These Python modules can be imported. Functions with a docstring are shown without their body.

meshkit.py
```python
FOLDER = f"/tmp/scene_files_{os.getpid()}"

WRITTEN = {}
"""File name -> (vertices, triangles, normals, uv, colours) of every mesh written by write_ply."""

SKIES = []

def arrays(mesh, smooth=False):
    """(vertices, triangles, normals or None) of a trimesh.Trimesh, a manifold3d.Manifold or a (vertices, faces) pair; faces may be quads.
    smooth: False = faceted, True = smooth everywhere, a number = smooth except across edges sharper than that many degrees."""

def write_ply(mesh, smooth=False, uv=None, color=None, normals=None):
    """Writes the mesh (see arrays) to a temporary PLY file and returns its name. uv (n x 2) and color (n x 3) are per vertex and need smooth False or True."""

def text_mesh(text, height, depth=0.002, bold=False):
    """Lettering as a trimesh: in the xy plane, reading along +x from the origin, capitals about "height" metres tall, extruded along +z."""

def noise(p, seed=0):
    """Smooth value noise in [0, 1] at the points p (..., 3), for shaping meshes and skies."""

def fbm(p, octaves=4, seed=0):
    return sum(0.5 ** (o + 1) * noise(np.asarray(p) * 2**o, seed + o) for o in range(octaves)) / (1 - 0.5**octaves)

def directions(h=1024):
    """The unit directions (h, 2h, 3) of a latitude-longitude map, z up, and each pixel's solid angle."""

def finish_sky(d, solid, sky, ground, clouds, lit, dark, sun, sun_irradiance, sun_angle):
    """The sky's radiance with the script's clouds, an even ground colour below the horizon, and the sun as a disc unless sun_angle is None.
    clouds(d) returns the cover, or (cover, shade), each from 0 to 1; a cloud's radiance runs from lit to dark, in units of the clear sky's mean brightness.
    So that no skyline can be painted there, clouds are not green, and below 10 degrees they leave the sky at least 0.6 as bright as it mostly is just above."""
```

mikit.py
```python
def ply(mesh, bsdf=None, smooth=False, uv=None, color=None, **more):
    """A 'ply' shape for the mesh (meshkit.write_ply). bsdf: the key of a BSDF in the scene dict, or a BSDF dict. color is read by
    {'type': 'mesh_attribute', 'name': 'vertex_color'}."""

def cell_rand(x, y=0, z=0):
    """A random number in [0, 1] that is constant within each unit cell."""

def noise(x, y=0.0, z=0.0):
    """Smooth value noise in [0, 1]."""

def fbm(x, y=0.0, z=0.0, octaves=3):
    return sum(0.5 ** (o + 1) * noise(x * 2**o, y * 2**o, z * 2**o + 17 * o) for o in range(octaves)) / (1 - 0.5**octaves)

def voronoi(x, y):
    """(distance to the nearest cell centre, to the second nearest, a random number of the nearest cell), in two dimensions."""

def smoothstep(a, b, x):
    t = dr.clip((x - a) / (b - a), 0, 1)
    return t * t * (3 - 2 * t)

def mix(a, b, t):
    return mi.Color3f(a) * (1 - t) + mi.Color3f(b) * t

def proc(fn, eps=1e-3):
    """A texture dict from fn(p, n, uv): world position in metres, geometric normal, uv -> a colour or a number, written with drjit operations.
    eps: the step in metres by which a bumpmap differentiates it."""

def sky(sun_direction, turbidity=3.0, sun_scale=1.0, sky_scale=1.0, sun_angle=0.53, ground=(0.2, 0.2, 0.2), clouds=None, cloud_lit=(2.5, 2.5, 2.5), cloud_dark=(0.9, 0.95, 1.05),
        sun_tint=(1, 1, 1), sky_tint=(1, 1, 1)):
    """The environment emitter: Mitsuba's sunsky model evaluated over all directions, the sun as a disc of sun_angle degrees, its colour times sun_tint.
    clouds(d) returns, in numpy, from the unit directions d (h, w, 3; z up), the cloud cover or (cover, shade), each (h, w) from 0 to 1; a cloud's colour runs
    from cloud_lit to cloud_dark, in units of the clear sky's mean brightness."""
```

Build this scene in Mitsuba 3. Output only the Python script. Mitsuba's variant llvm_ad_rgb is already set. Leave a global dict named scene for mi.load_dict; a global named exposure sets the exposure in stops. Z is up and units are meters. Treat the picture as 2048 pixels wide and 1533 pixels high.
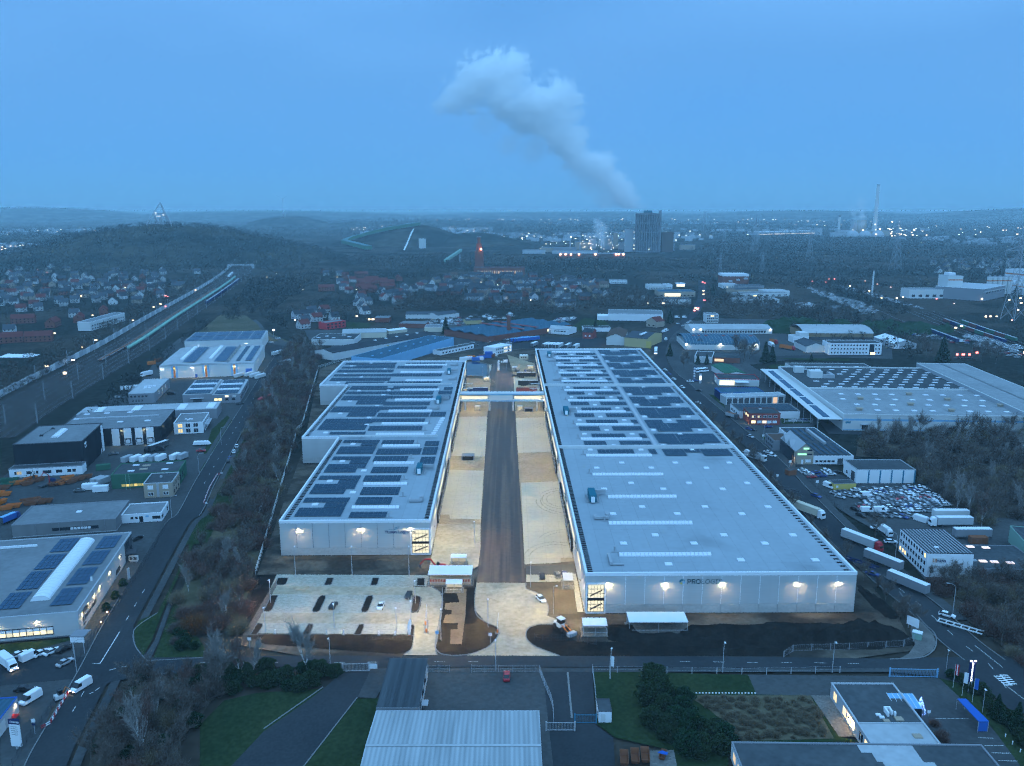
import math, numpy as np, trimesh, drjit as dr, mitsuba as mi, mikit, meshkit
from mikit import noise, fbm, cell_rand, smoothstep, mix, voronoi
T = mi.ScalarTransform4f
scene, labels = {}, {}
PI = math.pi
# ---------------------------------------------------------------- camera, sky, air, exposure
PITCH = 11.98
scene['camera'] = dict(type='perspective', fov=63.43, fov_axis='x', near_clip=1.0, far_clip=60000.0,
 to_world=T().look_at(origin=[0,0,120], target=[0, math.cos(math.radians(PITCH)),120 - math.sin(math.radians(PITCH))], up=[0,0,1]),
 medium={'type': 'ref', 'id': 'air'})
exposure = 3.3
YARD = 560
CARPARK = 300
def _clouds(d):                                   # even twilight overcast: deep blue ahead, paler overhead and towards the afterglow behind
 e = np.clip(d[..., 2],0,1); w = .5 - .5 * d[..., 1]
 n = meshkit.fbm(d * np.array([3.0,3.0,9.0]),3,5)
 return np.ones_like(e), np.clip(1 - .72 * e - w ** 1.6 * (1 - .6 * e) - .20 * (n - .5),0,1)
scene['sky'] = mikit.sky([-0.5,-0.8,0.12], turbidity=3.0, sun_scale=0.0, sky_scale=1.0, ground=(0.05,0.07,0.09),
 clouds=_clouds, cloud_lit=(1.65,3.65,6.3), cloud_dark=(0.19,0.76,1.95), sky_tint=(0.42,0.80,1.25))
HAZE = 0.00013
scene['air'] = dict(type='homogeneous', albedo={'type': 'rgb', 'value': [0.70,0.93,0.99]}, sigma_t=HAZE, phase={'type': 'hg', 'g': 0.15})
# ---------------------------------------------------------------- materials
def diff(name, r, g, b):
 scene['m_' + name] = dict(type='twosided', bsdf=dict(type='diffuse', reflectance={'type': 'rgb', 'value': [r, g, b]}))
def gloss(name, c, rough=0.3, metal=0.0, spec=0.5):
 scene['m_' + name] = dict(type='twosided', bsdf=dict(type='principled', base_color={'type': 'rgb', 'value': list(c)}, roughness=rough, metallic=metal, specular=spec))
def tex(name, fn, rough=None):
 t = mikit.proc(fn)
 scene['m_' + name] = dict(type='twosided', bsdf=dict(type='diffuse', reflectance=t) if rough is None else dict(type='principled', base_color=t, roughness=rough, specular=0.5))
PAL = dict(white=(.74,.76,.78), offwhite=(.60,.61,.60), houseplaster=(.46,.46,.45), cream=(.62,.56,.44), lightgrey=(.42,.44,.46), grey=(.24,.25,.27), midgrey=(.16,.17,.18), darkgrey=(.075,.08,.088), black=(.018,.021,.026),
 brick=(.20,.075,.055), redbrick=(.30,.07,.06), redroof=(.15,.045,.040), darkroof=(.045,.052,.06), brownroof=(.11,.075,.06), slate=(.07,.082,.095), tan=(.38,.31,.24), yellow=(.55,.42,.12),
 green=(.045,.13,.085), palegreen=(.22,.36,.30), orange=(.55,.16,.04), red=(.42,.03,.04), blue=(.03,.12,.42), lightblue=(.20,.42,.62), navy=(.015,.03,.10), rust=(.22,.09,.05),
 steel=(.36,.38,.40), soil=(.03,.028,.023), kerb=(.20,.205,.205), line=(.62,.63,.62), wood=(.26,.19,.12), evergreen=(.018,.045,.022), hedge=(.030,.052,.026), twig=(.135,.110,.095),
 redtwig=(.155,.095,.080), birch=(.46,.46,.45), trunk=(.11,.095,.082), reed=(.14,.12,.09), orangetwig=(.16,.075,.035), plateblue=(.05,.20,.30), skylight=(.70,.72,.76), birchtwig=(.25,.23,.215), drybrush=(.21,.17,.115), inkteal=(.008,.05,.065), teal=(.03,.15,.20), pink=(.5,.12,.12))
for k, v in PAL.items(): diff(k, *v)
gloss('glass', (.012,.02,.03),.12); gloss('carglass', (.01,.012,.015),.15); gloss('chrome', (.5,.5,.52),.25,1.0)
for k, c in dict(paintwhite=(.72,.74,.76), paintblack=(.012,.013,.016), paintgrey=(.11,.12,.13), paintsilver=(.38,.40,.42), paintred=(.38,.02,.03), paintblue=(.02,.05,.20)).items(): gloss(k, c, .35)
gloss('solar', (.003,.034,.064),.32,0., .16); gloss('solarblue', (.006,.048,.10),.32,0., .25)
gloss('tyre', (.012,.012,.013),.8)
# ---------------------------------------------------------------- keys, labels, meshes
_n = {}
def key(name):
 k = _n.get(name, 0); _n[name] = k + 1
 return name if k == 0 else '%s_%03d' % (name, k)
def thing(name, label, cat, group=None, kind=None):
 k = key(name); labels[k] = {'label': label, 'category': cat}
 if group: labels[k]['group'] = group
 if kind: labels[k]['kind'] = kind
 return k
class M:
 def __init__(s): s.v, s.f, s.n = [],[],0
 def raw(s, v, f):
  v = np.asarray(v, float); f = np.asarray(f, int)
  if f.shape[1] == 4: f = np.vstack([f[:, [0,1,2]], f[:, [0,2,3]]])
  s.v.append(v); s.f.append(f + s.n); s.n += len(v); return s
 _B = np.array([[0,3,2,1],[4,5,6,7],[0,1,5,4],[1,2,6,5],[2,3,7,6],[3,0,4,7]])
 def bx(s, x0, x1, y0, y1, z0, z1):
  return s.raw([[x0, y0, z0],[x1, y0, z0],[x1, y1, z0],[x0, y1, z0],[x0, y0, z1],[x1, y0, z1],[x1, y1, z1],[x0, y1, z1]], s._B)
 def box(s, c, sz, rot=0.0, tilt=0.0):
  a, b, h = sz[0] / 2, sz[1] / 2, sz[2] / 2
  v = np.array([[-a, -b, -h],[a, -b, -h],[a, b, -h],[-a, b, -h],[-a, -b, h],[a, -b, h],[a, b, h],[-a, b, h]])
  if tilt: ct, st = math.cos(tilt), math.sin(tilt); v = v @ np.array([[1,0,0],[0, ct, st],[0,-st, ct]])
  cr, sr = math.cos(rot), math.sin(rot)
  return s.raw(v @ np.array([[cr, sr, 0],[-sr, cr, 0],[0,0,1]]) + np.asarray(c), s._B)
 def quad(s, *p): return s.raw(p, [[0,1,2,3]])
 def sheet(s, poly, z):
  p = np.asarray(poly, float)[:, :2]; v2, f = tri(p)
  return s.raw(np.c_[v2, np.full(len(v2), z)], f)
 def prism(s, poly, z0, z1, z1b=None):
  p = np.asarray(poly, float)[:, :2]; v2, f = tri(p); n = len(v2); zz = np.full(n, z1) if z1b is None else np.asarray(z1b)
  i = np.arange(n); j = (i + 1) % n
  return s.raw(np.vstack([np.c_[v2, np.full(n, z0)], np.c_[v2, zz]]), np.vstack([f[:, ::-1], f + n, np.c_[i, j, j + n], np.c_[i, j + n, i + n]]))
 def hull(s, pts):
  h = trimesh.convex.convex_hull(np.asarray(pts, float)); return s.raw(h.vertices, h.faces)
 def cyl(s, x, y, z0, z1, r0, r1=None, n=8):
  return s.tube([[x, y, z0],[x, y, z1]],[r0, r0 if r1 is None else r1], n)
 def tube(s, pts, r, n=4, cap=True):
  p = np.asarray(pts, float); r = np.broadcast_to(r, (len(p),))
  t = np.gradient(p, axis=0); t /= np.linalg.norm(t, axis=1, keepdims=True) + 1e-12
  a = np.cross(t, np.where(np.abs(t[:, 2:]) < .9,[0,0,1.],[1., 0,0])); a /= np.linalg.norm(a, axis=1, keepdims=True) + 1e-12
  b = np.cross(t, a); an = np.arange(n) * 2 * PI / n + PI / n
  v = p[:, None] + r[:, None, None] * (np.cos(an)[None, :, None] * a[:, None] + np.sin(an)[None, :, None] * b[:, None])
  i, j = np.meshgrid(np.arange(len(p) - 1), np.arange(n), indexing='ij'); i, j = i.ravel(), j.ravel()
  f = np.c_[i * n + j, i * n + (j + 1) % n, (i + 1) * n + (j + 1) % n, (i + 1) * n + j]
  s.raw(v.reshape(-1,3), f)
  if cap and n > 2:
   k = np.arange(1, n - 1); m = (len(p) - 1) * n; o = s.n - len(p) * n
   s.f.append(np.vstack([np.c_[0 * k, k + 1, k], np.c_[m + 0 * k, m + k, m + k + 1]]) + o)
  return s
 def get(s): return np.vstack(s.v), np.vstack(s.f)
 def move(s, rot=0.0, x=0, y=0, z=0):
  c, q = math.cos(rot), math.sin(rot)
  s.v = [v @ np.array([[c, q, 0],[-q, c, 0],[0,0,1]]) + [x, y, z] for v in s.v]; return s
 def add(s, k, mat, smooth=False, **kw):
  if s.n: scene[k] = mikit.ply(s.get(), 'm_' + mat, smooth, **kw)
  return k
def tri(p):
 n = len(p); x, y = p[:, 0], p[:, 1]
 if np.sum(x * np.roll(y, -1) - y * np.roll(x, -1)) < 0: p = p[::-1]
 e = np.roll(p, -1,0) - p; e2 = np.roll(e, -1,0)
 if n <= 4 and np.all(e[:, 0] * e2[:, 1] - e[:, 1] * e2[:, 0] >= -1e-9) or n == 3:
  k = np.arange(1, n - 1); return p, np.c_[0 * k, k, k + 1]
 import mapbox_earcut as me
 try: f = me.triangulate_float64(p, np.array([n], np.uint32)).reshape(-1,3)
 except Exception: f = me.triangulate_float64(np.ascontiguousarray(p), np.array([n])).reshape(-1,3)
 f = f.astype(int); a, b, c = p[f[:, 0]], p[f[:, 1]], p[f[:, 2]]
 neg = (b - a)[:, 0] * (c - a)[:, 1] - (b - a)[:, 1] * (c - a)[:, 0] < 0
 f[neg] = f[neg][:, ::-1]; return p, f
def part(root, name, m, mat, lab=None, stuff=False, **kw):
 k = key(root + '__' + name)
 m.add(k, mat, **kw)
 if lab: labels[k] = {'label': lab}
 if stuff: labels.setdefault(k, {})['kind'] = 'stuff'
 return k
def one(name, m, mat, label, cat, group=None, kind=None, **kw):
 k = thing(name, label, cat, group, kind); m.add(k, mat, **kw); return k
def struct(name, m, mat, label=None, **kw):
 k = key(name); labels[k] = {'kind': 'structure'}
 if label: labels[k]['label'] = label
 m.add(k, mat, **kw); return k
def glow(rgb, s=1.0): return {'type': 'area', 'radiance': {'type': 'rgb', 'value': [c * s for c in rgb]}}
WARM, SODIUM, COOL = (1.0,.80,.38),(1.0,.42,.12),(.85,.93,1.0)
def ribbon(pts, w):                       # outline of a strip of width w along a polyline
 p = np.asarray(pts, float); t = np.gradient(p, axis=0); t /= np.linalg.norm(t, axis=1, keepdims=True)
 n = np.c_[-t[:, 1], t[:, 0]]; w = np.broadcast_to(w, (len(p),))[:, None] / 2
 return p + n * w, p - n * w
def strip(m, pts, w, z):
 a, b = ribbon(pts, w); n = len(a); i = np.arange(n - 1)
 z = np.broadcast_to(z, (n,))
 return m.raw(np.vstack([np.c_[a, z], np.c_[b, z]]), np.c_[i + n, i + 1 + n, i + 1, i])
def curve(pts, k=8):                      # Catmull-Rom through points
 p = np.asarray(pts, float); q = np.vstack([2 * p[0] - p[1], p, 2 * p[-1] - p[-2]]); out = []
 for i in range(len(p) - 1):
  a, b, c, d = q[i:i + 4]
  for t in np.arange(k) / k: out.append(.5 * (2 * b + (c - a) * t + (2 * a - 5 * b + 4 * c - d) * t * t + (3 * b - a - 3 * c + d) * t ** 3))
 return np.array(out + [p[-1]])
def band(m, pts, w, z0, z1):              # a low wall or kerb along a polyline
 a, b = ribbon(pts, w); n = len(a); i = np.arange(n - 1)
 m.raw(np.vstack([np.c_[a, np.full(n, z0)], np.c_[b, np.full(n, z0)], np.c_[a, np.full(n, z1)], np.c_[b, np.full(n, z1)]]),
  np.vstack([np.c_[i + 3 * n, i + 1 + 3 * n, i + 1 + 2 * n, i + 2 * n], np.c_[i + n, i + 1 + n, i + 1 + 3 * n, i + 3 * n], np.c_[i + 1, i, i + 2 * n, i + 1 + 2 * n]]))
 for e in (0, n - 1): m.raw([[*a[e], z0],[*b[e], z0],[*b[e], z1],[*a[e], z1]],[[0,1,2,3]])
 return m
# ---------------------------------------------------------------- buildings in a frame of their own: u along the front, v away from it, z up
class B:
 def __init__(s, name, label, cat, p0, p1, D, group=None):
  s.k = thing(name, label, cat, group) if label else name
  s.o = np.array(p0, float); d = np.array(p1, float) - s.o; s.L = float(np.hypot(*d)); s.D = D
  s.U = d / s.L; s.V = np.array([-s.U[1], s.U[0]]); s.a = math.atan2(s.U[1], s.U[0])
 def w(s, m):
  m.v = [np.c_[s.o + v[:, :1] * s.U + v[:, 1:2] * s.V, v[:, 2]] for v in m.v]; return m
 def p(s, name, m, mat, lab=None, stuff=False, **kw): return part(s.k, name, s.w(m), mat, lab, stuff, **kw)
 def box(s, name, u0, u1, v0, v1, z0, z1, mat, lab=None, **kw): return s.p(name, M().bx(u0, u1, v0, v1, z0, z1), mat, lab, **kw)
 def shell(s, h, wall, roof, pw=.35, ph=.5, trim=None, base=None, bh=1.0):
  L, D = s.L, s.D
  if base:
   s.p('plinth', M().bx(-.03, L + .03,-.03, D + .03,0, bh), base)
  m = M().bx(0, L, 0, D, 0, h - ph)
  s.p('wall', m, wall)
  m = M().bx(-.06, L + .06,-.06, pw, h - ph, h).bx(-.06, L + .06, D - pw, D + .06, h - ph, h).bx(-.06, pw, pw, D - pw, h - ph, h).bx(L - pw, L + .06, pw, D - pw, h - ph, h)
  s.p('parapet', m, trim or wall)
  s.p('roof', M().quad([pw, pw, h - ph + .02],[L - pw, pw, h - ph + .02],[L - pw, D - pw, h - ph + .02],[pw, D - pw, h - ph + .02]), roof)
  s.h, s.zr = h, h - ph + .02
  return s
 def gable(s, h, hr, wall, roof, axis='u', over=.3, t=.18):
  L, D = s.L, s.D
  if axis == 'u':
   s.p('wall', M().raw([[0,0,0],[L, 0,0],[L, D, 0],[0, D, 0],[0,0, h],[L, 0, h],[L, D, h],[0, D, h],[0, D / 2, hr],[L, D / 2, hr]],[[0,1,5],[0,5,4],[2,3,7],[2,7,6],[1,2,6],[1,6,9],[1,9,5],[3,0,4],[3,4,8],[3,8,7]]), wall)
   k = (hr - h) / (D / 2); e = h - over * k
   m = M()
   for y0, y1 in ((-over, D / 2),(D + over, D / 2)):
    q = np.array([[-over, y0, e],[L + over, y0, e],[L + over, y1, hr],[-over, y1, hr]]); m.raw(np.vstack([q, q + [0,0, t]]), M._B)
  else:
   s.p('wall', M().raw([[0,0,0],[L, 0,0],[L, D, 0],[0, D, 0],[0,0, h],[L, 0, h],[L, D, h],[0, D, h],[L / 2,0, hr],[L / 2, D, hr]],[[1,2,6],[1,6,5],[3,0,4],[3,4,7],[0,1,5],[0,5,8],[0,8,4],[2,3,7],[2,7,9],[2,9,6]]), wall)
   k = (hr - h) / (L / 2); e = h - over * k
   m = M()
   for x0, x1 in ((-over, L / 2),(L + over, L / 2)):
    q = np.array([[x0,-over, e],[x1,-over, hr],[x1, D + over, hr],[x0, D + over, e]]); m.raw(np.vstack([q, q + [0,0, t]]), M._B)
  s.p('roof', m, roof); s.h = h; s.zr = hr
  return s
 def face(s, side, a0, a1, z0, z1, mat, name='window', d=.06, lab=None, lit=None, inset=0.0):
  L, D = s.L, s.D
  if side == 'F': m = M().bx(a0, a1,-d, -.005 + inset, z0, z1)
  elif side == 'B': m = M().bx(a0, a1, D + .005, D + d, z0, z1)
  elif side == 'R': m = M().bx(L + .005, L + d, a0, a1, z0, z1)
  else: m = M().bx(-d, -.005, a0, a1, z0, z1)
  kw = dict(emitter={**glow(lit[0], lit[1] * .42), 'sampling_weight': .1}) if lit else {}
  return s.p(name, m, mat, lab, **kw)
 def row(s, side, n, a0, a1, z0, z1, mat, fill=.6, name='window', d=.06, litat=(), lit=None):
  st = (a1 - a0) / n
  for i in range(n):
   c = a0 + (i + .5) * st
   s.face(side, c - fill * st / 2, c + fill * st / 2, z0, z1, mat, name, d, None, lit if i in litat else None)
 def pv(s, u0, u1, v0, v1, pu=1.75, pvv=1.1, z=None, gap=.14, mat='solar', tilt=.10, name='solar_array'):
  z = (s.zr if z is None else z) + .25; m = M()
  nu, nv = max(1, round((u1 - u0) / pu)), max(1, round((v1 - v0) / pvv)); du, dv = (u1 - u0) / nu, (v1 - v0) / nv
  for i in range(nu):
   for j in range(nv):
    a, b, c, e = u0 + i * du + gap / 2, u0 + (i + 1) * du - gap / 2, v0 + j * dv + gap / 2, v0 + (j + 1) * dv - gap / 2
    lo, hi = (z, z + tilt) if j % 2 else (z + tilt, z)
    m.raw([[a, c, lo],[b, c, lo],[b, e, hi],[a, e, hi],[a, c, lo - .06],[b, c, lo - .06],[b, e, hi - .06],[a, e, hi - .06]],[[0,1,2,3],[4,5,1,0],[5,6,2,1],[6,7,3,2],[7,4,0,3]])
  return s.p(name, m, mat, stuff=True)
 def dome(s, u, v, a=1.6, b=1.6, h=.55, z=None, mat='skylight', name='skylight'):
  z = s.zr if z is None else z
  m = M().bx(u - a / 2 - .15, u + a / 2 + .15, v - b / 2 - .15, v + b / 2 + .15, z, z + .3)
  m.raw([[u - a / 2, v - b / 2, z + .3],[u + a / 2, v - b / 2, z + .3],[u + a / 2, v + b / 2, z + .3],[u - a / 2, v + b / 2, z + .3],[u - a / 4, v - b / 4, z + h],[u + a / 4, v - b / 4, z + h],[u + a / 4, v + b / 4, z + h],[u - a / 4, v + b / 4, z + h]], M._B)
  return s.p(name, m, mat)
 def unit(s, u, v, a, b, h, mat='steel', name='roof_unit', z=None):
  z = s.zr if z is None else z
  m = M().bx(u, u + a, v, v + b, z + .25, z + h).bx(u + .1, u + .3, v + .1, v + .3, z, z + .25).bx(u + a - .3, u + a - .1, v + b - .3, v + b - .1, z, z + .25).bx(u + a - .3, u + a - .1, v + .1, v + .3, z, z + .25).bx(u + .1, u + .3, v + b - .3, v + b - .1, z, z + .25)
  m.bx(u + a * .2, u + a * .5, v + b * .2, v + b * .8, z + h, z + h + .25)
  return s.p(name, m, mat)
 def lamp(s, side, a, z, rgb=WARM, pw=60, w=.5, weight=1.0, off=.62, tilt=.5):
  L, D = s.L, s.D
  pos = dict(F=(a, -off), R=(L + off, a), L=(-off, a), B=(a, D + off))[side]
  du, dv = (w / 2,.12) if side in 'FB' else (.12, w / 2)
  x, y = pos
  k = s.p('wall_lamp', M().bx(x - du, x + du, y - dv - .06, y + dv + .06, z, z + .14), 'darkgrey')
  kk = key(k + '__lens')
  o = -1 if side in 'FL' else 1
  q = [[x - du * .9, y - dv, z - .02],[x - du * .9, y + dv, z - .02],[x + du * .9, y + dv, z - .02],[x + du * .9, y - dv, z - .02]]
  q = np.array(q)      # the lens faces down, tipped towards the wall
  q[:, 2] -= .24 * tilt * ((q[:, 1] - y) * -1 + dv if side == 'F' else (q[:, 1] - y) + dv if side == 'B' else (q[:, 0] - x) + du if side == 'R' else (x - q[:, 0]) + du) / .24
  m = s.w(M().raw(q, [[0,1,2,3]]))
  area = w * .9 * .24
  scene[kk] = mikit.ply(m.get(), 'm_white', emitter={**glow(rgb, pw / (area * PI)), 'sampling_weight': weight})
  return kk
# ---------------------------------------------------------------- textured surfaces
def _g(p, s, o=3): return fbm(p.x * s, p.y * s, 0.0, o)
tex('ground', lambda p, n, uv: mix((.022,.026,.022),(.055,.047,.038), smoothstep(.35,.68, _g(p, .011,4))) * (.6 + .8 * _g(p, .35)))
tex('grass', lambda p, n, uv: mix((.016,.036,.016),(.040,.056,.024), _g(p, .09,4)) * (.7 + .6 * _g(p, 1.4)))
tex('asphalt', lambda p, n, uv: mix((.030,.036,.041),(.055,.060,.064), _g(p, .06,4)) * (.85 + .3 * _g(p, 2.0)))
tex('asphalt_old', lambda p, n, uv: mix((.046,.053,.058),(.092,.096,.095), _g(p, .05,4)) * (.8 + .4 * _g(p, 1.3)))
tex('soil_tex', lambda p, n, uv: mix((.012,.0115,.011),(.028,.025,.022), _g(p, .5,4)) * (.7 + .6 * _g(p, 3.)))
tex('earth', lambda p, n, uv: mix((.045,.039,.033),(.125,.104,.082), smoothstep(.3,.75, fbm(p.x * .10, p.y * .17,0., 4))) * (.7 + .6 * _g(p, 1.1)))
tex('sand', lambda p, n, uv: mix((.26,.19,.12),(.40,.31,.21), _g(p, .16,4)) * (.75 + .5 * _g(p, 1.2)))
tex('paving', lambda p, n, uv: mix((.30,.285,.235),(.46,.43,.36), _g(p, .12,4)) * (.86 + .28 * cell_rand(p.x * 1.2, p.y * 2.4)) * (.9 + .2 * _g(p, 2.)))
def _tracks(p):
 r = mi.Float(0)
 for cx, cy, r0 in ((21.5,330,7),(23,328,11),(-4,338,6),(-9,436,7),(8,438,9),(9,440,12),(20,283,9),(16,270,10)):
  d = dr.sqrt(dr.square(p.x - cx) + dr.square((p.y - cy) * .8))
  for k in (0., 1.9): r = dr.maximum(r, smoothstep(.26,.05, dr.abs(d - r0 - k)) * smoothstep(.38,.6, noise(p.x * .12, p.y * .12, cx)))
 return r
def _apron(p, n, uv):
 c = mix((.43,.37,.27),(.54,.47,.35), _g(p, .07,4)) * (.9 + .2 * _g(p, 1.1))
 j = dr.maximum(smoothstep(.14,.05, dr.abs(p.y / 5. - dr.floor(p.y / 5. + .5)) * 5.), smoothstep(.12,.04, dr.abs(p.x / 6. - dr.floor(p.x / 6. + .5)) * 6.))
 return c * (1 - .16 * j) * (1 - .45 * _tracks(p))
tex('apron', _apron)
tex('lane', lambda p, n, uv: mix((.030,.023,.018),(.076,.052,.034), smoothstep(.35,.75, fbm(p.x * .55, p.y * .012,0., 4))) * (.8 + .4 * _g(p, .9)),.55)
tex('track', lambda p, n, uv: mix((.30,.25,.18),(.46,.40,.30), fbm(p.x * .10, p.y * .22,0., 4)) * (.72 + .56 * fbm(p.x * .9, p.y * .9,3., 3)))
def _membrane(p, n, uv):
 s = noise(dr.floor(p.x / 5.6) * 3.1,0., 0.)
 j = dr.maximum(smoothstep(.16,.06, dr.abs(p.x / 5.6 - dr.floor(p.x / 5.6 + .5)) * 5.6) * .8, smoothstep(.12,.04, dr.abs(p.y / 26.7 - dr.floor(p.y / 26.7 + .5)) * 26.7))
 st = smoothstep(.62,.80, fbm(p.x * .055, p.y * .055,9., 4))
 return mix((.29,.335,.365),(.365,.41,.435), _g(p, .035,4)) * (.93 + .07 * s) * (.94 + .12 * _g(p, .7)) * (1 - .16 * j) * (1 - .22 * st)
tex('membrane', _membrane)
tex('roofgrey', lambda p, n, uv: mix((.15,.165,.175),(.235,.25,.26), _g(p, .06,4)) * (.85 + .3 * _g(p, .8)))
tex('roofdark', lambda p, n, uv: mix((.045,.055,.062),(.095,.105,.11), _g(p, .07,4)) * (.8 + .4 * _g(p, .9)))
tex('roofpale', lambda p, n, uv: mix((.33,.35,.36),(.46,.48,.49), _g(p, .05,4)) * (.88 + .24 * _g(p, .7)))
def _corr(c0, c1, per, ax):
 def f(p, n, uv):
  t = (p.x if ax == 'x' else p.y) / per
  w = .5 + .5 * dr.cos(t * 2 * PI)
  return mix(c0, c1, fbm(p.x * (.9 if ax == 'x' else .05), p.y * (.05 if ax == 'x' else .9),0., 4)) * (.80 + .20 * w)
 return f
tex('roofcorr', _corr((.28,.31,.32),(.50,.53,.54),1.05, 'x'))
tex('roofcorrdark', _corr((.055,.065,.075),(.10,.115,.125),2.2, 'x'))
tex('clad', lambda p, n, uv: mix((.42,.43,.43),(.48,.485,.485), _g(p, .3)) * (.96 + .08 * fbm(p.x * .2, p.y * .2, p.z * 3., 2)))
tex('plinthc', lambda p, n, uv: mix((.36,.36,.35),(.50,.50,.49), fbm(p.x * .25, p.y * .25, p.z * .8,4)) * (.88 + .24 * fbm(p.x * 2., p.y * 2., p.z * 2., 2)))
tex('bark', lambda p, n, uv: mix((.55,.55,.54),(.10,.09,.08), smoothstep(.55,.7, noise(p.x * 2., p.y * 2., p.z * 3.))))
tex('gravel', lambda p, n, uv: mix((.10,.095,.09),(.20,.19,.175), _g(p, .3,4)) * (.8 + .4 * _g(p, 2.5)))
tex('ballast', lambda p, n, uv: mix((.030,.027,.025),(.065,.056,.048), _g(p, .2,4)))
tex('wood_far', lambda p, n, uv: mix((.026,.028,.026),(.072,.060,.052), fbm(p.x * .02, p.y * .02,0., 4)) * (.6 + .8 * fbm(p.x * .16, p.y * .16,0., 2)))
tex('hilltex', lambda p, n, uv: mix((.012,.018,.014),(.045,.042,.030), smoothstep(.4,.7, fbm(p.x * .008, p.y * .008, p.z * .03,4))) * (.6 + .8 * fbm(p.x * .05, p.y * .05,0., 3)))
scene['m_pond'] = dict(type='principled', base_color={'type': 'rgb', 'value': [.010,.022,.034]}, roughness=.06, specular=.5)
tex('brown_paving', lambda p, n, uv: mix((.13,.10,.08),(.21,.165,.13), _g(p, .25,4)) * (.8 + .4 * cell_rand(p.x * 2.5, p.y * 2.5)))
tex('brown_sand', lambda p, n, uv: mix((.14,.105,.07),(.22,.17,.115), _g(p, .3,4)) * (.8 + .4 * _g(p, 2.)))
tex('brown_soil', lambda p, n, uv: mix((.058,.049,.039),(.10,.083,.065), _g(p, .2,4)) * (.75 + .5 * _g(p, 2.)))
tex('paving_old', lambda p, n, uv: mix((.13,.125,.115),(.21,.20,.185), _g(p, .25,4)) * (.8 + .4 * cell_rand(p.x * 2., p.y * 2.)))
tex('drygrass', lambda p, n, uv: mix((.06,.062,.035),(.15,.12,.08), _g(p, .06,4)) * (.7 + .6 * _g(p, .8)))
tex('midgreyclad', lambda p, n, uv: mix((.16,.165,.17),(.21,.215,.22), _g(p, .3)) * (.96 + .08 * fbm(p.x * .2, p.y * .2, p.z * 3., 2)))
tex('blackclad', lambda p, n, uv: mix((.014,.018,.024),(.024,.029,.036), _g(p, .3)))
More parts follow.
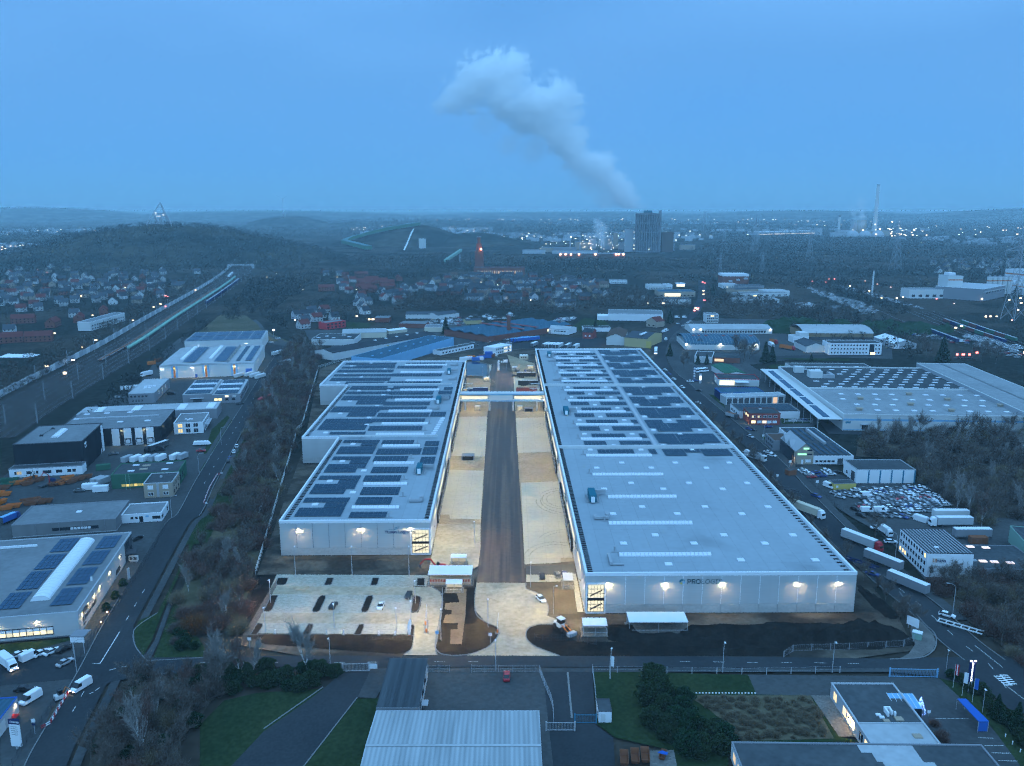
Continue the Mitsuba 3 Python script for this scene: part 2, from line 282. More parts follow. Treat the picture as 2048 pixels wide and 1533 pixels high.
diff('palegreen_dark', .06,.16,.10); tex('bluecorr', _corr((.035,.10,.15),(.07,.15,.21),1.2, 'x'))
tex('roofmid', lambda p, n, uv: mix((.22,.24,.25),(.33,.345,.35), _g(p, .05,4)) * (.85 + .3 * _g(p, .7))); diff('dullteal', .10,.20,.20); diff('tankgreen', .28,.50,.40); diff('pinkred', .50,.05,.06); diff('yellowwall', .50,.40,.20)
diff('farwood_a', .024,.030,.028); diff('farwood_b', .030,.034,.030); diff('farwood_c', .075,.062,.050)
# ---------------------------------------------------------------- ground, roads, yards
struct('ground', M().quad([-30000,-3000,-.5],[30000,-3000,-.5],[30000,34000,-.5],[-30000,34000,-.5]), 'ground')
def area(name, poly, z, mat): return struct(name, M().sheet(poly, z), mat)
def marks(name, segs, w, z=.06, mat='line'):
 m = M()
 for a, b in segs: strip(m, [a, b], w, z)
 struct(name, m, mat)
def dashes(pts, dash, gap):
 p = np.asarray(pts, float); d = np.r_[0, np.cumsum(np.hypot(*np.diff(p, axis=0).T))]; out = []; s = 0
 while s + dash < d[-1]:
  out.append([[np.interp(t, d, p[:, 0]), np.interp(t, d, p[:, 1])] for t in (s, s + dash)]); s += dash + gap
 return out
# site
area('site_ground', [(-133,651),(-146,618),(-105.1,398.6),(-85.1,257.2),(-76.5,212),(-52.2,204.7),(91.8,204.7),(111.7,209.3),(115.4,226.4),(117.6,269.3),(119,730),(16,736),(-53,704)],-.12, 'earth')
area('planting_soil', [(-85.2,257.1),(-78.6,257.4),(-76.4,217.1),(-77.6,217.1)],-.02, 'soil_tex')
area('planting_soil', [(-76.9,217.5),(-28.2,217.5),(-27.7,208.8),(-32,207.2),(-46,209.1),(-69.3,212.4)],-.02, 'soil_tex')
area('car_park_paving', [(-78.6,257.4),(-25.8,256.9),(-25.4,248.1),(-32.1,249.1),(-29.2,217.8),(-72.8,218.4),(-75.7,223.9)],0, 'paving')
area('drive', [(-76.4,248.6),(-25.9,248.1),(-23,244.3),(-21.7,239.7),(-21.4,231.7),(-21.3,221.1),(-21.4,210.2),(-20.5,206.5),(-29.7,206.5),(-28,209.5),(-28,213.5),(-28.5,222.3),(-28.7,223.1),(-30.3,223.9),(-75.4,224.4),(-75.8,230.7),(-29.9,230.5),(-28.4,231.1),(-28,235.2),(-28.5,241),(-30,242.2),(-76.3,242.9)],.02, 'track')
area('footpath', [(-77.7,254),(-76.5,254),(-74.9,217.1),(-77.2,217.1)],.03, 'brown_paving')
for q in ([(-77.4,254.7),(-74,254.7),(-73.6,250.5),(-74.1,249.4),(-76.2,249.4),(-76.9,250.5)],[(-61.1,254.7),(-59,254.7),(-58.7,250.3),(-59.1,249.4),(-61,249.4)],[(-46.1,254.7),(-44,254.7),(-43.8,250.3),(-44.2,249.3),(-45.9,249.3)],[(-31.3,254.5),(-28.9,254.5),(-28.4,249.1),(-30.9,249.1)],[(-76,242.1),(-73.9,242.1),(-73.1,232.8),(-73.6,231.4),(-75.4,231.4)],[(-60.2,242),(-58.9,241.9),(-58.5,240.1),(-58.4,232.2),(-58.9,231.1),(-60.3,231.1),(-60.8,232.4),(-60.8,240.8)],[(-45.3,242),(-44,241.9),(-43.6,240.1),(-43.7,232.2),(-44.2,231.1),(-45.5,231.1),(-45.9,232.6),(-45.8,240.8)],[(-30.6,241.9),(-28.9,241.3),(-28.5,239.2),(-28.4,233),(-29,231.1),(-30.5,231.1),(-30.7,232.6),(-31,240.8)],[(-75.1,224.1),(-73.4,223.9),(-73,222.3),(-73.2,217.5),(-75,217.5)],[(-59.9,223.8),(-58.5,223.6),(-58.2,222.3),(-58.1,217.5),(-60.3,217.5)],[(-44.9,223.6),(-43.6,223.5),(-43.3,221.9),(-43.4,217.5),(-45.4,217.5)],[(-30.1,223.3),(-28.9,223.3),(-28.4,221.9),(-28.2,217.1),(-30.1,217.2)]):
 k = area('planting_bed', q, .05, 'soil_tex'); m = M(); band(m, q + [q[0], q[1]],.22,0,.13); struct('bed_kerb', m, 'kerb')
area('entrance_drive', [(-11.7,251.2),(4.3,251),(4.5,246.8),(8.1,243.9),(10.7,237.8),(11.3,233.8),(10.6,229),(13.3,226.5),(12.5,223.6),(7.9,223.6),(5.1,221.6),(3.9,218.4),(4.3,214.5),(6.8,210.8),(13,205.9),(-12.4,206.2),(-7.3,209.7),(-4.6,214.5),(-3.7,218.8),(-4.5,222.4),(-8.2,225.6),(-10.9,231.6),(-11.4,234.2)],.02, 'track')
area('planting_soil', [(-22.4,247.5),(-11.8,247.5),(-11.2,231.6),(-8.3,225.5),(-4.5,222.1),(-3.9,218.6),(-4.7,214.7),(-7.4,209.9),(-12.5,206.6),(-18.5,206.6),(-20.9,209.2),(-21.6,213),(-21.6,226.5),(-21.8,239.7)],0, 'soil_tex')
area('sand_path', [(-18.3,247.1),(-14.6,246.7),(-14,230.7),(-14.1,212.3),(-17.4,212.3),(-17.8,220.6),(-15.9,220.8),(-15.9,224.2),(-20.3,224.4),(-20.1,229.3),(-18.3,229.9),(-18.3,232.3),(-20.6,232.9),(-20.7,236.9),(-16.3,237.6)],.02, 'brown_sand')
area('planting_soil', [(4,218.2),(5.1,221.7),(7.9,223.4),(12.7,223.2),(15.2,217.6),(18.4,213.8),(53,213.2),(77.3,210.8),(75.8,206.1),(13,206.1),(6.8,210.8),(4.4,214.5)],0, 'soil_tex')
for q in ([(-22.4,247.5),(-21.8,239.7),(-21.6,226.5),(-21.6,213),(-20.9,209.2),(-18.5,206.6),(-12.5,206.6),(-7.4,209.9),(-4.7,214.7),(-3.9,218.6),(-4.5,222.1),(-8.3,225.5),(-11.2,231.6),(-11.8,247.5)],[(13,206.1),(6.8,210.7),(4.4,214.5),(4,218.2),(5.1,221.7),(7.9,223.5),(12.5,223.4)],[(4.6,250.8),(4.6,246.8),(8.1,243.7),(10.6,237.8),(11.2,233.8),(10.6,229)],[(-20.5,206.6),(-21.3,210.2),(-21.2,221.1),(-21.3,231.7),(-21.7,239.7),(-22.9,244.3),(-25.9,248)],[(-29.7,206.6),(-28,209.6),(-27.9,213.5),(-28.4,221.1)]):
 m = M(); band(m, curve(q, 3),.3,0,.14); struct('kerb', m, 'kerb')
area('lane', [(-14,642),(-5,626),(1,592),(1.6,522.9),(2.2,467.9),(3.3,355.8),(3.7,302.6),(4.2,251.2),(-11.7,251.2),(-11.3,282.7),(-12.3,325.3),(-12.8,355.8),(-14.5,472.1),(-14.4,522.9),(-14.8,546.9),(-11.2,555.3),(-12,570),(-15,579),(-17,598)],.03, 'lane')
area('sand_ground', [(-29.5,282),(-12.1,302.6),(-14.9,541.4),(-15,582),(-33,582),(-32.8,575),(-31.5,380)],-.02, 'sand'); area('sand_ground', [(4.6,265.6),(21.6,268),(17.6,640),(-4,680),(1,595),(1.6,522.9),(2.2,467.9),(3.3,355.8)],-.02, 'sand')
area('apron', [(-31.6,469.6),(-14.3,471),(-13.1,391.2),(-30.7,392.4)],.02, 'apron'); area('apron', [(-30.5,370.5),(-13.2,368.7),(-12.3,307.5),(-24.3,308.1),(-25,312.5),(-29.7,312.5)],.02, 'apron')
area('apron', [(2.2,467.5),(19.4,468.9),(20.4,399.5),(3,397.2)],.02, 'apron'); area('apron', [(4,351.7),(22.4,353.7),(20.2,286.5),(21.3,271.2),(17,270.7),(16.7,266.7),(4.3,265.4)],.02, 'apron')
area('apron', [(1,591),(18,594),(21,522.9),(1.6,522.9)],.02, 'apron'); area('apron', [(-29.8,546.9),(-15.1,542.7),(-14.3,522.9),(-34.3,522.9)],.02, 'apron')
area('gravel_bay', [(-28.5,302.6),(-12.1,302.6),(-11.1,270.7),(-11.6,263.9),(-13.6,261.2),(-24.7,261.2),(-28.2,263.9)],.0, 'track'); area('loading_bay', [(4.8,263.9),(21.2,265.6),(21.4,258),(4.7,257.4)],.01, 'asphalt_old'); area('parking_bay', [(4.7,257.2),(18.1,257.2),(18,252.1),(4.6,251.7)],.01, 'apron')
area('pavement', [(20,258),(21.4,258),(21.6,231.2),(19.8,231.2)],.02, 'paving'); area('soil_bed', [(4.7,251.2),(19.5,251.2),(19.7,230.3),(10.8,229.4),(11.3,233.8),(10.7,237.8),(8.2,243.7),(4.6,246.7)],.0, 'brown_soil')
area('pond', [(-36,647),(-29,648),(-19,635),(-17,593),(-19,589),(-33,590)],-.02, 'pond'); m = M(); band(m, [(-33,590),(-19,589),(-17,593),(-19,636),(-29,649)],1.6,-.05,.25); struct('pond_bank', m, 'gravel')
area('path', [(-18,635),(-16,635),(-15,589),(-17,582)],.02, 'paving')
# roads
area('road', [(-140,206.2),(-98.6,205.2),(-55.2,206.2),(0,206.2),(65,205.7),(100,204.7),(140,206.2),(127.5,185.5),(109.4,196.3),(89.9,199.9),(0,200.4),(-69.9,200.6),(-95.5,198),(-131.3,191.7)],.035, 'asphalt')
LR = curve([(-101.2,155.9),(-103.7,165.4),(-106.7,180.9),(-110.3,199.2),(-115.5,222.9),(-120.6,251),(-129.6,301.8),(-129.4,314.5),(-136.5,350.2),(-143.9,391.4),(-151.8,435.7),(-160.9,490.5),(-171.1,549),(-180,602),(-188,655),(-193,687)],5)
m = M(); strip(m, LR, 9.0,.03); struct('road', m, 'asphalt')
area('road_junction', [(-117.9,217.4),(-110.9,222.9),(-107.1,213.9),(-97.7,203.9),(-83.5,204.7),(-81.1,198.1),(-96.9,196.2),(-103.7,193.2),(-105.7,189),(-109.1,186.2)],.05, 'asphalt')
m = M(); strip(m, LR + np.array([6.6,0]),2.2,.02); struct('pavement', m, 'asphalt_old'); m = M(); strip(m, LR - np.array([6.4,0]),2.0,.02); struct('pavement', m, 'asphalt_old')
m = M(); strip(m, (LR + np.array([11.5,0]))[28:],7.5,.0); struct('verge', m, 'grass')
m = M(); band(m, LR[:25] - np.array([4.6,0]),.25,0,.14); band(m, LR[34:] + np.array([4.7,0]),.25,0,.14); band(m, LR[30:] - np.array([4.7,0]),.25,0,.14); struct('kerb', m, 'kerb')
area('grass_island', [(-119.9,295.4),(-115.6,274.9),(-110.2,247.6),(-107.2,230.6),(-110.7,225.7),(-109.2,219.2),(-105.6,212.1),(-100.9,206.3),(-101.9,213.9),(-105.7,230.6),(-109.2,247.6),(-116,283.4)],.08, 'grass'); area('footpath', [(-107.9,243.1),(-105.9,239.9),(-99.7,213.9),(-98,204),(-100.4,205.7),(-101.2,214.3)],.10, 'asphalt_old'); area('grass', [(-105.2,238.8),(-85.6,210.4),(-84.2,205.5),(-97.5,204.5),(-99.5,213.9)],.02, 'grass')
m = M(); band(m, curve([(-107.2,230.6),(-109.5,222.9),(-109,218.3),(-105.3,211.3),(-99.8,204.8),(-97.2,203.7),(-84,205.1)],4),.25,0,.14); struct('kerb', m, 'kerb')
marks('road_marking', dashes([(-106.8,180.3),(-110.5,200.3)],2.5,4) + dashes([(-114.5,225.7),(-119.2,254.5)],3,6) + dashes(LR[40:],3,9),.14,.07)
marks('road_marking', [[(-113.3,219.2),(-110.7,202.1)],[(-110.6,202),(-112.6,202)]] + [[(-106.7,198.8),(-105.3,199.7)],[(-104.1,200.4),(-102.6,200.9)],[(-100.9,201),(-99.4,201.4)],[(-98,201.5),(-96.6,201.5)],[(-106.5,187.9),(-105.9,188.7)],[(-105.7,189.5),(-105.2,190.7)]],.22,.07)
marks('road_marking', dashes([(-84,202.6),(-3.2,203.1)],3,6) + dashes([(45.3,203.1),(101.6,202.1)],3,6),.13,.055)
RR = curve([(315,1386),(275,1200),(240,1058),(211,954),(189,893),(166,834),(145,775),(130,714),(121,669),(116,613),(118,567),(120,512.9),(121.1,484.5),(122.8,441.9),(124.7,405.9),(124.6,374.3),(123,334.8),(122.4,288.3),(124,252.5),(125.9,234.9),(126.5,214),(128,201.6),(125.9,189.5),(126.6,180.2)],5)
m = M(); strip(m, RR, 10.0,.045); struct('road', m, 'asphalt')
m = M(); band(m, RR[70:105] - np.array([5.4,0]),.25,0,.14); band(m, RR[45:105] + np.array([5.6,0]),.25,0,.14); struct('kerb', m, 'kerb')
m = M(); strip(m, RR[20:98] + np.array([7.6,0]),3.6,.01); struct('pavement', m, 'asphalt_old'); m = M(); strip(m, RR[45:92] - np.array([8.0,0]),4.2,.0); struct('verge', m, 'earth')
marks('road_marking', dashes(RR[88:112],3,6) + [[(129.5,211.5),(130.7,200.2)],[(126,196.2),(127.6,185.6)]],.14,.075)
marks('road_marking', dashes([(127.2,196.2),(127.3,190.8)],.5,.5) + dashes([(128.9,196.7),(128.7,191.6)],.5,.5),2.2,.07)
area('gravel_corner', [(119.6,227.8),(121.1,224.9),(121.1,218.4),(119.4,213.1),(116.3,208.8),(111.7,205.5),(104.7,204.3),(109,207.2),(113.1,212.2),(115.1,219.3)],.06, 'gravel'); m = M(); band(m, curve([(123.5,244.5),(121.5,225.9),(121.6,218.4),(119.4,212.9),(116.1,208.4),(111.1,205.1),(102.5,204.3)],4),.3,0,.16); struct('kerb', m, 'kerb')
# lots on the left estate
area('yard', [(-164.9,528.6),(-141,394.3),(-119.1,265.2),(-113.8,220.4),(-139.9,220.4),(-148.7,220.4),(-230.5,355.8),(-258.3,475.2),(-258,604),(-265,730),(-216,730),(-203,730)],-.06, 'asphalt_old')
area('yard', [(-141.6,208.8),(-122.4,215.6),(-122.4,222.9),(-117,215.6),(-114.2,196.2),(-110.5,175.9),(-107.2,160.4),(-112.3,160.4)],-.04, 'asphalt_old')
area('lawn', [(-143.6,212.1),(-123.7,216.3),(-125.3,214.3),(-132.9,208.8),(-140.1,206.3)],.0, 'grass'); area('lawn', [(-167.7,473.5),(-157.5,457.7),(-146.5,400.2),(-153.5,395.8),(-165.9,442.8)],-.01, 'grass'); area('lawn', [(-147.1,374.9),(-148.1,391.4),(-142.9,372.3),(-141.9,359.7)],-.01, 'grass')
area('yard', [(-266,584),(-298,700),(-313,776),(-202,746),(-183,691),(-184,609),(-190,596),(-172,508.6),(-177.5,499.4),(-236.8,499.4)],-.05, 'asphalt_old')
area('turning_circle', [(-227,717),(-227,746),(-196,717),(-183,683),(-180,651),(-175,596),(-183,602),(-193,659),(-208,691)],.04, 'asphalt')
area('path', ribbon(curve([(-185,691),(-214,756),(-239,798),(-263,858),(-281,898)],4),4.)[0].tolist() + ribbon(curve([(-185,691),(-214,756),(-239,798),(-263,858),(-281,898)],4),4.)[1].tolist()[::-1],-.03, 'asphalt_old')
area('meadow', [(-295,737),(-333,943),(-302,936),(-271,872),(-229,788),(-202,746),(-239,756),(-261,822),(-320,810)],-.1, 'drygrass')
# bottom of the picture
area('lawn', [(-74,175.4),(-71.6,185.2),(-64.4,188.5),(-48.2,190.5),(-44.6,197.6),(-37.1,197.9),(-43.4,160.4),(-68.5,160.4)],-.04, 'grass'); area('road', [(-44.6,197.9),(-37.4,197.9),(-38.6,186.9),(-46.1,159.6),(-61.9,159.6),(-58.1,172.8),(-49.6,187.1)],.01, 'asphalt'); area('pavement', [(-37.6,197.9),(-31.9,197.9),(-34,186.1),(-38.7,186.5)],.02, 'asphalt_old'); area('lawn', [(-38.5,186.1),(-32.4,186.1),(-32.9,159.6),(-45.9,159.6)],-.02, 'grass')
m = M(); band(m, [(-38.7,186.5),(-45.9,159.6)],.25,0,.12); band(m, [(-48.3,191),(-58.4,173.7)],.25,0,.12); struct('kerb', m, 'kerb')
area('yard', [(-24.4,198.6),(8.1,198.6),(10.1,177.1),(9.5,159.6),(-20.2,159.6)],-.02, 'asphalt_old'); area('yard', [(8.1,198.6),(21.3,199),(19.8,175.4),(23.4,170.4),(22.6,159.6),(9.1,159.6)],-.01, 'asphalt'); m = M(); strip(m, [(14.7,198.8),(14.4,178)],.5,.02); struct('road_marking', m, 'kerb')
area('pavement', [(-51.1,200.2),(113.8,199.7),(112.9,198),(-50.7,198)],.05, 'asphalt_old')
area('lawn', [(21.3,198.6),(62.1,196.8),(61.9,187.8),(75.1,187.4),(75.6,171),(79.9,169),(49.6,168.6),(47.4,160.1),(36.2,160.1),(36.5,165.7),(23.9,170.4),(20.3,175.4)],-.01, 'grass')
area('yard', [(61.9,196.8),(98.8,196.2),(111.1,195.2),(113.5,185.6),(112.4,160.4),(82.2,160.1),(79.4,170.8),(75.8,170.8),(76.2,187.3),(61.6,187.8)],.0, 'asphalt_old'); area('lawn', [(111.2,195.8),(116.5,194.5),(118.1,184.8),(115.6,165.7),(112.4,160.4),(111.6,160.4),(113.2,174.4),(112.1,186.3)],.02, 'grass')
area('pavement', [(75.1,187.4),(80.6,187.4),(80.2,170.8),(75.8,170.8)],.015, 'paving_old')
area('slab', [(31.1,165.7),(36.6,166),(36.2,160.1),(30.2,160.1)],.01, 'paving_old')
marks('parking_marking', [[(101.5,177.8),(109.4,177.5)]] + [[(107.7,170.3),(111.2,170.2)],[(107.7,167.6),(112,167.5)],[(107.8,164.9),(112,164.8)],[(107.7,162.2),(111.9,162.1)]],.13,.03)
# ---------------------------------------------------------------- the two new logistics halls
def stair_corner(W, u0, u1, side, D=7.5):
 # glazed staircase at a corner: lit room behind panes, frame, landings and flights
 s = W.k
 for z0, z1 in ((.6,4.2),(5.0,9.4)):
  W.box('stair_room', u0 + .3, u1 - .3,-.02,.0, z0, z1, 'cream')
  k = W.p('stair_glow', M().quad([u0 + .35,-.03, z0],[u1 - .35,-.03, z0],[u1 - .35,-.03, z1],[u0 + .35,-.03, z1]), 'cream', emitter={**glow((1., .80,.40),.085), 'sampling_weight': .5})
  m = M()
  for i in range(6): c = u0 + .3 + (u1 - u0 - .6) * i / 5; m.bx(c - .05, c + .05,-.16,-.04, z0, z1)
  for i in range(4): c = z0 + (z1 - z0) * i / 3; m.bx(u0 + .25, u1 - .25,-.15,-.05, c - .05, c + .05)
  W.p('window_frame', m, 'darkgrey')
  m = M()
  W.p('stair_flight', M().raw([[u0 + 1., -.12, z0 + .5],[u1 - .8,-.12, z0 + 2.4],[u1 - .8,-.12, z0 + 2.8],[u0 + 1., -.12, z0 + .9],[u0 + 1., -.04, z0 + .5],[u1 - .8,-.04, z0 + 2.4],[u1 - .8,-.04, z0 + 2.8],[u0 + 1., -.04, z0 + .9]], M._B), 'black')
 W.box('stair_landing', u0 + .1, u1 - .1,-.18,-.02,4.2,5.0, 'black')
 m = M().bx(u0 - .3, u0 + .12,-.22,-.01,0,9.9).bx(u1 - .12, u1 + .3,-.22,-.01,0,9.9).bx(u0 + .12, u1 - .12,-.22,-.01,9.45,9.9).bx(u0 + .12, u1 - .12,-.22,-.01,0,.5)
 W.p('stair_surround', m, 'white')
def front_panels(W, u0, u1, n, z0=2.9, z1=12.0, jm='white'):
 st = (u1 - u0) / n
 for i in range(n):
  a, b = u0 + i * st + .05, u0 + (i + 1) * st - .05
  W.box('facade_panel', a, b, -.12,-.01, z0 + .06, z1 - .03, 'clad')
  if i: W.box('panel_joint', a - .14, a + .04,-.17,-.125, z0, z1 - .02, jm)
  W.box('plinth_panel', a + .02, b - .02,-.20,-.01,.1, z0 - .04, 'plinthc')
def rail_feet(W, pts, n, along):
 m = M()
 (u0, v0),(u1, v1) = pts
 for i in range(n):
  t = (i + .5) / n; u, v = u0 + (u1 - u0) * t, v0 + (v1 - v0) * t; z = W.zr
  if along == 'v': m.bx(u - .75, u + .75, v - .30, v + .30, z, z + .22)
  else: m.bx(u - .30, u + .30, v - .4, v + .4, z, z + .22)
 W.p('railing_ballast', m, 'black', stuff=True)
def strip_light(W, u0, u1, v, w=1.15):
 z = W.zr; n = max(4, round((u1 - u0) / 1.35)); m = M().bx(u0, u1, v - w, v + w, z, z + .35); f = M()
 st = (u1 - u0) / n
 for i in range(n):
  a, b = u0 + i * st + .07, u0 + (i + 1) * st - .07
  m.raw([[a, v - w, z + .35],[b, v - w, z + .35],[b, v, z + 1.0],[a, v, z + 1.0],[a, v + w, z + .35],[b, v + w, z + .35]],[[0,1,2,3],[3,2,5,4]])
 k = W.p('rooflight', m, 'skylight')
 W.p('rooflight_rib', f.bx(u0 - .1, u1 + .1, v - w * .98, v + w * .98, z + .30, z + .37), 'lightgrey')
def vent(W, u, v):
 z = W.zr; W.p('vent_pipe', M().cyl(u, v, z, z + 1.7,.28, n=8).cyl(u, v, z + 1.5, z + 1.9,.4, n=8).bx(u - 1.3, u + 1.5, v - .5, v - .3, z + .05, z + .25), 'steel')
def plant(W, u, v, s=1.0):
 z = W.zr
 k = W.p('air_handler', M().bx(u, u + 2.6 * s, v, v + 8.5 * s, z + .5, z + 3.2), 'teal')
 W.p('air_intake', M().bx(u + .5, u + 1.9, v - .9, v - .02, z + .6, z + 2.6), 'white')
 m = M().bx(u + .4, u + 2.2, v + 8.52 * s, v + 9.8 * s, z + .8, z + 2.4).bx(u + 2.2, u + 7, v + 8.6 * s, v + 9.8 * s, z + .8, z + 2.2)
 m.bx(u - 1.2, u - .4, v + .5, v + 7, z + .05, z + .3).bx(u + 3.0, u + 3.8, v + .5, v + 6, z + .05, z + .3)
 for i in range(5): m.bx(u - 1.0, u - .85, v + .8 + i * 1.4, v + .95 + i * 1.4, z, z + 1.6); m.bx(u + 3.5, u + 3.65, v + .8 + i * 1.4, v + .95 + i * 1.4, z, z + 1.6)
 W.p('duct', m, 'steel')
def ductset(W, u, v):
 z = W.zr
 W.p('duct', M().bx(u, u + 5, v, v + .9, z + .4, z + 1.3).bx(u, u + .9, v + .9, v + 3, z + .4, z + 1.3).bx(u + 4, u + 5.2, v + .9, v + 3.4, z + .3, z + 2.0).bx(u + 4.2, u + 5.0, v + 3.4, v + 4.2, z + .3, z + 1.2), 'steel')
def yard_side(W, side, v0, v1, docks):
 # upper glazing band with many lit panes, dock doors under it
 step = 12.0; v = v0; i = 0
 while v + step < v1:
  W.face(side, v + .5, v + step - .5,7.3,8.7, 'glass', 'window', .08) if i % 4 == 1 else W.face(side, v + .5, v + step - .5,7.0,8.7, 'cream', 'lit_window', .08, lit=((1., .80,.40),.26))
  v += step; i += 1
 for a, b in docks:
  v = a
  while v + 4.5 < b:
   W.face(side, v + .4, v + 3.9,.6,5.0, 'black', 'dock_door', .7); W.face(side, v + 1., v + 3.3,1.2,4.2, 'lightgrey', 'dock_leaf', .74)
   v += 5.4
R_ = B('warehouse', 'huge new grey warehouse right of the lit yard, roof half under solar panels', 'warehouse', (22.0,230.4),(103.5,231.2),402)
W = R_
W.shell(13.1, 'clad', 'membrane', pw=.6, ph=1.0, trim='white')
front_panels(W, 6.3,81.3,13)
stair_corner(W, .5,5.9, 'L')
for u in (7.0,23.9,41.0,63.9,76.3): W.lamp('F', u, 9.9,(1., .74,.30), pw=62, w=.6, weight=3.)
for v in (133.5,268.5): W.box('fire_wall', .7, W.L - .7, v - .35, v + .35, W.zr + .01,13.75, 'offwhite')
W.box('roof_walkway', 45.0,46.6,134,401, W.zr, W.zr + .35, 'lightgrey')
rail_feet(W, ((1.7,2),(1.7,400)),260, 'v'); rail_feet(W, ((W.L - 1.9,2),(W.L - 1.9,400)),150, 'v'); rail_feet(W, ((2,1.2),(80,1.2)),48, 'u')
m = M().bx(1.2, W.L - 1.2,1.55,1.6, W.zr + 1.0, W.zr + 1.05).bx(1.2, W.L - 1.2,1.55,1.6, W.zr + .5, W.zr + .54)
for i in range(41): m.bx(1.2 + i * 1.97,1.25 + i * 1.97,1.55,1.6, W.zr, W.zr + 1.05)
W.p('roof_railing', m, 'steel', stuff=True)
for i in range(15):
 s = 15 + 26.75 * i
 strip_light(W, 15.0 if i in (2,7) else 12.0,41.2, s)
 for u, dv in ((26.4,16.2),(49.5,16.0),(72.7,15.7),(14.8,9.2),(37.9,9.0),(61.1,8.7)):
  if s + dv < 398 and not (abs(s + dv - 133.5) < 1.5 or abs(s + dv - 268.5) < 1.5): W.dome(u, s + dv, 1.9,1.9)
 if i >= 4:
  t = min(s + 10,400)
  if i < 14: W.pv(17.9,34.2, s + 2.2, s + 9.6); W.pv(41.0,44.3, s + 2.2, s + 9.6)
  if i > 4: W.pv(13.0,23.4, s - 11.2, s - 3.4); W.pv(29.7,44.4, s - 11.2, s - 3.4)
  v = s + 13.3
  if i < 14:
   W.pv(51.3,68.7, v, v + 6.4); W.pv(48,58, v + 6.6, v + 15.8); W.pv(58.3,77.3, v + 6.6, v + 15.8)
   if i % 2: W.pv(48,57.3, v + 16, v + 22.4); W.pv(64.4,77.3, v + 16, v + 22.4)
   elif i < 13: W.pv(48,58, v + 16, v + 22.4); W.pv(58.3,77.3, v + 16, v + 22.4)
 vent(W, 11.0, s + 2.6)
W.dome(26.4,7.9,1.9,1.9); W.dome(49.6,10.8,1.9,1.9); W.dome(72.8,10.5,1.9,1.9)
W.pv(47.3,57,121.3,131.6); W.pv(64.5,77.4,121.3,131.6); W.pv(57.2,64.3,126.4,131.6)
for u, v in ((7.5,62),(7.5,195),(7.8,368)): plant(W, u, v)
for u, v in ((7.5,45),(7.0,285),(7.5,352)): ductset(W, u, v)
W.p('duct', M().bx(8.2,9.0,7.0,14, W.zr + .3, W.zr + 1.2).bx(9.0,12.5,7.0,7.8, W.zr + .2, W.zr + .6), 'steel')
m = meshkit.text_mesh('PRO', 1.5,.05, True); L1 = m.bounds[1][0]
m2 = meshkit.text_mesh('LOGIS', 1.5,.05); m2.apply_translation([L1 + .12,0,0])
def sign(W, m, u, z, mat, name='sign_lettering', lab=None):
 v = np.array(m.vertices); v = np.c_[v[:, 0] + u, -.14 - v[:, 2], v[:, 1] + z]
 W.p(name, M().raw(v, m.faces), mat, lab)
sign(W, m, 30.4,9.5, 'inkteal', 'sign_lettering', 'teal lettering reading PROLOGIS'); sign(W, m2,30.4,9.5, 'inkteal')
g = M()
def disc_part(a0, a1, r0, r1, cx, cz):
 a = np.linspace(a0, a1,14); v = np.vstack([np.c_[cx + r0 * np.cos(a),0 * a - .17, cz + r0 * np.sin(a)], np.c_[cx + r1 * np.cos(a),0 * a - .17, cz + r1 * np.sin(a)]])
 i = np.arange(13); return v, np.c_[i, i + 1, i + 15, i + 14]
W.p('emblem', M().raw(*disc_part(.2,3.4,.30,.85,29.0,10.2)), 'teal'); W.p('emblem', M().raw(*disc_part(3.6,4.8,.30,.85,29.0,10.2)), 'yellow'); W.p('emblem', M().raw(*disc_part(-1.2,.1,.30,.85,29.0,10.2)), 'lightblue')
yard_side(W, 'L', 14,400,((44,108),(132,235),(255,395)))
for v in (3,28,56,84,112,140,168,196,224,252,280,310,340,370): W.lamp('L', v, 9.3, pw=YARD * (2.6 if v == 3 else 1), w=.9, weight=1.5, off=1.3, tilt=0)
# left hall, three staggered sections
W = B('warehouse', 'new grey warehouse left of the lit yard, stepped in three sections', 'warehouse', (-81.3,272.9),(-28.6,273.6),308)
L_ = W
h, ph = 13.0,1.0; W.h, W.zr = h, h - ph + .02
poly = [(0,0),(W.L, 0),(W.L, 308),(-34.4,308),(-34.4,227),(-17.4,227),(-17.4,107.8),(0,107.8)]
W.p('wall', M().prism(poly, 0, h - ph), 'clad')
W.p('roof', M().sheet(poly, h - ph + .01), 'membrane')
m = M()
for a, b, c, d in ((-.1, W.L + .1,-.1,.6),(W.L - .6, W.L + .1,.6,308),(-34.5, W.L + .1,308,308.6),(-34.5,-33.9,227.6,308),(-34.5,-17.5,227,227.6),(-17.5,-16.9,108.4,227),(-17.5,-.1,107.8,108.4),(-.1,.5,.6,107.8)):
 m.bx(a, b, c, d, h - ph, h)
W.p('parapet', m, 'white')
W.box('fire_wall', .6, W.L - 5.5,107.85,108.5, h + .01, h + .7, 'offwhite'); W.box('fire_wall', -16.8, W.L - 5.5,227.0,227.6, h + .01, h + .7, 'offwhite')
front_panels(W, .15,45.4,8,2.8,11.95, 'grey')
stair_corner(W, 45.9,52.4, 'R')
for u, v, z in ((-17.4,0,107.8),(-34.4,0,227)):
 W.box('plinth_panel', u, (u + 17.3), z - .15, z - .01,.1,2.8, 'plinthc')
for u in (6.8,28.3,45.4): W.lamp('F', u, 10.1,(1., .74,.30), pw=62, w=.6, weight=3.)
rail_feet(W, ((1.6,2),(1.6,106)),60, 'v'); rail_feet(W, ((W.L - 1.6,2),(W.L - 1.6,305)),190, 'v'); rail_feet(W, ((-15.8,110),(-15.8,225)),50, 'v')
m = M().bx(1.2, W.L - 1.2,1.3,1.35, W.zr + 1.0, W.zr + 1.05)
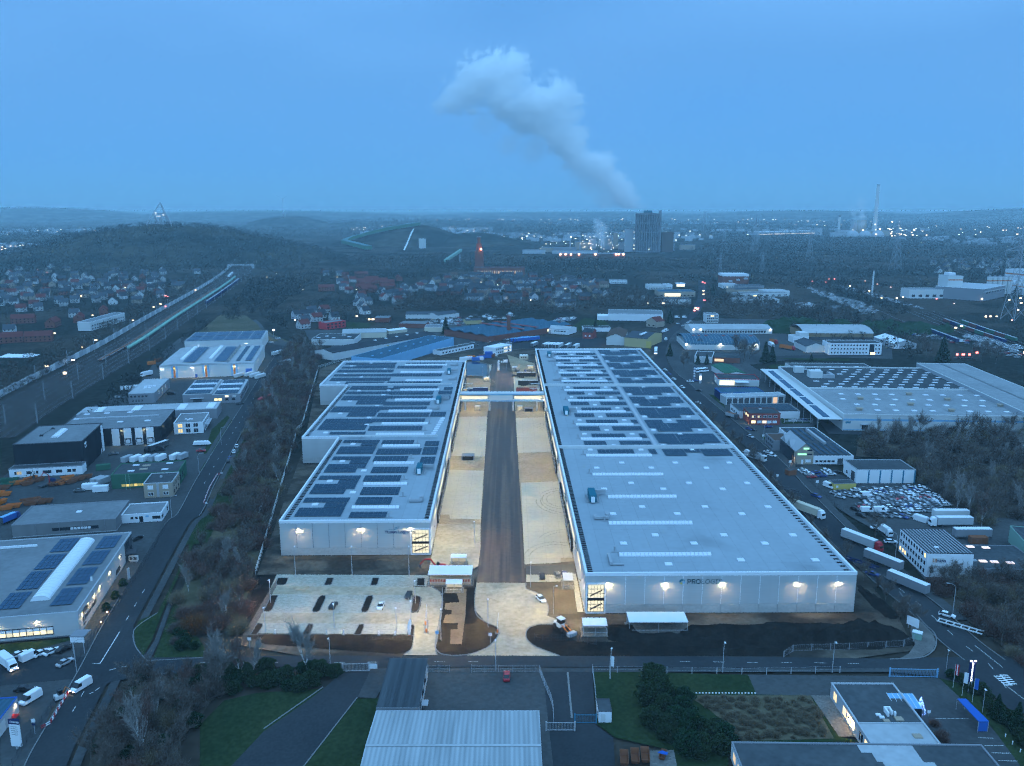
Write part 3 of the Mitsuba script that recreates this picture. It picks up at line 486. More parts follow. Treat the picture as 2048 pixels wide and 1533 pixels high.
for i in range(27): m.bx(1.2 + i * 1.92,1.25 + i * 1.92,1.3,1.35, W.zr, W.zr + 1.05)
W.p('roof_railing', m, 'steel', stuff=True)
for s in (14.7,41.2,68.5,94.9): strip_light(W, 22.8,40.2, s)
for s in (114.7,135.2,161.8,188.6,214.9,242.2): strip_light(W, 16.8,40.3, s)
for s in (269.1,295.4): strip_light(W, 10.5,39.8, s)
for q in ((3.4,20.4,100.5,104.8),(12.4,20.2,95,100.3),(3.6,20.2,82.5,94),(3.6,20.1,73.5,78.6),(12.1,20,67.8,73.3),(3.6,16.9,56,61.5),(3.6,20,61.7,67.5),(3.4,20.2,46.8,51.6),(12.2,20.1,41.4,46.6),(3.6,17,29.6,34.9),(3.6,20.1,35.1,41.2),(3.4,20.4,20.3,25.5),(12.2,20.2,14.8,20.1),(3.6,20.3,5.9,14.5),
 (21.7,36.6,97.3,104.6),(21.5,41.4,81.3,90.4),(21.7,36.6,70.9,78.8),(23.2,38.3,55.2,63.4),(21.8,36.7,44.2,52),(23.2,38.1,28.4,37),(23.2,36.4,17.9,25.8),(23.2,36.5,4.5,10.2),(42,48.6,94.6,102.8),(42.1,48.7,81,92.9),(42.3,48.7,61.7,77.8),
 (-14.3,12.8,215.4,220.5),(-14.3,8,220.7,226),(-14.4,12,203.5,210.8),(-14.2,12,187.8,199),(-4,12,177.4,187.6),(-14.6,11.8,159.6,172.4),(-4,11,150,159.4),(-13.6,11.8,136,145.4),(-13.6,10,123.3,135.8),(-6,11.4,115,119.3),
 (11.6,38.8,218,225),(11.8,37.4,202,210.6),(11.6,38.1,191.5,199),(11.8,37.6,175,183.6),(11.7,36.8,164.7,172.2),(12,39.4,149,157.7),(11.3,38.2,138,145.7),(11.5,38.2,122,130.3),(42.8,48.3,214.7,222.7),(40.3,48.4,202.5,212.4),(42.6,48.3,189.3,198.6),(40,48.1,149.5,159.8),
 (-31.8,4,297,304.6),(-31.8,4.6,283.5,290),(-23,4,290.2,295),(-32.3,5.2,269.5,279),(-32,5.8,256.2,263),(-31.6,6.5,242,252),(-20,4,232,240),(10.6,38.4,298.2,304),(6,37.2,283.2,292),(5.6,38.6,256,265.4),(6,39.6,233.4,239.6)): W.pv(*q)
for u, v in ((8.6,98.4),(8.6,71.8),(20.1,58.4),(8.6,45.1),(20.2,31.4),(8.5,18.4),(-14.2,302.6),(-26.1,291.9),(-1.9,281.6),(-25.6,265.5),(-13.2,254),(-24.7,236.9),(9.9,214),(-7.9,213.2),(8.4,201.6),(-8.3,185.6),(8.7,174.2),(-8.4,157),(8.4,147.8),(-8.2,118.5),(9.4,133.2)): W.dome(u, v, 1.9,1.9)
plant(W, 42.5,53,.8); plant(W, 41,178,1.0); plant(W, 42,262,.8)
for u, v in ((43,20),(42.5,292),(44,244),(38.5,165.5)): ductset(W, u, v)
for u, v in ((38.5,99),(38,76),(38.2,47),(40,27),(37.5,5),(41,212),(40,147),(40,122),(41,136)): vent(W, u, v)
for i in range(9): W.dome(44.4 + .33 * i, 113 + 4.1 * i, 2.0,1.8,.5)
m = meshkit.text_mesh('Yusen Logistics', 1.05,.05, True); sign(W, m, 36.6,8.15, 'navy', 'sign_lettering', 'dark lettering reading Yusen Logistics')
W.p('emblem', M().raw([[37.6,-.16,9.55],[40.5,-.16,9.75],[42.0,-.16,10.5],[41.4,-.16,10.0],[40.6,-.16,9.5],[38.8,-.16,9.45]],[[0,5,1],[1,5,4],[1,4,3],[1,3,2]]), 'plateblue')
W.p('emblem', M().raw([[39.6,-.16,10.0],[42.0,-.16,10.75],[40.7,-.16,10.02]],[[0,2,1]]), 'plateblue')
yard_side(W, 'R', 14,306,((28,100),(122,190),(205,300)))
for v in (3,28,56,84,112,140,168,196,224,252,282): W.lamp('R', v, 9.3, pw=YARD * (1.8 if v == 3 else 1), w=.9, weight=1.5, off=1.3, tilt=0)
# ---------------------------------------------------------------- things built once and set out many times
SG = {}
def group(gid, parts):                    # parts: {part name: (mesh, material[, smooth])}
 d = {'type': 'shapegroup'}
 for n, t in parts.items(): d[n] = mikit.ply(t[0].get(), 'm_' + t[1], t[2] if len(t) > 2 else False)
 scene[gid] = d; SG[gid] = 1
def put(gid, name, label, cat, x, y, z=0., rot=0., s=1.0, sz=None, grp=None):
 k = thing(name, label, cat, grp)
 scene[k] = dict(type='instance', sg={'type': 'ref', 'id': gid}, to_world=T().translate([x, y, z]).rotate([0,0,1], math.degrees(rot)).scale([s, s, sz or s]))
 return k
def wheel(x, y, r=.33, w=.22):
 a = np.arange(10) * 2 * PI / 10; v = np.vstack([np.c_[x + r * np.cos(a),0 * a + y - w / 2, r + r * np.sin(a)], np.c_[x + r * np.cos(a),0 * a + y + w / 2, r + r * np.sin(a)]])
 i = np.arange(10); j = (i + 1) % 10; k = np.arange(1,9)
 return M().raw(v, np.vstack([np.c_[i, j, j + 10], np.c_[i, j + 10, i + 10], np.c_[0 * k, k + 1, k], np.c_[0 * k + 10, k + 10, k + 11]]))
def loft(secs):                            # hull of cross rectangles: (x, half width, z)
 return M().hull([[x, s * w, z] for x, w, z in secs for s in (-1,1)])
def car(gid, paint, kind='saloon'):
 if kind == 'van':
  body = loft([(-2.6,.95,.35),(2.5,.95,.35),(2.75,.85,.6),(2.7,.85,1.0),(1.75,.88,1.2),(-2.6,.95,1.1)]); top = loft([(-2.62,.95,.5),(-2.55,.85,2.25),(1.0,.84,2.28),(1.75,.9,1.25),(1.2,.95,.5)])
  body.raw(*top.get()); glass = loft([(1.12,.86,2.15),(1.86,.9,1.3),(1.18,.87,2.12),(1.92,.86,1.2),(.5,.955,1.25),(.5,.87,2.0)]); roof = M().bx(-2.4,.8,-.7,.7,2.27,2.32)
  parts = {'body': (body, paint), 'windscreen': (glass, 'carglass'), 'roof': (roof, paint)}
 else:
  e = .35 if kind == 'estate' else 0.
  body = loft([(-2.15,.78,.28),(2.1,.78,.28),(2.25,.68,.5),(2.2,.70,.72),(1.2,.84,.92),(-1.0,.88,.95),(-2.2,.76,.88),(-2.25,.72,.5),(0,.9,.6)])
  glass = loft([(1.15,.80,.90),(.35,.62,1.40),(-1.0 - 1.4 * e, .62,1.40),(-1.75 - e, .78,.92)]); roof = loft([(.28,.63,1.38),(-.95 - 1.4 * e, .63,1.38),(.10,.56,1.46),(-.8 - 1.2 * e, .56,1.46)])
  parts = {'body': (body, paint), 'windows': (glass, 'carglass'), 'roof': (roof, paint)}
 xs = (1.7,-1.65) if kind == 'van' else (1.35,-1.35)
 for n, (x, y) in zip(('wheel', 'wheel_001', 'wheel_002', 'wheel_003'),[(a, b * .78) for a in xs for b in (-1,1)]): parts[n] = (wheel(x, y), 'tyre')
 lx = 2.72 if kind == 'van' else 2.2
 parts['headlight'] = (M().bx(lx - .06, lx + .04,.45,.7,.62,.76), 'skylight'); parts['headlight_001'] = (M().bx(lx - .06, lx + .04,-.7,-.45,.62,.76), 'skylight')
 group(gid, parts)
PAINT = ['white', 'black', 'grey', 'silver', 'red', 'blue']
for c in PAINT:
 car('g_saloon_' + c, 'paint' + c); car('g_estate_' + c, 'paint' + c, 'estate')
for c in ('white', 'black', 'grey'): car('g_van_' + c, 'paint' + c, 'van')
def lorry(gid, cab, box, top='lightgrey', tractor=True, Lb=13.6, rear='darkgrey'):
 p = {}
 p['trailer_box'] = (M().bx(-Lb, 0,-1.27,1.27,1.15,3.95), box); p['trailer_roof'] = (M().bx(-Lb + .05,-.05,-1.24,1.24,3.95,4.0), top)
 p['chassis'] = (M().bx(-Lb + .3,-.6,-.5,.5,.8,1.15).bx(-Lb + .1,-Lb + .3,-1.2,1.2,.5,.7), 'black'); p['rear_door'] = (M().bx(-Lb - .05,-Lb, -1.2,1.2,1.2,3.85), rear)
 n = 0
 for x in (-Lb + 2.2,-Lb + 3.5,-Lb + 4.8):
  for y in (-1,1): p['wheel' + ('_%03d' % n if n else '')] = (wheel(x, y, .5,.45), 'tyre'); n += 1
 if tractor:
  p['cab'] = (loft([(.3,1.2,.6),(2.45,1.2,.6),(2.5,1.15,1.3),(2.3,1.15,2.6),(1.6,1.05,3.7),(.35,1.15,3.75),(.3,1.2,1.0)]), cab); p['windscreen'] = (loft([(2.42,1.05,1.85),(2.32,1.0,2.7),(2.47,1.02,1.85),(2.37,.98,2.7)]), 'carglass')
  p['tractor_chassis'] = (M().bx(-2.2,2.2,-.6,.6,.5,.95), 'black')
  for x in (-1.2,1.6):
   for y in (-1,1): p['wheel_%03d' % n] = (wheel(x, y, .5,.4), 'tyre'); n += 1
 group(gid, p)
lorry('g_lorry_white', 'paintwhite', 'lightgrey', 'white'); lorry('g_lorry_red', 'paintred', 'lightgrey', 'white'); lorry('g_lorry_cream', 'paintwhite', 'cream', 'cream'); lorry('g_lorry_dark', 'paintblack', 'darkgrey', 'offwhite'); lorry('g_lorry_pink', 'paintred', 'pink', 'pink')
lorry('g_trailer_white', '', 'offwhite', 'white', False); lorry('g_trailer_grey', '', 'grey', 'white', False); lorry('g_trailer_black', '', 'black', 'offwhite', False); lorry('g_trailer_red', '', 'redbrick', 'brick', False); lorry('g_trailer_navy', '', 'navy', 'lightgrey', False); lorry('g_trailer_blue', '', 'blue', 'lightblue', False)
lorry('g_lorry_short', 'paintwhite', 'white', 'white', True, 7.0); lorry('g_lorry_orange', 'paintred', 'orange', 'rust', True, 6.5); lorry('g_lorry_blue', 'paintblue', 'blue', 'lightblue', True, 8.0)
def container(gid, mat, L=6.1):
 m = M().bx(-L / 2, L / 2,-1.2,1.2,.1,2.55); r = M()
 for i in range(int(L / .5)): x = -L / 2 + .3 + i * .5; r.bx(x, x + .22,-1.26,-1.2,.2,2.45).bx(x, x + .22,1.2,1.26,.2,2.45)
 r.bx(-L / 2 - .03, L / 2 + .03,-1.25,1.25,2.55,2.6)
 group(gid, {'shell': (m, mat), 'rib': (r, mat), 'door': (M().bx(L / 2, L / 2 + .06,-1.1,-.05,.25,2.4), mat), 'door_001': (M().bx(L / 2, L / 2 + .06,.05,1.1,.25,2.4), mat)})
for c in ('white', 'blue', 'orange', 'steel', 'rust', 'green'): container('g_container_' + c, c)
def skip(gid, mat):
 b = M().raw([[-2,-.9,.15],[2,-.9,.15],[2,.9,.15],[-2,.9,.15],[-2.9,-1.1,1.7],[2.9,-1.1,1.7],[2.9,1.1,1.7],[-2.9,1.1,1.7]],[[0,3,2,1],[0,1,5,4],[1,2,6,5],[2,3,7,6],[3,0,4,7]])
 b.raw([[-2,-.85,.25],[2,-.85,.25],[2,.85,.25],[-2,.85,.25],[-2.8,-1.02,1.68],[2.8,-1.02,1.68],[2.8,1.02,1.68],[-2.8,1.02,1.68]],[[0,1,2,3],[4,5,1,0],[5,6,2,1],[6,7,3,2],[7,4,0,3]])
 r = M()
 for i in range(6): x = -2 + i * .8; r.bx(x, x + .1,-1.12,-.98,.4,1.7).bx(x, x + .1,.98,1.12,.4,1.7)
 group(gid, {'hopper': (b, mat), 'rib': (r, mat), 'rim': (M().bx(-2.95,2.95,-1.18,-1.06,1.62,1.74).bx(-2.95,2.95,1.06,1.18,1.62,1.74).bx(-3,-2.85,-1.06,1.06,1.62,1.74).bx(2.85,3,-1.06,1.06,1.62,1.74), mat)})
skip('g_skip_orange', 'orange'); skip('g_skip_rust', 'rust'); skip('g_skip_green', 'green')
group('g_lamppost', {'post': (M().cyl(0,0,0,8.2,.10,.055,6), 'steel'), 'arm': (M().tube([[0,0,8.15],[0,-.7,8.3]],.045,4), 'steel'), 'lamp_head': (M().bx(-.16,.16,-1.1,-.45,8.24,8.36), 'white')})
group('g_lamppost_short', {'post': (M().cyl(0,0,0,6.2,.09,.05,6), 'steel'), 'lamp_head': (M().bx(-.2,.2,-.5,.15,6.15,6.28), 'white')})
group('g_streetlight', {'post': (M().tube([[0,0,0],[0,0,8.],[.3,0,9.2],[1.2,0,9.7],[2.2,0,9.75]],[.11,.09,.07,.06,.05],6), 'steel'), 'lamp_head': (M().bx(1.9,2.8,-.16,.16,9.66,9.82), 'lightgrey')})
def sgroup(gid, parts): group(gid, parts)
def mast(gid, h):                          # railway catenary mast with cantilever
 m = M().bx(-.18,-.10,-.18,.18,0, h).bx(.10,.18,-.18,.18,0, h)
 for i in range(int(h / .7)): m.tube([[-.14,0, i * .7],[.14,0, i * .7 + .6]],.03,3)
 group(gid, {'mast': (m, 'steel'), 'cantilever': (M().tube([[0,0, h - 1.2],[3.3,0, h - .9]],.05,4).tube([[0,0, h - 2.8],[3.2,0, h - 1.0]],.05,4), 'steel')})
mast('g_mast', 9.5)
def pylon(gid, h, w=.16):
 m = M(); lev = [0,.16,.32,.46,.58,.68,.77,.85,.92,1.0]; hw = lambda t: h * (.085 * (1 - t) ** 1.25 + .009)
 for (t0, t1) in zip(lev[:-1], lev[1:]):
  a, b = hw(t0), hw(t1); c0 = [(-a, -a),(a, -a),(a, a),(-a, a)]; c1 = [(-b, -b),(b, -b),(b, b),(-b, b)]
  for i in range(4):
   j = (i + 1) % 4
   m.tube([[*c0[i], t0 * h],[*c1[i], t1 * h]], w, 3); m.tube([[*c0[i], t0 * h],[*c1[j], t1 * h]], w * .6,3); m.tube([[*c0[j], t0 * h],[*c1[i], t1 * h]], w * .6,3)
 arms = []
 for t, L in ((.66,.17),(.78,.23),(.90,.15)):
  a = M()
  for s in (-1,1):
   for y in (-hw(t), hw(t)): a.tube([[s * hw(t), y, t * h],[s * L * h, 0, t * h]], w * .8,3); a.tube([[s * hw(t), y, (t + .045) * h],[s * L * h, 0, t * h]], w * .6,3)
   a.cyl(s * L * h, 0, t * h - 3, t * h, .12, n=4)
  arms.append(a)
 group(gid, {'lattice_tower': (m, 'steel'), 'cross_arm': (arms[0], 'steel'), 'cross_arm_001': (arms[1], 'steel'), 'cross_arm_002': (arms[2], 'steel')})
pylon('g_pylon', 52)
# ---- plants
def bare_tree(seed, h, spread=.42, twigs=900, up=.35, r0=.20, forks=4):
 rng = np.random.default_rng(seed); tr, cr = M(), M(); ends = []
 def grow(p, d, L, r, lev):
  n = 3 if lev < 2 else 2; pts = [p]; rs = [r]
  for i in range(n):
   d = d + rng.normal(0,.13,3) + [0,0, up * .12]; d /= np.linalg.norm(d); p = p + d * L / n; pts.append(p); rs.append(r * (1 - .5 * (i + 1) / n))
  (tr if lev < 2 else cr).tube(pts, rs, 5 if lev == 0 else 3, cap=False)
  if lev >= 3: ends.append((p, d, L)); return
  k = forks + (lev == 0) * 2
  for i in range(k):
   t = 1 if i == 0 else rng.uniform(.38,1); q = np.array(pts[0]) + (np.array(pts[-1]) - pts[0]) * t if lev == 0 else np.array(pts[min(n, int(t * n) + 0)])
   if lev == 0: j = min(n, max(1, round(t * n))); q = np.array(pts[j])
   a = rng.uniform(0,2 * PI); side = np.array([math.cos(a), math.sin(a),0]); nd = d * (1 - spread) + side * spread * rng.uniform(.6,1.5) + [0,0, up * .4]
   if i == 0: nd = d + side * .18
   grow(q, nd / np.linalg.norm(nd), L * rng.uniform(.52,.78), r * (.55 if i else .62), lev + 1)
 grow(np.zeros(3), np.array([0,0,1.]), h * .42, r0,0)
 P = np.array([e[0] for e in ends]); D = np.array([e[1] for e in ends]); Ls = np.array([e[2] for e in ends])
 i = rng.integers(0, len(P), twigs); st = P[i] - D[i] * Ls[i][:, None] * rng.uniform(0,1,(twigs, 1)); dd = D[i] * .6 + rng.normal(0,.6,(twigs, 3)) + [0,0,.22]; dd /= np.linalg.norm(dd, axis=1, keepdims=True)
 le = h * rng.uniform(.05,.13,(twigs, 1)); s = np.cross(dd, rng.normal(0,1,(twigs, 3))); s /= np.linalg.norm(s, axis=1, keepdims=True); s *= h * .0034
 b = np.arange(twigs) * 3; cr.raw(np.stack([st - s, st + s, st + dd * le],1).reshape(-1,3), np.c_[b, b + 1, b + 2])
 return tr, cr
for i in range(4):
 a, b = bare_tree(11 + i, 12 + i, .46,1500); group('g_tree_%d' % i, {'trunk': (a, 'trunk'), 'crown': (b, 'twig')})
for i in range(3):
 a, b = bare_tree(40 + i, 13,.30,1000,.7,.15,4); group('g_birch_%d' % i, {'trunk': (a, 'bark'), 'crown': (b, ('birchtwig', 'birchtwig', 'redtwig')[i])})
for i in range(2):
 a, b = bare_tree(60 + i, 9,.5,1400,.3,.13,4); group('g_redtree_%d' % i, {'trunk': (a, 'trunk'), 'crown': (b, 'redtwig')})
def scrub(seed, n, h, w, ww=.05):
 rng = np.random.default_rng(seed); p = np.c_[rng.normal(0, w * .3,(n, 2)), rng.uniform(0, h * .35, n)]; d = np.c_[p[:, :2] / w * .9, np.full(n, .8)] + rng.normal(0,.35,(n, 3)); d /= np.linalg.norm(d, axis=1, keepdims=True)
 s = np.cross(d, rng.normal(0,1,(n, 3))); s /= np.linalg.norm(s, axis=1, keepdims=True); s *= ww; L = h * rng.uniform(.35,.95,(n, 1)); b = np.arange(n) * 3
 return M().raw(np.stack([p - s, p + s, p + d * L],1).reshape(-1,3), np.c_[b, b + 1, b + 2])
for i, mt in enumerate(('redtwig', 'twig', 'orangetwig', 'drybrush')): group('g_scrub_%d' % i, {'stems': (scrub(80 + i, 1100,3.4,2.6), mt)})
def leafy(seed, n, shape, size):
 # leaf sprays through a crown volume given by shape(unit height t) -> radius
 rng = np.random.default_rng(seed); t = rng.uniform(0,1, n); a = rng.uniform(0,2 * PI, n); lump = 1 + .22 * np.sin(3 * a + 7 * t) + .16 * np.sin(7 * a - 11 * t + seed)
 r = np.array([shape(x) for x in t]) * lump * np.sqrt(rng.uniform(.25,1, n)); c = np.c_[r * np.cos(a), r * np.sin(a), t]
 d = np.c_[np.cos(a), np.sin(a), rng.uniform(-.2,.7, n)] + rng.normal(0,.5,(n, 3)); d /= np.linalg.norm(d, axis=1, keepdims=True); s = np.cross(d, rng.normal(0,1,(n, 3))); s /= np.linalg.norm(s, axis=1, keepdims=True)
 return c, d * size, s * size * .45, n
def leaf_mesh(q, sx, sz):
 c, d, s, n = q; c = c * [sx, sx, sz]; b = np.arange(n) * 4
 return M().raw(np.stack([c - s * .6, c + d * .5 - s * .1, c + s * .6, c - d * .5],1).reshape(-1,3), np.c_[b, b + 1, b + 2, b + 3])
cone = lambda t: (1 - t) * .98 + .02; blob = lambda t: math.sqrt(max(0,1 - (2 * t - .9) ** 2 * .8)) if t < .98 else .1
for i in range(2): group('g_fir_%d' % i, {'trunk': (M().cyl(0,0,0,9,.2,.05,5), 'trunk'), 'crown': (leaf_mesh(leafy(90 + i, 2600, cone, .75),2.9,11), 'evergreen')})
for i in range(3): group('g_bush_%d' % i, {'foliage': (leaf_mesh(leafy(95 + i, 2400, blob, .42),2.0,3.0),('hedge', 'evergreen', 'hedge')[i])})
group('g_topiary', {'foliage': (leaf_mesh(leafy(99,1500, lambda t: math.sqrt(max(.02,1 - t * t)),.25),1.1,2.1), 'evergreen')})
# ---------------------------------------------------------------- the site: bridge, trailers, shelters, barriers, cars
k = thing('footbridge', 'glazed white and blue bridge linking both halls across the yard', 'bridge')
x0, x1, y0, y1 = -31.6,19.2,484.5,489.5
part(k, 'deck', M().bx(x0, x1, y0 - .2, y1 + .2,5.9,6.6), 'lightblue'); part(k, 'bridge_roof', M().bx(x0, x1, y0 - .25, y1 + .25,10.3,10.9), 'offwhite'); part(k, 'roof_edge', M().bx(x0, x1, y0 - .34, y0 - .26,9.95,10.5), 'lightblue')
part(k, 'side_panel', M().bx(-14.0,.6, y0 - .22, y0,6.62,10.28), 'offwhite'); part(k, 'wall', M().bx(x0, x1, y1 - .1, y1,6.62,10.28), 'white'); part(k, 'sill', M().bx(x0,-14.02, y0 - .12, y0,6.62,7.3), 'white'); part(k, 'sill', M().bx(.62, x1, y0 - .12, y0,6.62,7.3), 'white')
for a, b in ((-30.2,-14.6),(1.2,17.2)):
 n = 7; st = (b - a) / n
 for i in range(n):
  q = key(k + '__lit_window'); scene[q] = mikit.ply(M().quad([a + i * st + .1, y0 - .05,7.4],[a + (i + 1) * st - .1, y0 - .05,7.4],[a + (i + 1) * st - .1, y0 - .05,9.3],[a + i * st + .1, y0 - .05,9.3]).get(), 'm_cream', emitter={**glow((1., .82,.42),.09), 'sampling_weight': .3})
 m = M()
 for i in range(2 * n + 1): m.bx(a + i * st / 2 - .05, a + i * st / 2 + .05, y0 - .14, y0 - .06,7.3,9.4)
 part(k, 'mullion', m, 'white', stuff=True)
for x in (-28.2,-13.6,.7,15.0): part(k, 'column', M().cyl(x, 486,0,5.9,.5, n=12), 'offwhite')
for i, x in enumerate((-24,-7,11)):
 kk = part(k, 'lamp_housing', M().bx(x - .35, x + .35,486.6,487.2,5.72,5.88), 'darkgrey'); q = key(kk + '__lens'); scene[q] = mikit.ply(M().raw([[x - .3,486.7,5.7],[x - .3,487.1,5.7],[x + .3,487.1,5.7],[x + .3,486.7,5.7]],[[0,1,2,3]]).get(), 'm_white', emitter={**glow(WARM, 28), 'sampling_weight': 1.})
YT = 'trailers docked along the lit yard'
for g, nm, q, r, lb in (('g_trailer_black', 'semitrailer', (17,584),0, 'black semitrailer with a yellow lit roof, farthest back at the right dock'),('g_trailer_black', 'semitrailer', (17.8,555.9),0, 'black semitrailer at the right dock in front of another black one'),('g_trailer_red', 'semitrailer', (16.4,532),0, 'red semitrailer at the right dock behind the bridge'),('g_trailer_navy', 'semitrailer', (-29.4,532.8), PI, 'dark blue semitrailer at the left dock behind the bridge')):
 put(g, nm, lb, 'trailer', q[0], q[1],0, r)
def stair_tower(x, y, s):
 k = thing('stair_tower', 'lit steel roof stair at the %s end of the bridge' % ('left' if s > 0 else 'right'), 'staircase'); m = M()
 for i in range(4): m.tube([[x, y, 1 + 3 * i],[x + s * 6, y, 3 + 3 * i]],.12,4); m.bx(min(x, x + s * 6), max(x, x + s * 6), y - .7, y + .7,3 * i + 2.95,3 * i + 3.05)
 part(k, 'flight', m, 'offwhite'); m = M()
 for a in (0,6):
  for b in (-.7,.7): m.cyl(x + s * a, y + b, 0,13.5,.08, n=4)
 part(k, 'frame', m, 'steel')
stair_tower(-30.5,507,1); stair_tower(17.2,507,-1)
def shelter(x, y, w, d, h, roof, label, name='shelter', slab='paving_old', lit=None, glaz=True):
 k = thing(name, label, 'shelter'); part(k, 'roof', M().bx(x - w / 2, x + w / 2, y, y + d, h, h + .25), roof); m = M()
 for a in (-w / 2 + .15,0, w / 2 - .15):
  for b in (.15, d - .15): m.bx(x + a - .06, x + a + .06, y + b - .06, y + b + .06,0, h)
 part(k, 'post', m, 'steel', stuff=True); part(k, 'slab', M().bx(x - w / 2 - .5, x + w / 2 + .5, y - .6, y + d + .5,0,.12), slab)
 if glaz: part(k, 'back_panel', M().bx(x - w / 2 + .2, x + w / 2 - .2, y + d - .12, y + d - .06,.3, h - .2), 'plinthc' if lit is None else 'cream')
 m = M(); m.bx(x - w / 2, x + w / 2, y + .1, y + .2,.9,1.0); part(k, 'rail', m, 'steel')
 if lit: q = key(k + '__lamp'); scene[q] = mikit.ply(M().raw([[x - .4, y + d / 2 - .1, h - .02],[x - .4, y + d / 2 + .1, h - .02],[x + .4, y + d / 2 + .1, h - .02],[x + .4, y + d / 2 - .1, h - .02]],[[0,1,2,3]]).get(), 'm_white', emitter={**glow(WARM, lit), 'sampling_weight': .6})
 return k
q = (-20.1,249.2); shelter(q[0], q[1],14.2,7,3.6, 'white', 'long white roofed gatehouse on a rough brick base between the two drives', 'gatehouse', 'gravel')
k = key('gatehouse__brick_wall'); M().bx(q[0] - 6.6, q[0] + 6.6, q[1] + .3, q[1] + 6,.13,2.4).add(k, 'tan')
m = M()
for i in range(15): m.bx(q[0] - 6.5 + i * .88, q[0] - 6.0 + i * .88, q[1] + .18, q[1] + .28,1.2,2.0)
part('gatehouse', 'opening', m, 'redbrick', stuff=True)
q = (-18.5,244.4); shelter(q[0], q[1],5.2,3.2,2.7, 'white', 'small lit shelter in front of the gatehouse', lit=20)
q = (-18.3,264.3); shelter(q[0], q[1],5.4,3.0,2.8, 'white', 'small lit shelter on the gravel bay right of the left hall', lit=28)
q = (18.1,246.8); shelter(q[0], q[1],3.2,5.5,2.8, 'offwhite', 'narrow shelter beside the pavement at the corner of the right hall')
q = (23.8,217); shelter(q[0], q[1],7.0,4.5,3.0, 'white', 'white roofed bicycle shelter on the earth before the right hall')
q = (42.1,218.3); shelter(q[0], q[1],17.0,6,3.4, 'white', 'large white roofed smoking shelter on the earth before the right hall')
for lb in ('left', 'right'): q = ((-20.8,485) if lb == 'left' else (4.8,485)); shelter(q[0], q[1],3.2,2.4,2.6, 'white', 'small lit smoking shelter behind the bridge in the %s bay' % lb, lit=30)
q = (-18,570); shelter(q[0], q[1],4,3,2.8, 'white', 'lit white shelter near the pond behind the left dock', lit=40)
q = (2,608); shelter(q[0], q[1],4,3,2.8, 'white', 'white shelter by the parked cars behind the right dock')
q = (14,612); shelter(q[0], q[1],4.4,3,3.0, 'white', 'lit white shelter beside the far end of the right hall', lit=40)
w = B('cabin', 'white flat site cabin beyond the yard beside the far end of the right hall', 'cabin', (6,657),(13,657),6); w.shell(3.2, 'cream', 'white', .2,.25); w.row('F', 3,1, w.L - 1,1,2.3, 'glass')
q = (-21.4,386.9); k = thing('air_duct_box', 'dark box shaped roof hatch standing on the concrete of the left bay', 'box'); part(k, 'casing', M().bx(q[0] - 3, q[0] + 3, q[1] - 2, q[1] + 3,0,2.2), 'grey'); part(k, 'opening', M().bx(q[0] - 2.6, q[0] + 2.6, q[1] - 2.06, q[1] - 2.0,.2,2.0), 'black')
q = (10,483.9); k = thing('air_duct_box', 'dark box standing under the right end of the bridge', 'box'); part(k, 'casing', M().bx(q[0] - 2.6, q[0] + 2.6, q[1] - 2, q[1] + 2,0,2.2), 'grey'); part(k, 'opening', M().bx(q[0] - 2.2, q[0] + 2.2, q[1] - 2.06, q[1] - 2.0,.2,2.0), 'black')
# lamp posts of the site; the lit ones shine straight down from flat lenses
def lens(k, q, r, z, off, pw, col=(1., .76,.40)):
 x, y = q[0] + math.sin(r) * off, q[1] - math.cos(r) * off; p = key(k + '__lens'); scene[p] = mikit.ply(M().raw([[x - .2, y - .2, z],[x - .2, y + .2, z],[x + .2, y + .2, z],[x + .2, y - .2, z]],[[0,1,2,3]]).get(), 'm_white', emitter={**glow(col, pw / (.16 * PI)), 'sampling_weight': 1.})
LP = 'lamp posts of the new site'
for q in ((-71.8,255.6),(-53,255.6),(-34.1,255.6)): put('g_lamppost', 'lamp_post', 'slim white lamp post on the strip before the left hall', 'lamp post', q[0], q[1],0, PI, 1.25, grp='lamp posts before the left hall')
for q, r in (((-74.8,237),0),((-71.2,219.1),0),((-51.8,221.5),0),((-33.3,218.8),0),((-29.6,223.1),0),((-29.9,236.5),0)): lens(put('g_lamppost_short', 'lamp_post', 'slim lamp post standing in the car park', 'lamp post', q[0], q[1],0, r, 1.25, grp='lamp posts in the car park'), q, r, 7.62,.2, CARPARK)
for q, r, lb in (((-20.1,214.5), PI, 'lamp post on the dark soil between the two drives'),((-7,222.1),0, 'lamp post at the kerb left of the main entrance drive'),((6,247.8),0, 'lamp post beside the dark cars at the right hall'),((12.5,230), PI / 2, 'lamp post on the brown soil by the right hall corner'),((-13.7,282.7),0, 'lamp post at the edge of the gravel bay'),((-48.3,199.9),0, 'lamp post on the front road verge below the car park'),((-4.3,199),0, 'lamp post at the fence below the main entrance'),((-21,579),0, 'tall mast beside the pond'),((-4,615),0, 'tall mast at the far end of the yard lane'),((-15.2,391.2),0, 'lamp post at the edge of the left concrete bay'),((25.6,194.9),0, 'lamp post with white head beside the flag on the lawn edge'),((55.5,197.8),0, 'lamp post on the front road left of two on the lawn side'),((84.4,197.8),0, 'lamp post on the front road above the flat office')):
 k = put('g_lamppost', 'lamp_post', lb, 'lamp post', q[0], q[1],0, r, 1.1)
 if any(w in lb for w in ('two drives', 'main entrance drive', 'dark cars', 'hall corner', 'gravel bay', 'pond', 'yard lane')): lens(k, q, r, 9.02,.85, CARPARK * 1.5)
q = (-10,608); k = thing('sign_pylon', 'tall narrow white totem at the far end of the yard lane', 'sign'); part(k, 'panel', M().bx(q[0] - .7, q[0] + .7, q[1], q[1] + .3,.6,8.5), 'white'); part(k, 'foot', M().bx(q[0] - .9, q[0] + .9, q[1] - .2, q[1] + .5,0,.6), 'orange')
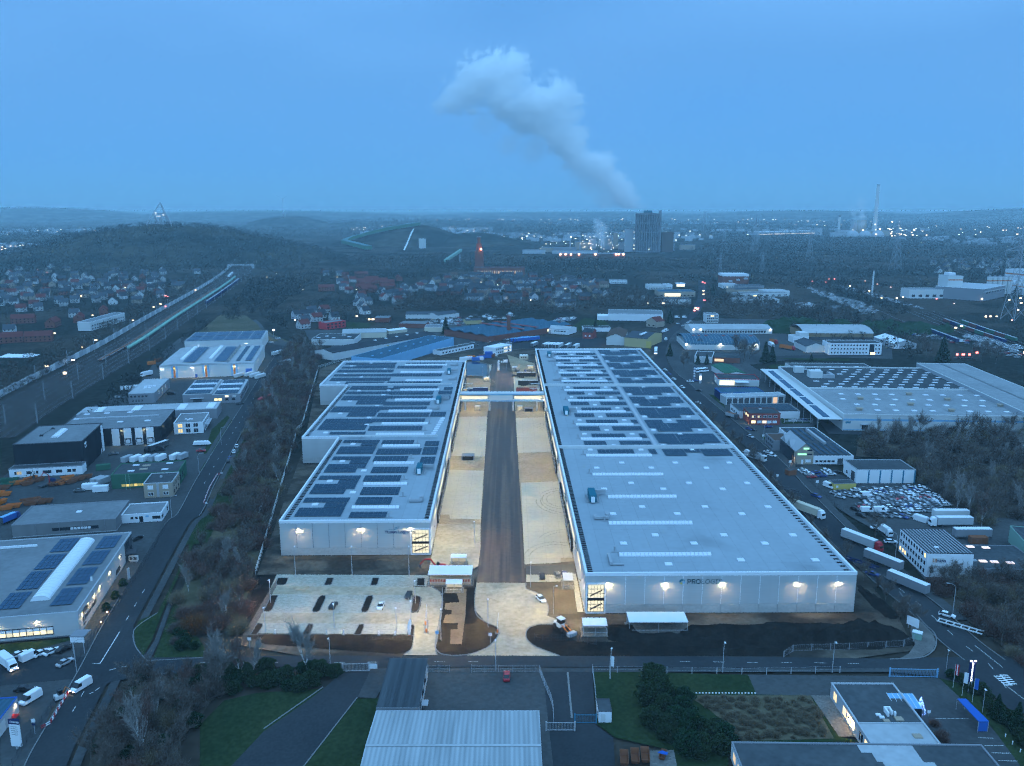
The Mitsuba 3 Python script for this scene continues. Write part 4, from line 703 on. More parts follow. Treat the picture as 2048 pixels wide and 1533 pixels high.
def barrier(q, rot, lb):
 k = thing('barrier', lb, 'barrier'); x, y = q
 for n, m, mt in (('post', M().bx(-.25,.25,-.2,.2,0,1.2), 'orange'),('arm', M().tube([[0,0,1.1],[.3,0,6.5]],.07,4), 'white'),('foot', M().bx(-.7,.7,-.5,.5,0,.18), 'kerb')): part(k, n, m.move(rot, x, y), mt)
barrier((-4.2,218.4),0, 'raised white barrier with orange post at the entrance kerb'); barrier((-24.7,218.8),0, 'raised white barrier with orange post on the left drive island'); barrier((-25.3,223.1),.3, 'second raised barrier on the island of the left drive')
area('drive_island', [(-25.8,225.9),(-24.8,225.9),(-24.3,221.9),(-24.4,218),(-25.2,218),(-25.8,222.7)],.16, 'kerb')
q = (-29.4,217.2); k = thing('sign_pylon', 'white tear shaped totem at the corner of the car park', 'sign'); part(k, 'panel', M().tube([[q[0], q[1],0],[q[0], q[1],2],[q[0] + .2, q[1],4.2],[q[0] + .3, q[1],5.]],[.3,.55,.45,.15],6), 'white'); part(k, 'foot', M().bx(q[0] - .4, q[0] + .4, q[1] - .3, q[1] + .3,0,.2), 'orange')
for q, lb in (((-21.1,213.8), 'small blue and white site sign at the left drive'),((-6.1,212.7), 'round headed light column at the dark soil edge'),((-72.9,210.2), 'small white sign on a post by the front road')):
 k = thing('post_sign', lb, 'sign'); part(k, 'post', M().cyl(q[0], q[1],0,3.2,.07, n=5), 'steel'); part(k, 'board', M().bx(q[0] - .5, q[0] + .5, q[1] - .12, q[1] - .05,2.4,3.3), 'lightblue' if 'blue' in lb else 'white')
for q in ((-68.1,218),(-63.3,218),(-53.2,217.6),(-48.3,217.6),(-38.1,217.2),(-33.5,217.2)):
 k = thing('charging_post', 'small white double charging post at the front row of the car park', 'charging post', 'charging posts of the car park'); part(k, 'post', M().bx(q[0] - .15, q[0] + .15, q[1] - .1, q[1] + .1,0,1.5), 'white'); part(k, 'foot', M().bx(q[0] - .5, q[0] + .5, q[1] - .3, q[1] + .3,0,.15), 'kerb')
# machines
def boxmachine(k, q, rot, items):
 for n, m, mt in items: part(k, n, m.move(rot, q[0], q[1]), mt)
k = thing('excavator', 'red tracked excavator with raised arm before the left hall', 'excavator'); q = (-24.4,260.8)
boxmachine(k, q, PI, [('track', M().bx(-1.6,1.6,-1.2,-.75,0,.7), 'black'),('track', M().bx(-1.6,1.6,.75,1.2,0,.7), 'black'),('body', M().hull([[-1.9,-1.1,.8],[1.2,-1.1,.8],[1.2,1.1,.8],[-1.9,1.1,.8],[-1.9,-1,1.9],[.2,-1,2.0],[.2,1,2.0],[-1.9,1,1.9]]), 'red'),('cab', M().hull([[0,-1.05,.9],[1.3,-1.05,.9],[1.3,0,.9],[0,0,.9],[.1,-1,2.6],[1.0,-1,2.6],[1.0,-.1,2.6],[.1,-.1,2.6]]), 'carglass'),('boom', M().tube([[1.0,.3,1.2],[3.0,.3,4.1],[5.2,.3,4.0]],[.3,.32,.22],4), 'red'),('stick', M().tube([[5.2,.3,4.0],[6.6,.3,2.2]],.2,4), 'red'),('bucket', M().hull([[6.3,-.3,2.2],[7.0,-.3,2.1],[6.9,.9,2.1],[6.3,.9,2.2],[6.0,-.3,1.2],[6.6,-.3,1.1],[6.6,.9,1.1],[6.0,.9,1.2]]), 'darkgrey')])
k = thing('wheel_loader', 'white wheel loader with bucket lowered on the dark soil', 'loader'); q = (14.6,220.4)
boxmachine(k, q, -.95,[('body', M().hull([[-3,-1,.8],[.5,-1,.8],[.5,1,.8],[-3,1,.8],[-3,-.9,1.9],[.3,-.9,2.0],[.3,.9,2.0],[-3,.9,1.9]]), 'offwhite'),('cab', M().bx(-1.6,.2,-.8,.8,2.0,3.3), 'carglass'),('cab_roof', M().bx(-1.8,.4,-.9,.9,3.3,3.5), 'white'),('loader_arm', M().tube([[.4,-.6,1.8],[3.6,-.6,.8]],.18,4).tube([[.4,.6,1.8],[3.6,.6,.8]],.18,4), 'orange'),('bucket', M().bx(3.6,5.0,-1.4,1.4,.1,1.1), 'steel')] + [('wheel', wheel(x, y, .75,.5), 'tyre') for x in (-2.2,1.0) for y in (-1.0,1.0)])
# earth heaps before the right hall and along the plots
def heaps(name, poly, hmax, seed, mat, lab, step=1.0):
 import shapely
 P = shapely.Polygon(poly); x0, y0, x1, y1 = P.bounds; nx, ny = int((x1 - x0) / step) + 2, int((y1 - y0) / step) + 2
 X, Y = np.meshgrid(np.linspace(x0, x1, nx), np.linspace(y0, y1, ny)); p = np.c_[X.ravel(), Y.ravel()]
 ins = shapely.contains_xy(P, p[:, 0], p[:, 1]); dist = np.array([P.exterior.distance(shapely.Point(a)) if i else 0 for a, i in zip(p, ins)])
 n = meshkit.fbm(np.c_[p * .09, np.zeros(len(p))],4, seed) * 1.5 - .25 + .35 * meshkit.noise(np.c_[p * .8, np.zeros(len(p))], seed) ; z = np.where(ins, np.clip(dist / 4,0,1) * hmax * np.clip(n, .05,1.2),-.4)
 i = (np.arange(ny - 1)[:, None] * nx + np.arange(nx - 1)[None]).ravel(); f = np.c_[i, i + 1, i + nx + 1, i + nx]; f = f[ins[f].any(1)]
 return one(name, M().raw(np.c_[p, z], f), mat, lab, 'earth heap', smooth=True)
heaps('earth_heap', [(26.7,224),(35.4,224),(36.9,218.6),(47.6,218.1),(52.3,223.6),(72.7,224),(90.8,223.1),(101.2,220.8),(104.3,217.2),(103.7,212.9),(92.8,210.8),(62,209.5),(38.5,212),(27,214.6)],3.0,3, 'soil_tex', 'long dark heap of dug soil before the right hall')
heaps('earth_heap', [(81.8,214),(90.1,222.1),(100.3,224.4),(108.5,223),(112.9,219.3),(113.7,214.8),(112.1,211.8),(100.5,209.7),(87.2,209.3)],4.2,8, 'soil_tex', 'large black soil mound at the right corner of the site')
heaps('earth_heap', [(-80.5,270),(-58.2,271.2),(-29.7,268.9),(-29.7,263.4),(-42.8,262.4),(-61.3,263.4),(-78,264.5)],1.2,5, 'earth', 'low brown earth ridge between left hall and car park')
heaps('earth_heap', [(112.6,251.3),(114.4,244.5),(116.5,238),(115.8,227.8),(112.3,226.4),(110.7,235.9),(110.3,244.5)],1.6,9, 'soil_tex', 'dark soil bank along the right flank of the right hall')
# site fence on the left: pale top rail on posts
def fence(name, pts, h, label, post=2.6, mat='steel', rails=(.15,.55,.95), pr=.05, cat='fence', mesh=None, rr=.03):
 k = thing(name, label, cat); p = np.asarray(pts, float)
 d = np.r_[0, np.cumsum(np.hypot(*np.diff(p, axis=0).T))]; n = max(2, int(d[-1] / post)); s = np.linspace(0, d[-1], n + 1); X, Y = np.interp(s, d, p[:, 0]), np.interp(s, d, p[:, 1])
 m = M()
 for x, y in zip(X, Y): m.bx(x - pr, x + pr, y - pr, y + pr, -.1, h + .05)
 part(k, 'post', m, mat, stuff=True); m = M()
 for r in rails: m.tube(np.c_[X, Y, np.full(n + 1, h * r)], rr, 3)
 if mesh:
  for i in range(n):
   for j in range(1, mesh): t = j / mesh; m.tube([[X[i] + (X[i + 1] - X[i]) * t, Y[i] + (Y[i + 1] - Y[i]) * t, .1],[X[i] + (X[i + 1] - X[i]) * t, Y[i] + (Y[i + 1] - Y[i]) * t, h]], rr * .55,3, cap=False)
 part(k, 'rail', m, mat, stuff=True); return k
fence('site_fence', [(-133,651),(-147,618),(-117.1,446.8),(-117.7,439.4),(-99.9,339.1),(-85.5,257.2)],2.2, 'long pale fence beside the belt of trees left of the halls', 3, 'offwhite', (.5,1.0),.06, rr=.10)
fence('site_fence', [(6.4,214.5),(6.8,213.9),(18.5,214.2),(23.6,211.6)],2.0, 'dark mesh fence on the soil right of the entrance', 2.5, 'darkgrey', mesh=8)
fence('site_fence', [(-41.1,214.2),(-37.5,214.4),(-28.4,214.2)],2.0, 'dark mesh fence at the corner of the car park', 2.5, 'darkgrey', mesh=8)
fence('site_fence', [(74.1,205.5),(75.5,208.4),(82.7,209),(92.5,209.5),(103.1,210.5),(111.9,211.6),(113.5,214)],1.9, 'pale mesh fence below the black soil mound', 5, 'steel', (.05,.95),.08, mesh=10)
fence('street_fence', [(-47,198.4),(-44.7,198.4)],2., 'short fence left of the sliding gate on the front road', 2.5, mesh=6); fence('street_fence', [(-22,197.9),(-16.5,197.9)],2.1, 'fence right of the small dark roofed building', 2.5, mesh=6)
fence('street_fence', [(-10.7,197.9),(7.2,197.9)],2.1, 'fence above the yard with the red car', 3, 'lightgrey', mesh=8); fence('street_fence', [(7.2,197.9),(8.4,191),(10,183.3),(9.9,175.4)],2.1, 'fence curving down the side of the yard with the red car', 3, 'lightgrey', mesh=8)
fence('street_fence', [(21.2,197.9),(39.2,197.5),(61.9,196.9),(86.4,197.8)],1.8, 'long low fence between front road and lawn', 6.5, 'lightgrey', (.5,1.),.08, rr=.03)
fence('street_fence', [(21.3,198.7),(20.9,186.1),(20.3,178)],2.0, 'fence down the right side of the lane at the lawn', 3, 'steel', mesh=6)
fence('street_fence', [(-109.6,160.4),(-111.5,171.1),(-112.2,179.6),(-113.1,184.2)],1.8, 'dark fence along the pavement at the lower left yard', 2.5, 'darkgrey', mesh=6); fence('street_fence', [(-117,200.7),(-119.7,219.2),(-122.4,243.1),(-127.9,274.9),(-133.3,301.8)],2.0, 'dark fence along the left road beside the printed hall', 2.6, 'darkgrey', mesh=6)
def gate(k, p0, p1, h, mat, rails=9):
 (x0, y0),(x1, y1) = p0, p1; m = M().tube([[x0, y0,.2],[x1, y1,.2]],.08,4).tube([[x0, y0, h],[x1, y1, h]],.08,4); part(k, 'gate_frame', m, mat)
 n = max(4, int(math.hypot(x1 - x0, y1 - y0) / .35)); m = M()
 for i in range(n + 1): t = i / n; m.tube([[x0 + (x1 - x0) * t, y0 + (y1 - y0) * t, .2],[x0 + (x1 - x0) * t, y0 + (y1 - y0) * t, h]],.03,3)
 part(k, 'bar', m, mat, stuff=True)
 for x, y in (p0, p1): part(k, 'gate_post', M().bx(x - .15, x + .15, y - .15, y + .15,0, h + .3), mat)
for nm, a, b, h, mt, lb in (('gate', (-44.7,198.2),(-37.8,198.6),2.2, 'lightgrey', 'grey sliding gate across the dark asphalt track'),('gate', (8,173),(14.7,173),2.1, 'lightgrey', 'pale sliding gate across the lane at the bottom'),('gate', (14.9,175.9),(20,175.9),2.2, 'plateblue', 'blue gate panel beside the small white shed'),('gate', (98.6,195.8),(110.8,195.4),2.3, 'lightblue', 'long pale blue sliding gate on the front road at the right')):
 gate(thing(nm, lb, 'gate'), a, b, h, mt)
q = (-36.7,198.6); k = thing('notice_board', 'small white notice board beside the grey sliding gate', 'sign'); part(k, 'board', M().bx(q[0] - 1.1, q[0] + 1.1, q[1] - .1, q[1],.7,2.1), 'white'); part(k, 'post', M().bx(q[0] - .9, q[0] - .8, q[1], q[1] + .1,0,2.), 'steel')
# cars on the site and the front road
def cars(lst, grp=None):
 for gid, q, rot, lb in lst: put(gid, 'parked_car' if 'van' not in gid else 'parked_van', lb, 'car' if 'van' not in gid else 'van', q[0], q[1],.03, rot, 1.03, grp=grp)
U_, D_ = PI / 2,-PI / 2
cars([('g_estate_black', (-54.8,234.3), U_ - .12, 'black car parked near the second mulch island of the car park'),('g_saloon_white', (-40.2,233.9), D_ - .1, 'white car parked alone in the car park'),('g_estate_black', (-32.6,241), D_ - .1, 'black car beside the right end island of the car park'),
 ('g_estate_black', (10,254.8), U_, 'black car, leftmost of three by the right hall'),('g_estate_grey', (15.1,255.9), U_ + .1, 'dark grey car, middle of three by the right hall'),('g_estate_blue', (17.5,256.4), U_, 'dark blue car behind the narrow shelter'),
 ('g_estate_white', (9,238.7), D_ + .45, 'white car driving out along the kerb of the main entrance'),('g_saloon_red', (-1.4,195.2), U_, 'dark red car alone in the yard at the bottom'),
 ('g_estate_black', (2,588),0, 'black car parked in front of the farthest black trailer'),('g_van_white', (-6,642), PI, 'pale van on the lane at the far end of the yard'),('g_saloon_black', (3,607), U_, 'black car, leftmost of the row behind the right dock'),('g_saloon_grey', (5,607), U_, 'grey car second in the row behind the right dock'),('g_saloon_blue', (10,607), U_, 'blue car third in the row behind the right dock'),('g_estate_grey', (12,607), U_, 'grey car fourth in the row behind the right dock'),('g_estate_black', (14,607), U_, 'black car fifth in the row behind the right dock')])
# ---------------------------------------------------------------- industrial estate left of the left road
def arch_light(W, u0, u1, v0, v1, h, mat='white', ribs=12):
 # barrel rooflight running along v
 a = np.linspace(0, PI, 9); c, r = (u0 + u1) / 2,(u1 - u0) / 2; z = W.zr; m = M()
 x = c - r * np.cos(a); zz = z + h * np.sin(a); v = np.vstack([np.c_[x, 0 * a + v0, zz], np.c_[x, 0 * a + v1, zz]]); i = np.arange(8)
 m.raw(v, np.c_[i, i + 1, i + 10, i + 9]); k = np.arange(1,8); m.raw(np.c_[x, 0 * a + v0, zz], np.c_[0 * k, k + 1, k]); m.raw(np.c_[x, 0 * a + v1, zz], np.c_[0 * k, k, k + 1])
 kk = W.p('rooflight', m, mat); r = M()
 for j in range(ribs + 1):
  y = v0 + (v1 - v0) * j / ribs; r.tube(np.c_[x, 0 * a + y, zz + .04],.05,3, cap=False)
 part(kk, 'rib', W.w(r), 'lightgrey', stuff=True)
def awning_windows(W, side, a, b, z, n=2, **kw): W.row(side, n, a, b, z, z + 1.3, 'glass', **kw)
W = B('hall', 'grey hall with wall lettering and barrel rooflight between solar arrays at the left road', 'factory hall', (-167.9,208.7),(-123.6,217.1),60)
W.shell(7.6, 'clad', 'roofgrey', .3,.35, 'lightgrey', base='midgrey', bh=.4)
arch_light(W, 29.4,34.6,9.6,54.5,1.5, ribs=22)
for u0, u1, v0, v1 in ((22.6,29.0,46.2,57.6),(22.4,28.8,32.4,44.4),(22.4,28.6,17.9,31.2),(21.8,28.0,5.2,16.0),(36.6,42.8,46.4,57.4),(36.4,42.4,33.2,45),(36.2,42.2,18.6,31.2),(36,42.0,5.0,16.4)): W.pv(u0, u1, v0, v1,1.55,2.6, gap=.18, mat='solarblue')
W.box('parapet_step', 0,16.8,52.8,53.2,7.25,8.0, 'white'); W.box('roof_vent', 42.6,43.1,20.9,21.4,7.2,8.5, 'white')
# glazed ribbon in the front wall, blinds half down
W.box('window_recess', 10,38.2,-.02,.0,1.3,3.5, 'glass')
st = 28.2 / 16
for i in range(16):
 a = 10 + i * st; q = key(W.k + '__lit_window'); m = W.w(M().quad([a + .12,-.05,1.4],[a + st - .12,-.05,1.4],[a + st - .12,-.05,2.5],[a + .12,-.05,2.5]))
 scene[q] = mikit.ply(m.get(), 'm_cream', emitter={**glow((1., .78,.34),.14 if i % 3 else .07), 'sampling_weight': .15})
 W.box('blind', a + .1, a + st - .1,-.07,-.03,2.55,3.4, 'white')
m = M()
for i in range(17): m.bx(10 + i * st - .05,10 + i * st + .05,-.12,-.05,1.25,3.55)
W.p('mullion', m, 'darkgrey', stuff=True); W.box('window_frame', 9.8,38.4,-.14,-.02,1.1,1.25, 'darkgrey'); W.box('window_frame', 9.8,38.4,-.14,-.02,3.55,3.7, 'darkgrey')
for u in (12,23,34): W.lamp('F', u, 5.6, rgb=(1., .74,.30), pw=24, w=.5, weight=2.)
for v in (3.2,9.0,14.5,20.5,31.5,43.5): W.lamp('R', v, 5.5 if v > 20 else .35, rgb=(1., .74,.30), pw=24, w=.5, weight=2.) if v > 18 else W.lamp('R', v, 5.6, rgb=(1., .74,.30), pw=24, w=.5, weight=2.)
def rsign(W, txt, v0, z, h, mat='darkgrey', bold=True):
 m = meshkit.text_mesh(txt, h, .08, bold); q = np.array(m.vertices); W.p('sign_lettering', M().raw(np.c_[W.L + .03 + q[:, 2], q[:, 0] + v0, q[:, 1] + z], m.faces), mat, 'dark lettering reading ' + txt)
rsign(W, 'M\u00f6ller', 3.2,4.4,1.5); rsign(W, '& Bremm GmbH', 3.2,2.5,1.3); rsign(W, 'Elektro', 3.2,1.3,.55, bold=False)
W.face('R', 38,43,1,2.6, 'glass'); W.face('R', 50,59.5,0.2,7.0, 'darkgrey', 'entrance_panel', .1)
for i in range(3): W.face('R', 51 + 1.6 * i, 52.1 + 1.6 * i, 4.4,6.4, 'glass', 'window', .16)
W.face('R', 56,58,.2,3.4, 'glass', 'door', .16); W.box('canopy', W.L + .1, W.L + 3.2,50,54,3.3,3.5, 'darkgrey')
W = B('hall', 'long low grey hall with a ribbon window behind the lettered hall', 'factory hall', (-185.2,288.9),(-149.9,295.7),20.5)
W.shell(5.0, 'midgreyclad', 'roofgrey', .25,.3, 'grey', base='lightgrey', bh=.25); W.dome(20.2,10.5,1.6,1.6)
W.box('window_recess', 13.6,29.8,-.04,-.005,1.5,2.7, 'black')
for i in range(13): W.face('F', 13.8 + i * 1.22,14.8 + i * 1.22,1.65,2.55, 'white' if 5 <= i <= 10 else 'glass', 'blind' if 5 <= i <= 10 else 'window', .09)
W.face('R', 6,14,.2,4, 'grey', 'roller_door', .08)
for u in (8,16,24,32): W.box('downpipe', u, u + .12,-.15,-.02,.3,4.7, 'grey')
W = B('office', 'low white office with a corner window beside the long grey hall', 'office', (-151.2,303.0),(-136.8,305.6),12.5)
W.shell(3.6, 'white', 'roofgrey', .3,.35, 'white'); W.row('F', 2,3.0,6.2,1.5,2.4, 'glass', .6); W.face('F', 6.4,7.8,.1,2.5, 'glass', 'door'); W.face('F', 11.2,14.2,1.1,2.3, 'glass'); W.face('R', .1,2.6,1.1,2.3, 'glass'); W.face('R', 9.2,10.6,.8,2.6, 'glass'); W.face('F', 8.8,9.9,2.0,2.7, 'lightblue', 'sign_board')
W = B('office', 'small tan two storey office block before the green hall', 'office', (-154.9,331.6),(-143.6,333.6),14.0)
W.shell(6.5, 'tan', 'roofdark', .3,.3, 'lightgrey'); W.unit(5,7,1,1,.9)
for u in (1.6,7.6): W.face('F', u, u + 2.2,3.7,5.4, 'white', 'shutter', .1); W.face('F', u, u + 2.2,.9,2.3, 'white', 'window_frame', .07); W.face('F', u + .15, u + 1.0,1.05,2.15, 'glass', 'window', .1); W.face('F', u + 1.2, u + 2.05,1.05,2.15, 'glass', 'window', .1)
W.row('R', 3,1,13,3.7,5.1, 'glass', .3); W.row('R', 3,1,13,.9,2.3, 'glass', .3); W.face('F', 5.1,6.1,.1,6.2, 'steel', 'downpipe', .05)
W = B('hall', 'dark green hall with yellow light behind its strip of front windows', 'factory hall', (-174.0,343.1),(-146.6,348.1),16.7)
W.shell(6.5, 'green', 'roofdark', .3,.3, 'palegreen_dark')
for u, v in ((7.2,13.2),(21.4,13.8),(7.1,4.8),(21.2,4.7)): W.dome(u, v, 2.4,1.2,.4)
for u, v in ((12,11.8),(11.9,6.6)): W.dome(u, v, 3.0,1.5,.3, mat='tan')
for i in range(8): W.face('F', 4 + i * 1.7,5.4 + i * 1.7,.8,1.9, 'yellow', 'lit_window', .06, lit=((1., .72,.2),.22 if i % 2 else .06))
m = M()
for i in range(28): m.bx(.4 + i * .98,.5 + i * .98,-.06,-.004,2.1,6.0)
W.p('cladding_rib', m, 'green', stuff=True); W.face('R', 2,4,1.6,4.2, 'glass'); W.face('R', 6.5,8,1.6,4.2, 'glass'); W.face('R', 10,13,.1,4.6, 'green', 'roller_door', .12)
for u in (6.5,7.9): W.box('flagpole', u, u + .12,-2.4,-2.28,0,7.4, 'palegreen')
W = B('hall', 'tall black windowless hall with small white wall logo', 'factory hall', (-228.2,364.4),(-199.3,370.2),33.7)
W.shell(14.0, 'blackclad', 'roofgrey', .3,.35, 'darkgrey'); arch_light(W, 12.8,16.2,10,24.5,.8, ribs=8)
for u, v in ((7,13.3),(8.1,26.3)): W.unit(u, v, 1.4,.8,.6, 'black')
W.p('conduit', M().tube([[7.3,13.5,13.75],[7.6,20,13.75],[8.3,26.5,13.75]],.08,4), 'black')
W.box('emblem', W.L + .02, W.L + .1,2.6,5.4,11.2,12.4, 'white'); m = meshkit.text_mesh('agravis', .7,.08, True); q = np.array(m.vertices); W.p('sign_lettering', M().raw(np.c_[W.L + .03 + q[:, 2], q[:, 0] + 2.6, q[:, 1] + 10.0], m.faces), 'white')
W.face('R', 29.5,32.8,0,13.4, 'white', 'white_strip', .12); W.face('R', 27,28,0,2.2, 'white', 'door', .1)
m = M()
for i in range(24): m.bx(.6 + i * 1.2,.68 + i * 1.2,-.05,-.004,.2,13.4)
W.p('cladding_rib', m, 'black', stuff=True)
W = B('annex', 'long low white annex at the foot of the black hall', 'annex', (-227.6,358.3),(-197.4,364.0),6.2)
W.shell(4.2, 'white', 'roofdark', .25,.3, 'grey')
for a, b in ((2.2,3.0),(3.2,4.0),(4.3,5.1),(7.2,9.0),(11.2,12.2),(14,17.6),(19.6,22.2),(24.4,26.0),(26.6,28.0)): W.face('F', a, b, 1.3,2.7, 'glass', lit=(WARM, .12) if a in (3.2,4.3) else None)
W = B('hall', 'white and black striped loading hall with grey flat roof', 'factory hall', (-229.5,404.8),(-181.7,414.1),37.5)
W.shell(9.6, 'blackclad', 'roofgrey', .3,.35, 'grey')
for i, u in enumerate((25.0,30.8,36.2,41.6)):
 W.face('F', u, u + 3.6,.1,9.1, 'white', 'white_strip', .1)
 if i: W.face('F', u + .4, u + 3.2,1.0,3.8, 'darkgrey', 'dock_door', .6); W.face('F', u + .8, u + 2.8,1.3,3.2, 'white', 'dock_leaf', .66)
for u, v in ((1.8,23.7),(-2 + 6,34),(14,34.6),(26,34.4),(26,13.3),(39.6,13.2)): W.dome(u, v, 2.6,1.5,.5)
W.box('rooflight', 2,43,23.3,24.6, W.zr, W.zr + .5, 'lightgrey')
for u in (29.8,40.8): W.lamp('F', u, 8.4, pw=35, w=.5)
W.lamp('R', 6,8.2, pw=14, w=.3); W.lamp('R', 24,8.2, pw=14, w=.3)
W = B('office', 'white two storey office with lit windows right of the striped hall', 'office', (-182.4,432.0),(-167.6,435.0),22)
W.shell(6.2, 'white', 'roofgrey', .3,.35, 'white')
for i, u in enumerate((2.2,6.2,10.2)):
 for j, z in enumerate((.7,3.6)): W.face('F', u, u + 2.2, z, z + 2.0, 'glass', lit=(WARM, .25) if i == 0 else None); W.face('F', u + 1.04, u + 1.16, z, z + 2, 'white', 'mullion', .1)
W.row('R', 6,1,21,3.8,5.4, 'glass', .45); W.row('R', 6,1,21,.8,2.4, 'glass', .45); W.box('balcony', W.L + .1, W.L + 1.8,6,20,2.9,3.1, 'lightgrey')
for u, v in ((5,9),(7,9),(8.2,8),(6.4,7)): W.dome(u, v, .9,.9,.4)
W = B('hall', 'long low blue-grey hall behind the striped hall', 'factory hall', (-245,452),(-171.2,466.5),18)
W.shell(6.0, 'grey', 'roofpale', .3,.25, 'lightgrey')
for u in (8,28,53,69): W.box('rooflight', u, u + 4.2,2,15, W.zr, W.zr + .5, 'white')
W = B('hall', 'grey workshop with row of lit side windows near the railway', 'workshop', (-239.3,503.0),(-224.0,506.0),46)
W.shell(6.4, 'grey', 'roofpale', .3,.3, 'lightgrey'); W.row('F', 5,1,12,3.8,5.0, 'glass', .55); W.row('F', 4,2,9,1,2.4, 'glass', .4)
for u, v in ((6,22),(8.5,22),(6.5,17),(9,17),(11,22)): W.dome(u, v, 1.6,1.6,.5)
for v in (12,22,32): W.face('R', v, v + 2.2,2.6,4.8, 'offwhite', 'door', .08)
for v in (13,23,33): W.lamp('R', v, 5.2, pw=12, w=.3)
W = B('hall', 'grey workshop with two stepped roofs full of solar panels', 'workshop', (-204.0,500.2),(-170.6,506.6),46)
W.p('wall', M().bx(0,17,0,46,0,6.2).bx(17, W.L, 0,46,0,5.4), 'grey'); W.p('roof', M().bx(-.1,17.1,-.1,46,6.2,6.4), 'roofpale'); W.p('roof', M().bx(17.1, W.L + .1,-.1,46,5.4,5.6), 'roofpale'); W.zr = 6.4
for v in (1,17,33): W.pv(1,16, v, v + 11,1.7,2.2, mat='solar')
W.zr = 5.6
for v in (1,17,33): W.pv(18.5,32.5, v, v + 11,1.7,2.2, mat='solar')
for v in (13,29): W.box('rooflight', 1,16, v, v + 3,6.4,7.0, 'skylight'); W.box('rooflight', 18.5,32, v, v + 3,5.6,6.2, 'skylight')
W.face('F', 6,11,.2,3.6, 'darkgrey', 'roller_door', .1); W.box('canopy', 4.5,12.5,-2.2,-.01,3.9,4.1, 'lightgrey')
for u, l in ((18.5,1),(21,1),(25,0),(29,0)): W.face('F', u, u + 2,1.8,3.2, 'glass', lit=(WARM, .5) if l else None)
for u, l in ((25,1),(29.5,0)): W.face('F', u, u + 2.2,3.8,5.0, 'offwhite', lit=(WARM, .35) if l else None)
W.row('R', 6,2,44,1.6,3.6, 'glass', .5)
# the big pale hall with solar strips and the blue-roofed hall behind it
W = B('hall', 'large pale hall with floodlit blue and orange wall strips and roof rooflights', 'factory hall', (-251.8,580.6),(-187.9,592.8),78)
W.p('wall', M().bx(0, W.L, 0,78,0,9.0), 'offwhite'); rl = [(0,9.2),(12,10.4),(24,9.2),(30,10.4),(47,9.2),(56,9.8),(W.L, 9.2)]
m = M()
for (a, za),(b, zb) in zip(rl[:-1], rl[1:]): m.raw([[a, -.2, za],[b, -.2, zb],[b, 78, zb],[a, 78, za],[a, -.2,8.9],[b, -.2,8.9],[b, 78,8.9],[a, 78,8.9]], M._B)
W.p('roof', m, 'roofpale'); W.zr = 9.9
for u0, u1, mt in ((14.5,23, 'solarblue'),(36,44.5, 'solarblue'),(51.5,54.5, 'solar'),(58,62.5, 'solarblue')): W.pv(u0, u1,7,74,2.1,3.2, z=9.75 if u0 != 14.5 else 9.9, mat=mt)
for u in (11.5,31.5): W.box('rooflight', u, u + 2.2,16,74,10.2,11.1, 'white')
W.box('clerestory', 46,46.6,4,76,9.2,11.2, 'grey')
for i in range(6): W.face('F', 0,0.01,0,.01, 'white', 'corner_trim', .011) if False else W.box('clerestory_window', 46.6,46.7,8 + i * 11,13 + i * 11,9.7,10.8, 'cream')
for u, c in ((8.0, 'lightblue'),(9.4, 'orange'),(11, 'lightblue'),(29.2, 'lightblue'),(31, 'orange'),(32.6, 'lightblue'),(49, 'lightblue'),(50.6, 'orange'),(52.2, 'lightblue')): W.face('F', u, u + 1.3,.2,8.6, c, 'wall_strip', .1)
for u in (1.0,10.2,22,31.6,51.2): W.lamp('F', u, 7.6, pw=90, w=.8)
W.face('F', 24,25.4,.1,2.4, 'blue', 'door', .1); W.face('F', 59,63.5,.2,5.2, 'blue', 'roller_door', .12); W.lamp('F', 63,6.0, pw=60, w=.5)
W.face('R', 20,26,.1,5.4, 'offwhite', 'roller_door', .12); W.lamp('R', 23,6.2, pw=110, w=.8); W.lamp('R', 60,6.5, pw=40, w=.5)
W = B('hall', 'pale hall with blue solar roof behind the floodlit hall', 'factory hall', (-276,690),(-214,702),52)
W.shell(9.5, 'offwhite', 'roofpale', .3,.2, 'lightgrey')
for i in range(6): W.pv(1.0 + i * 10.2,10.6 + i * 10.2,1,24,1.9,3., mat='solarblue'); W.pv(1.0 + i * 10.2,10.6 + i * 10.2,26,50,1.9,3., mat='solarblue')
for u in (11,50): W.lamp('F', u, 6.5, pw=50, w=.5)
W.lamp('R', 20,6.5, pw=45, w=.5)
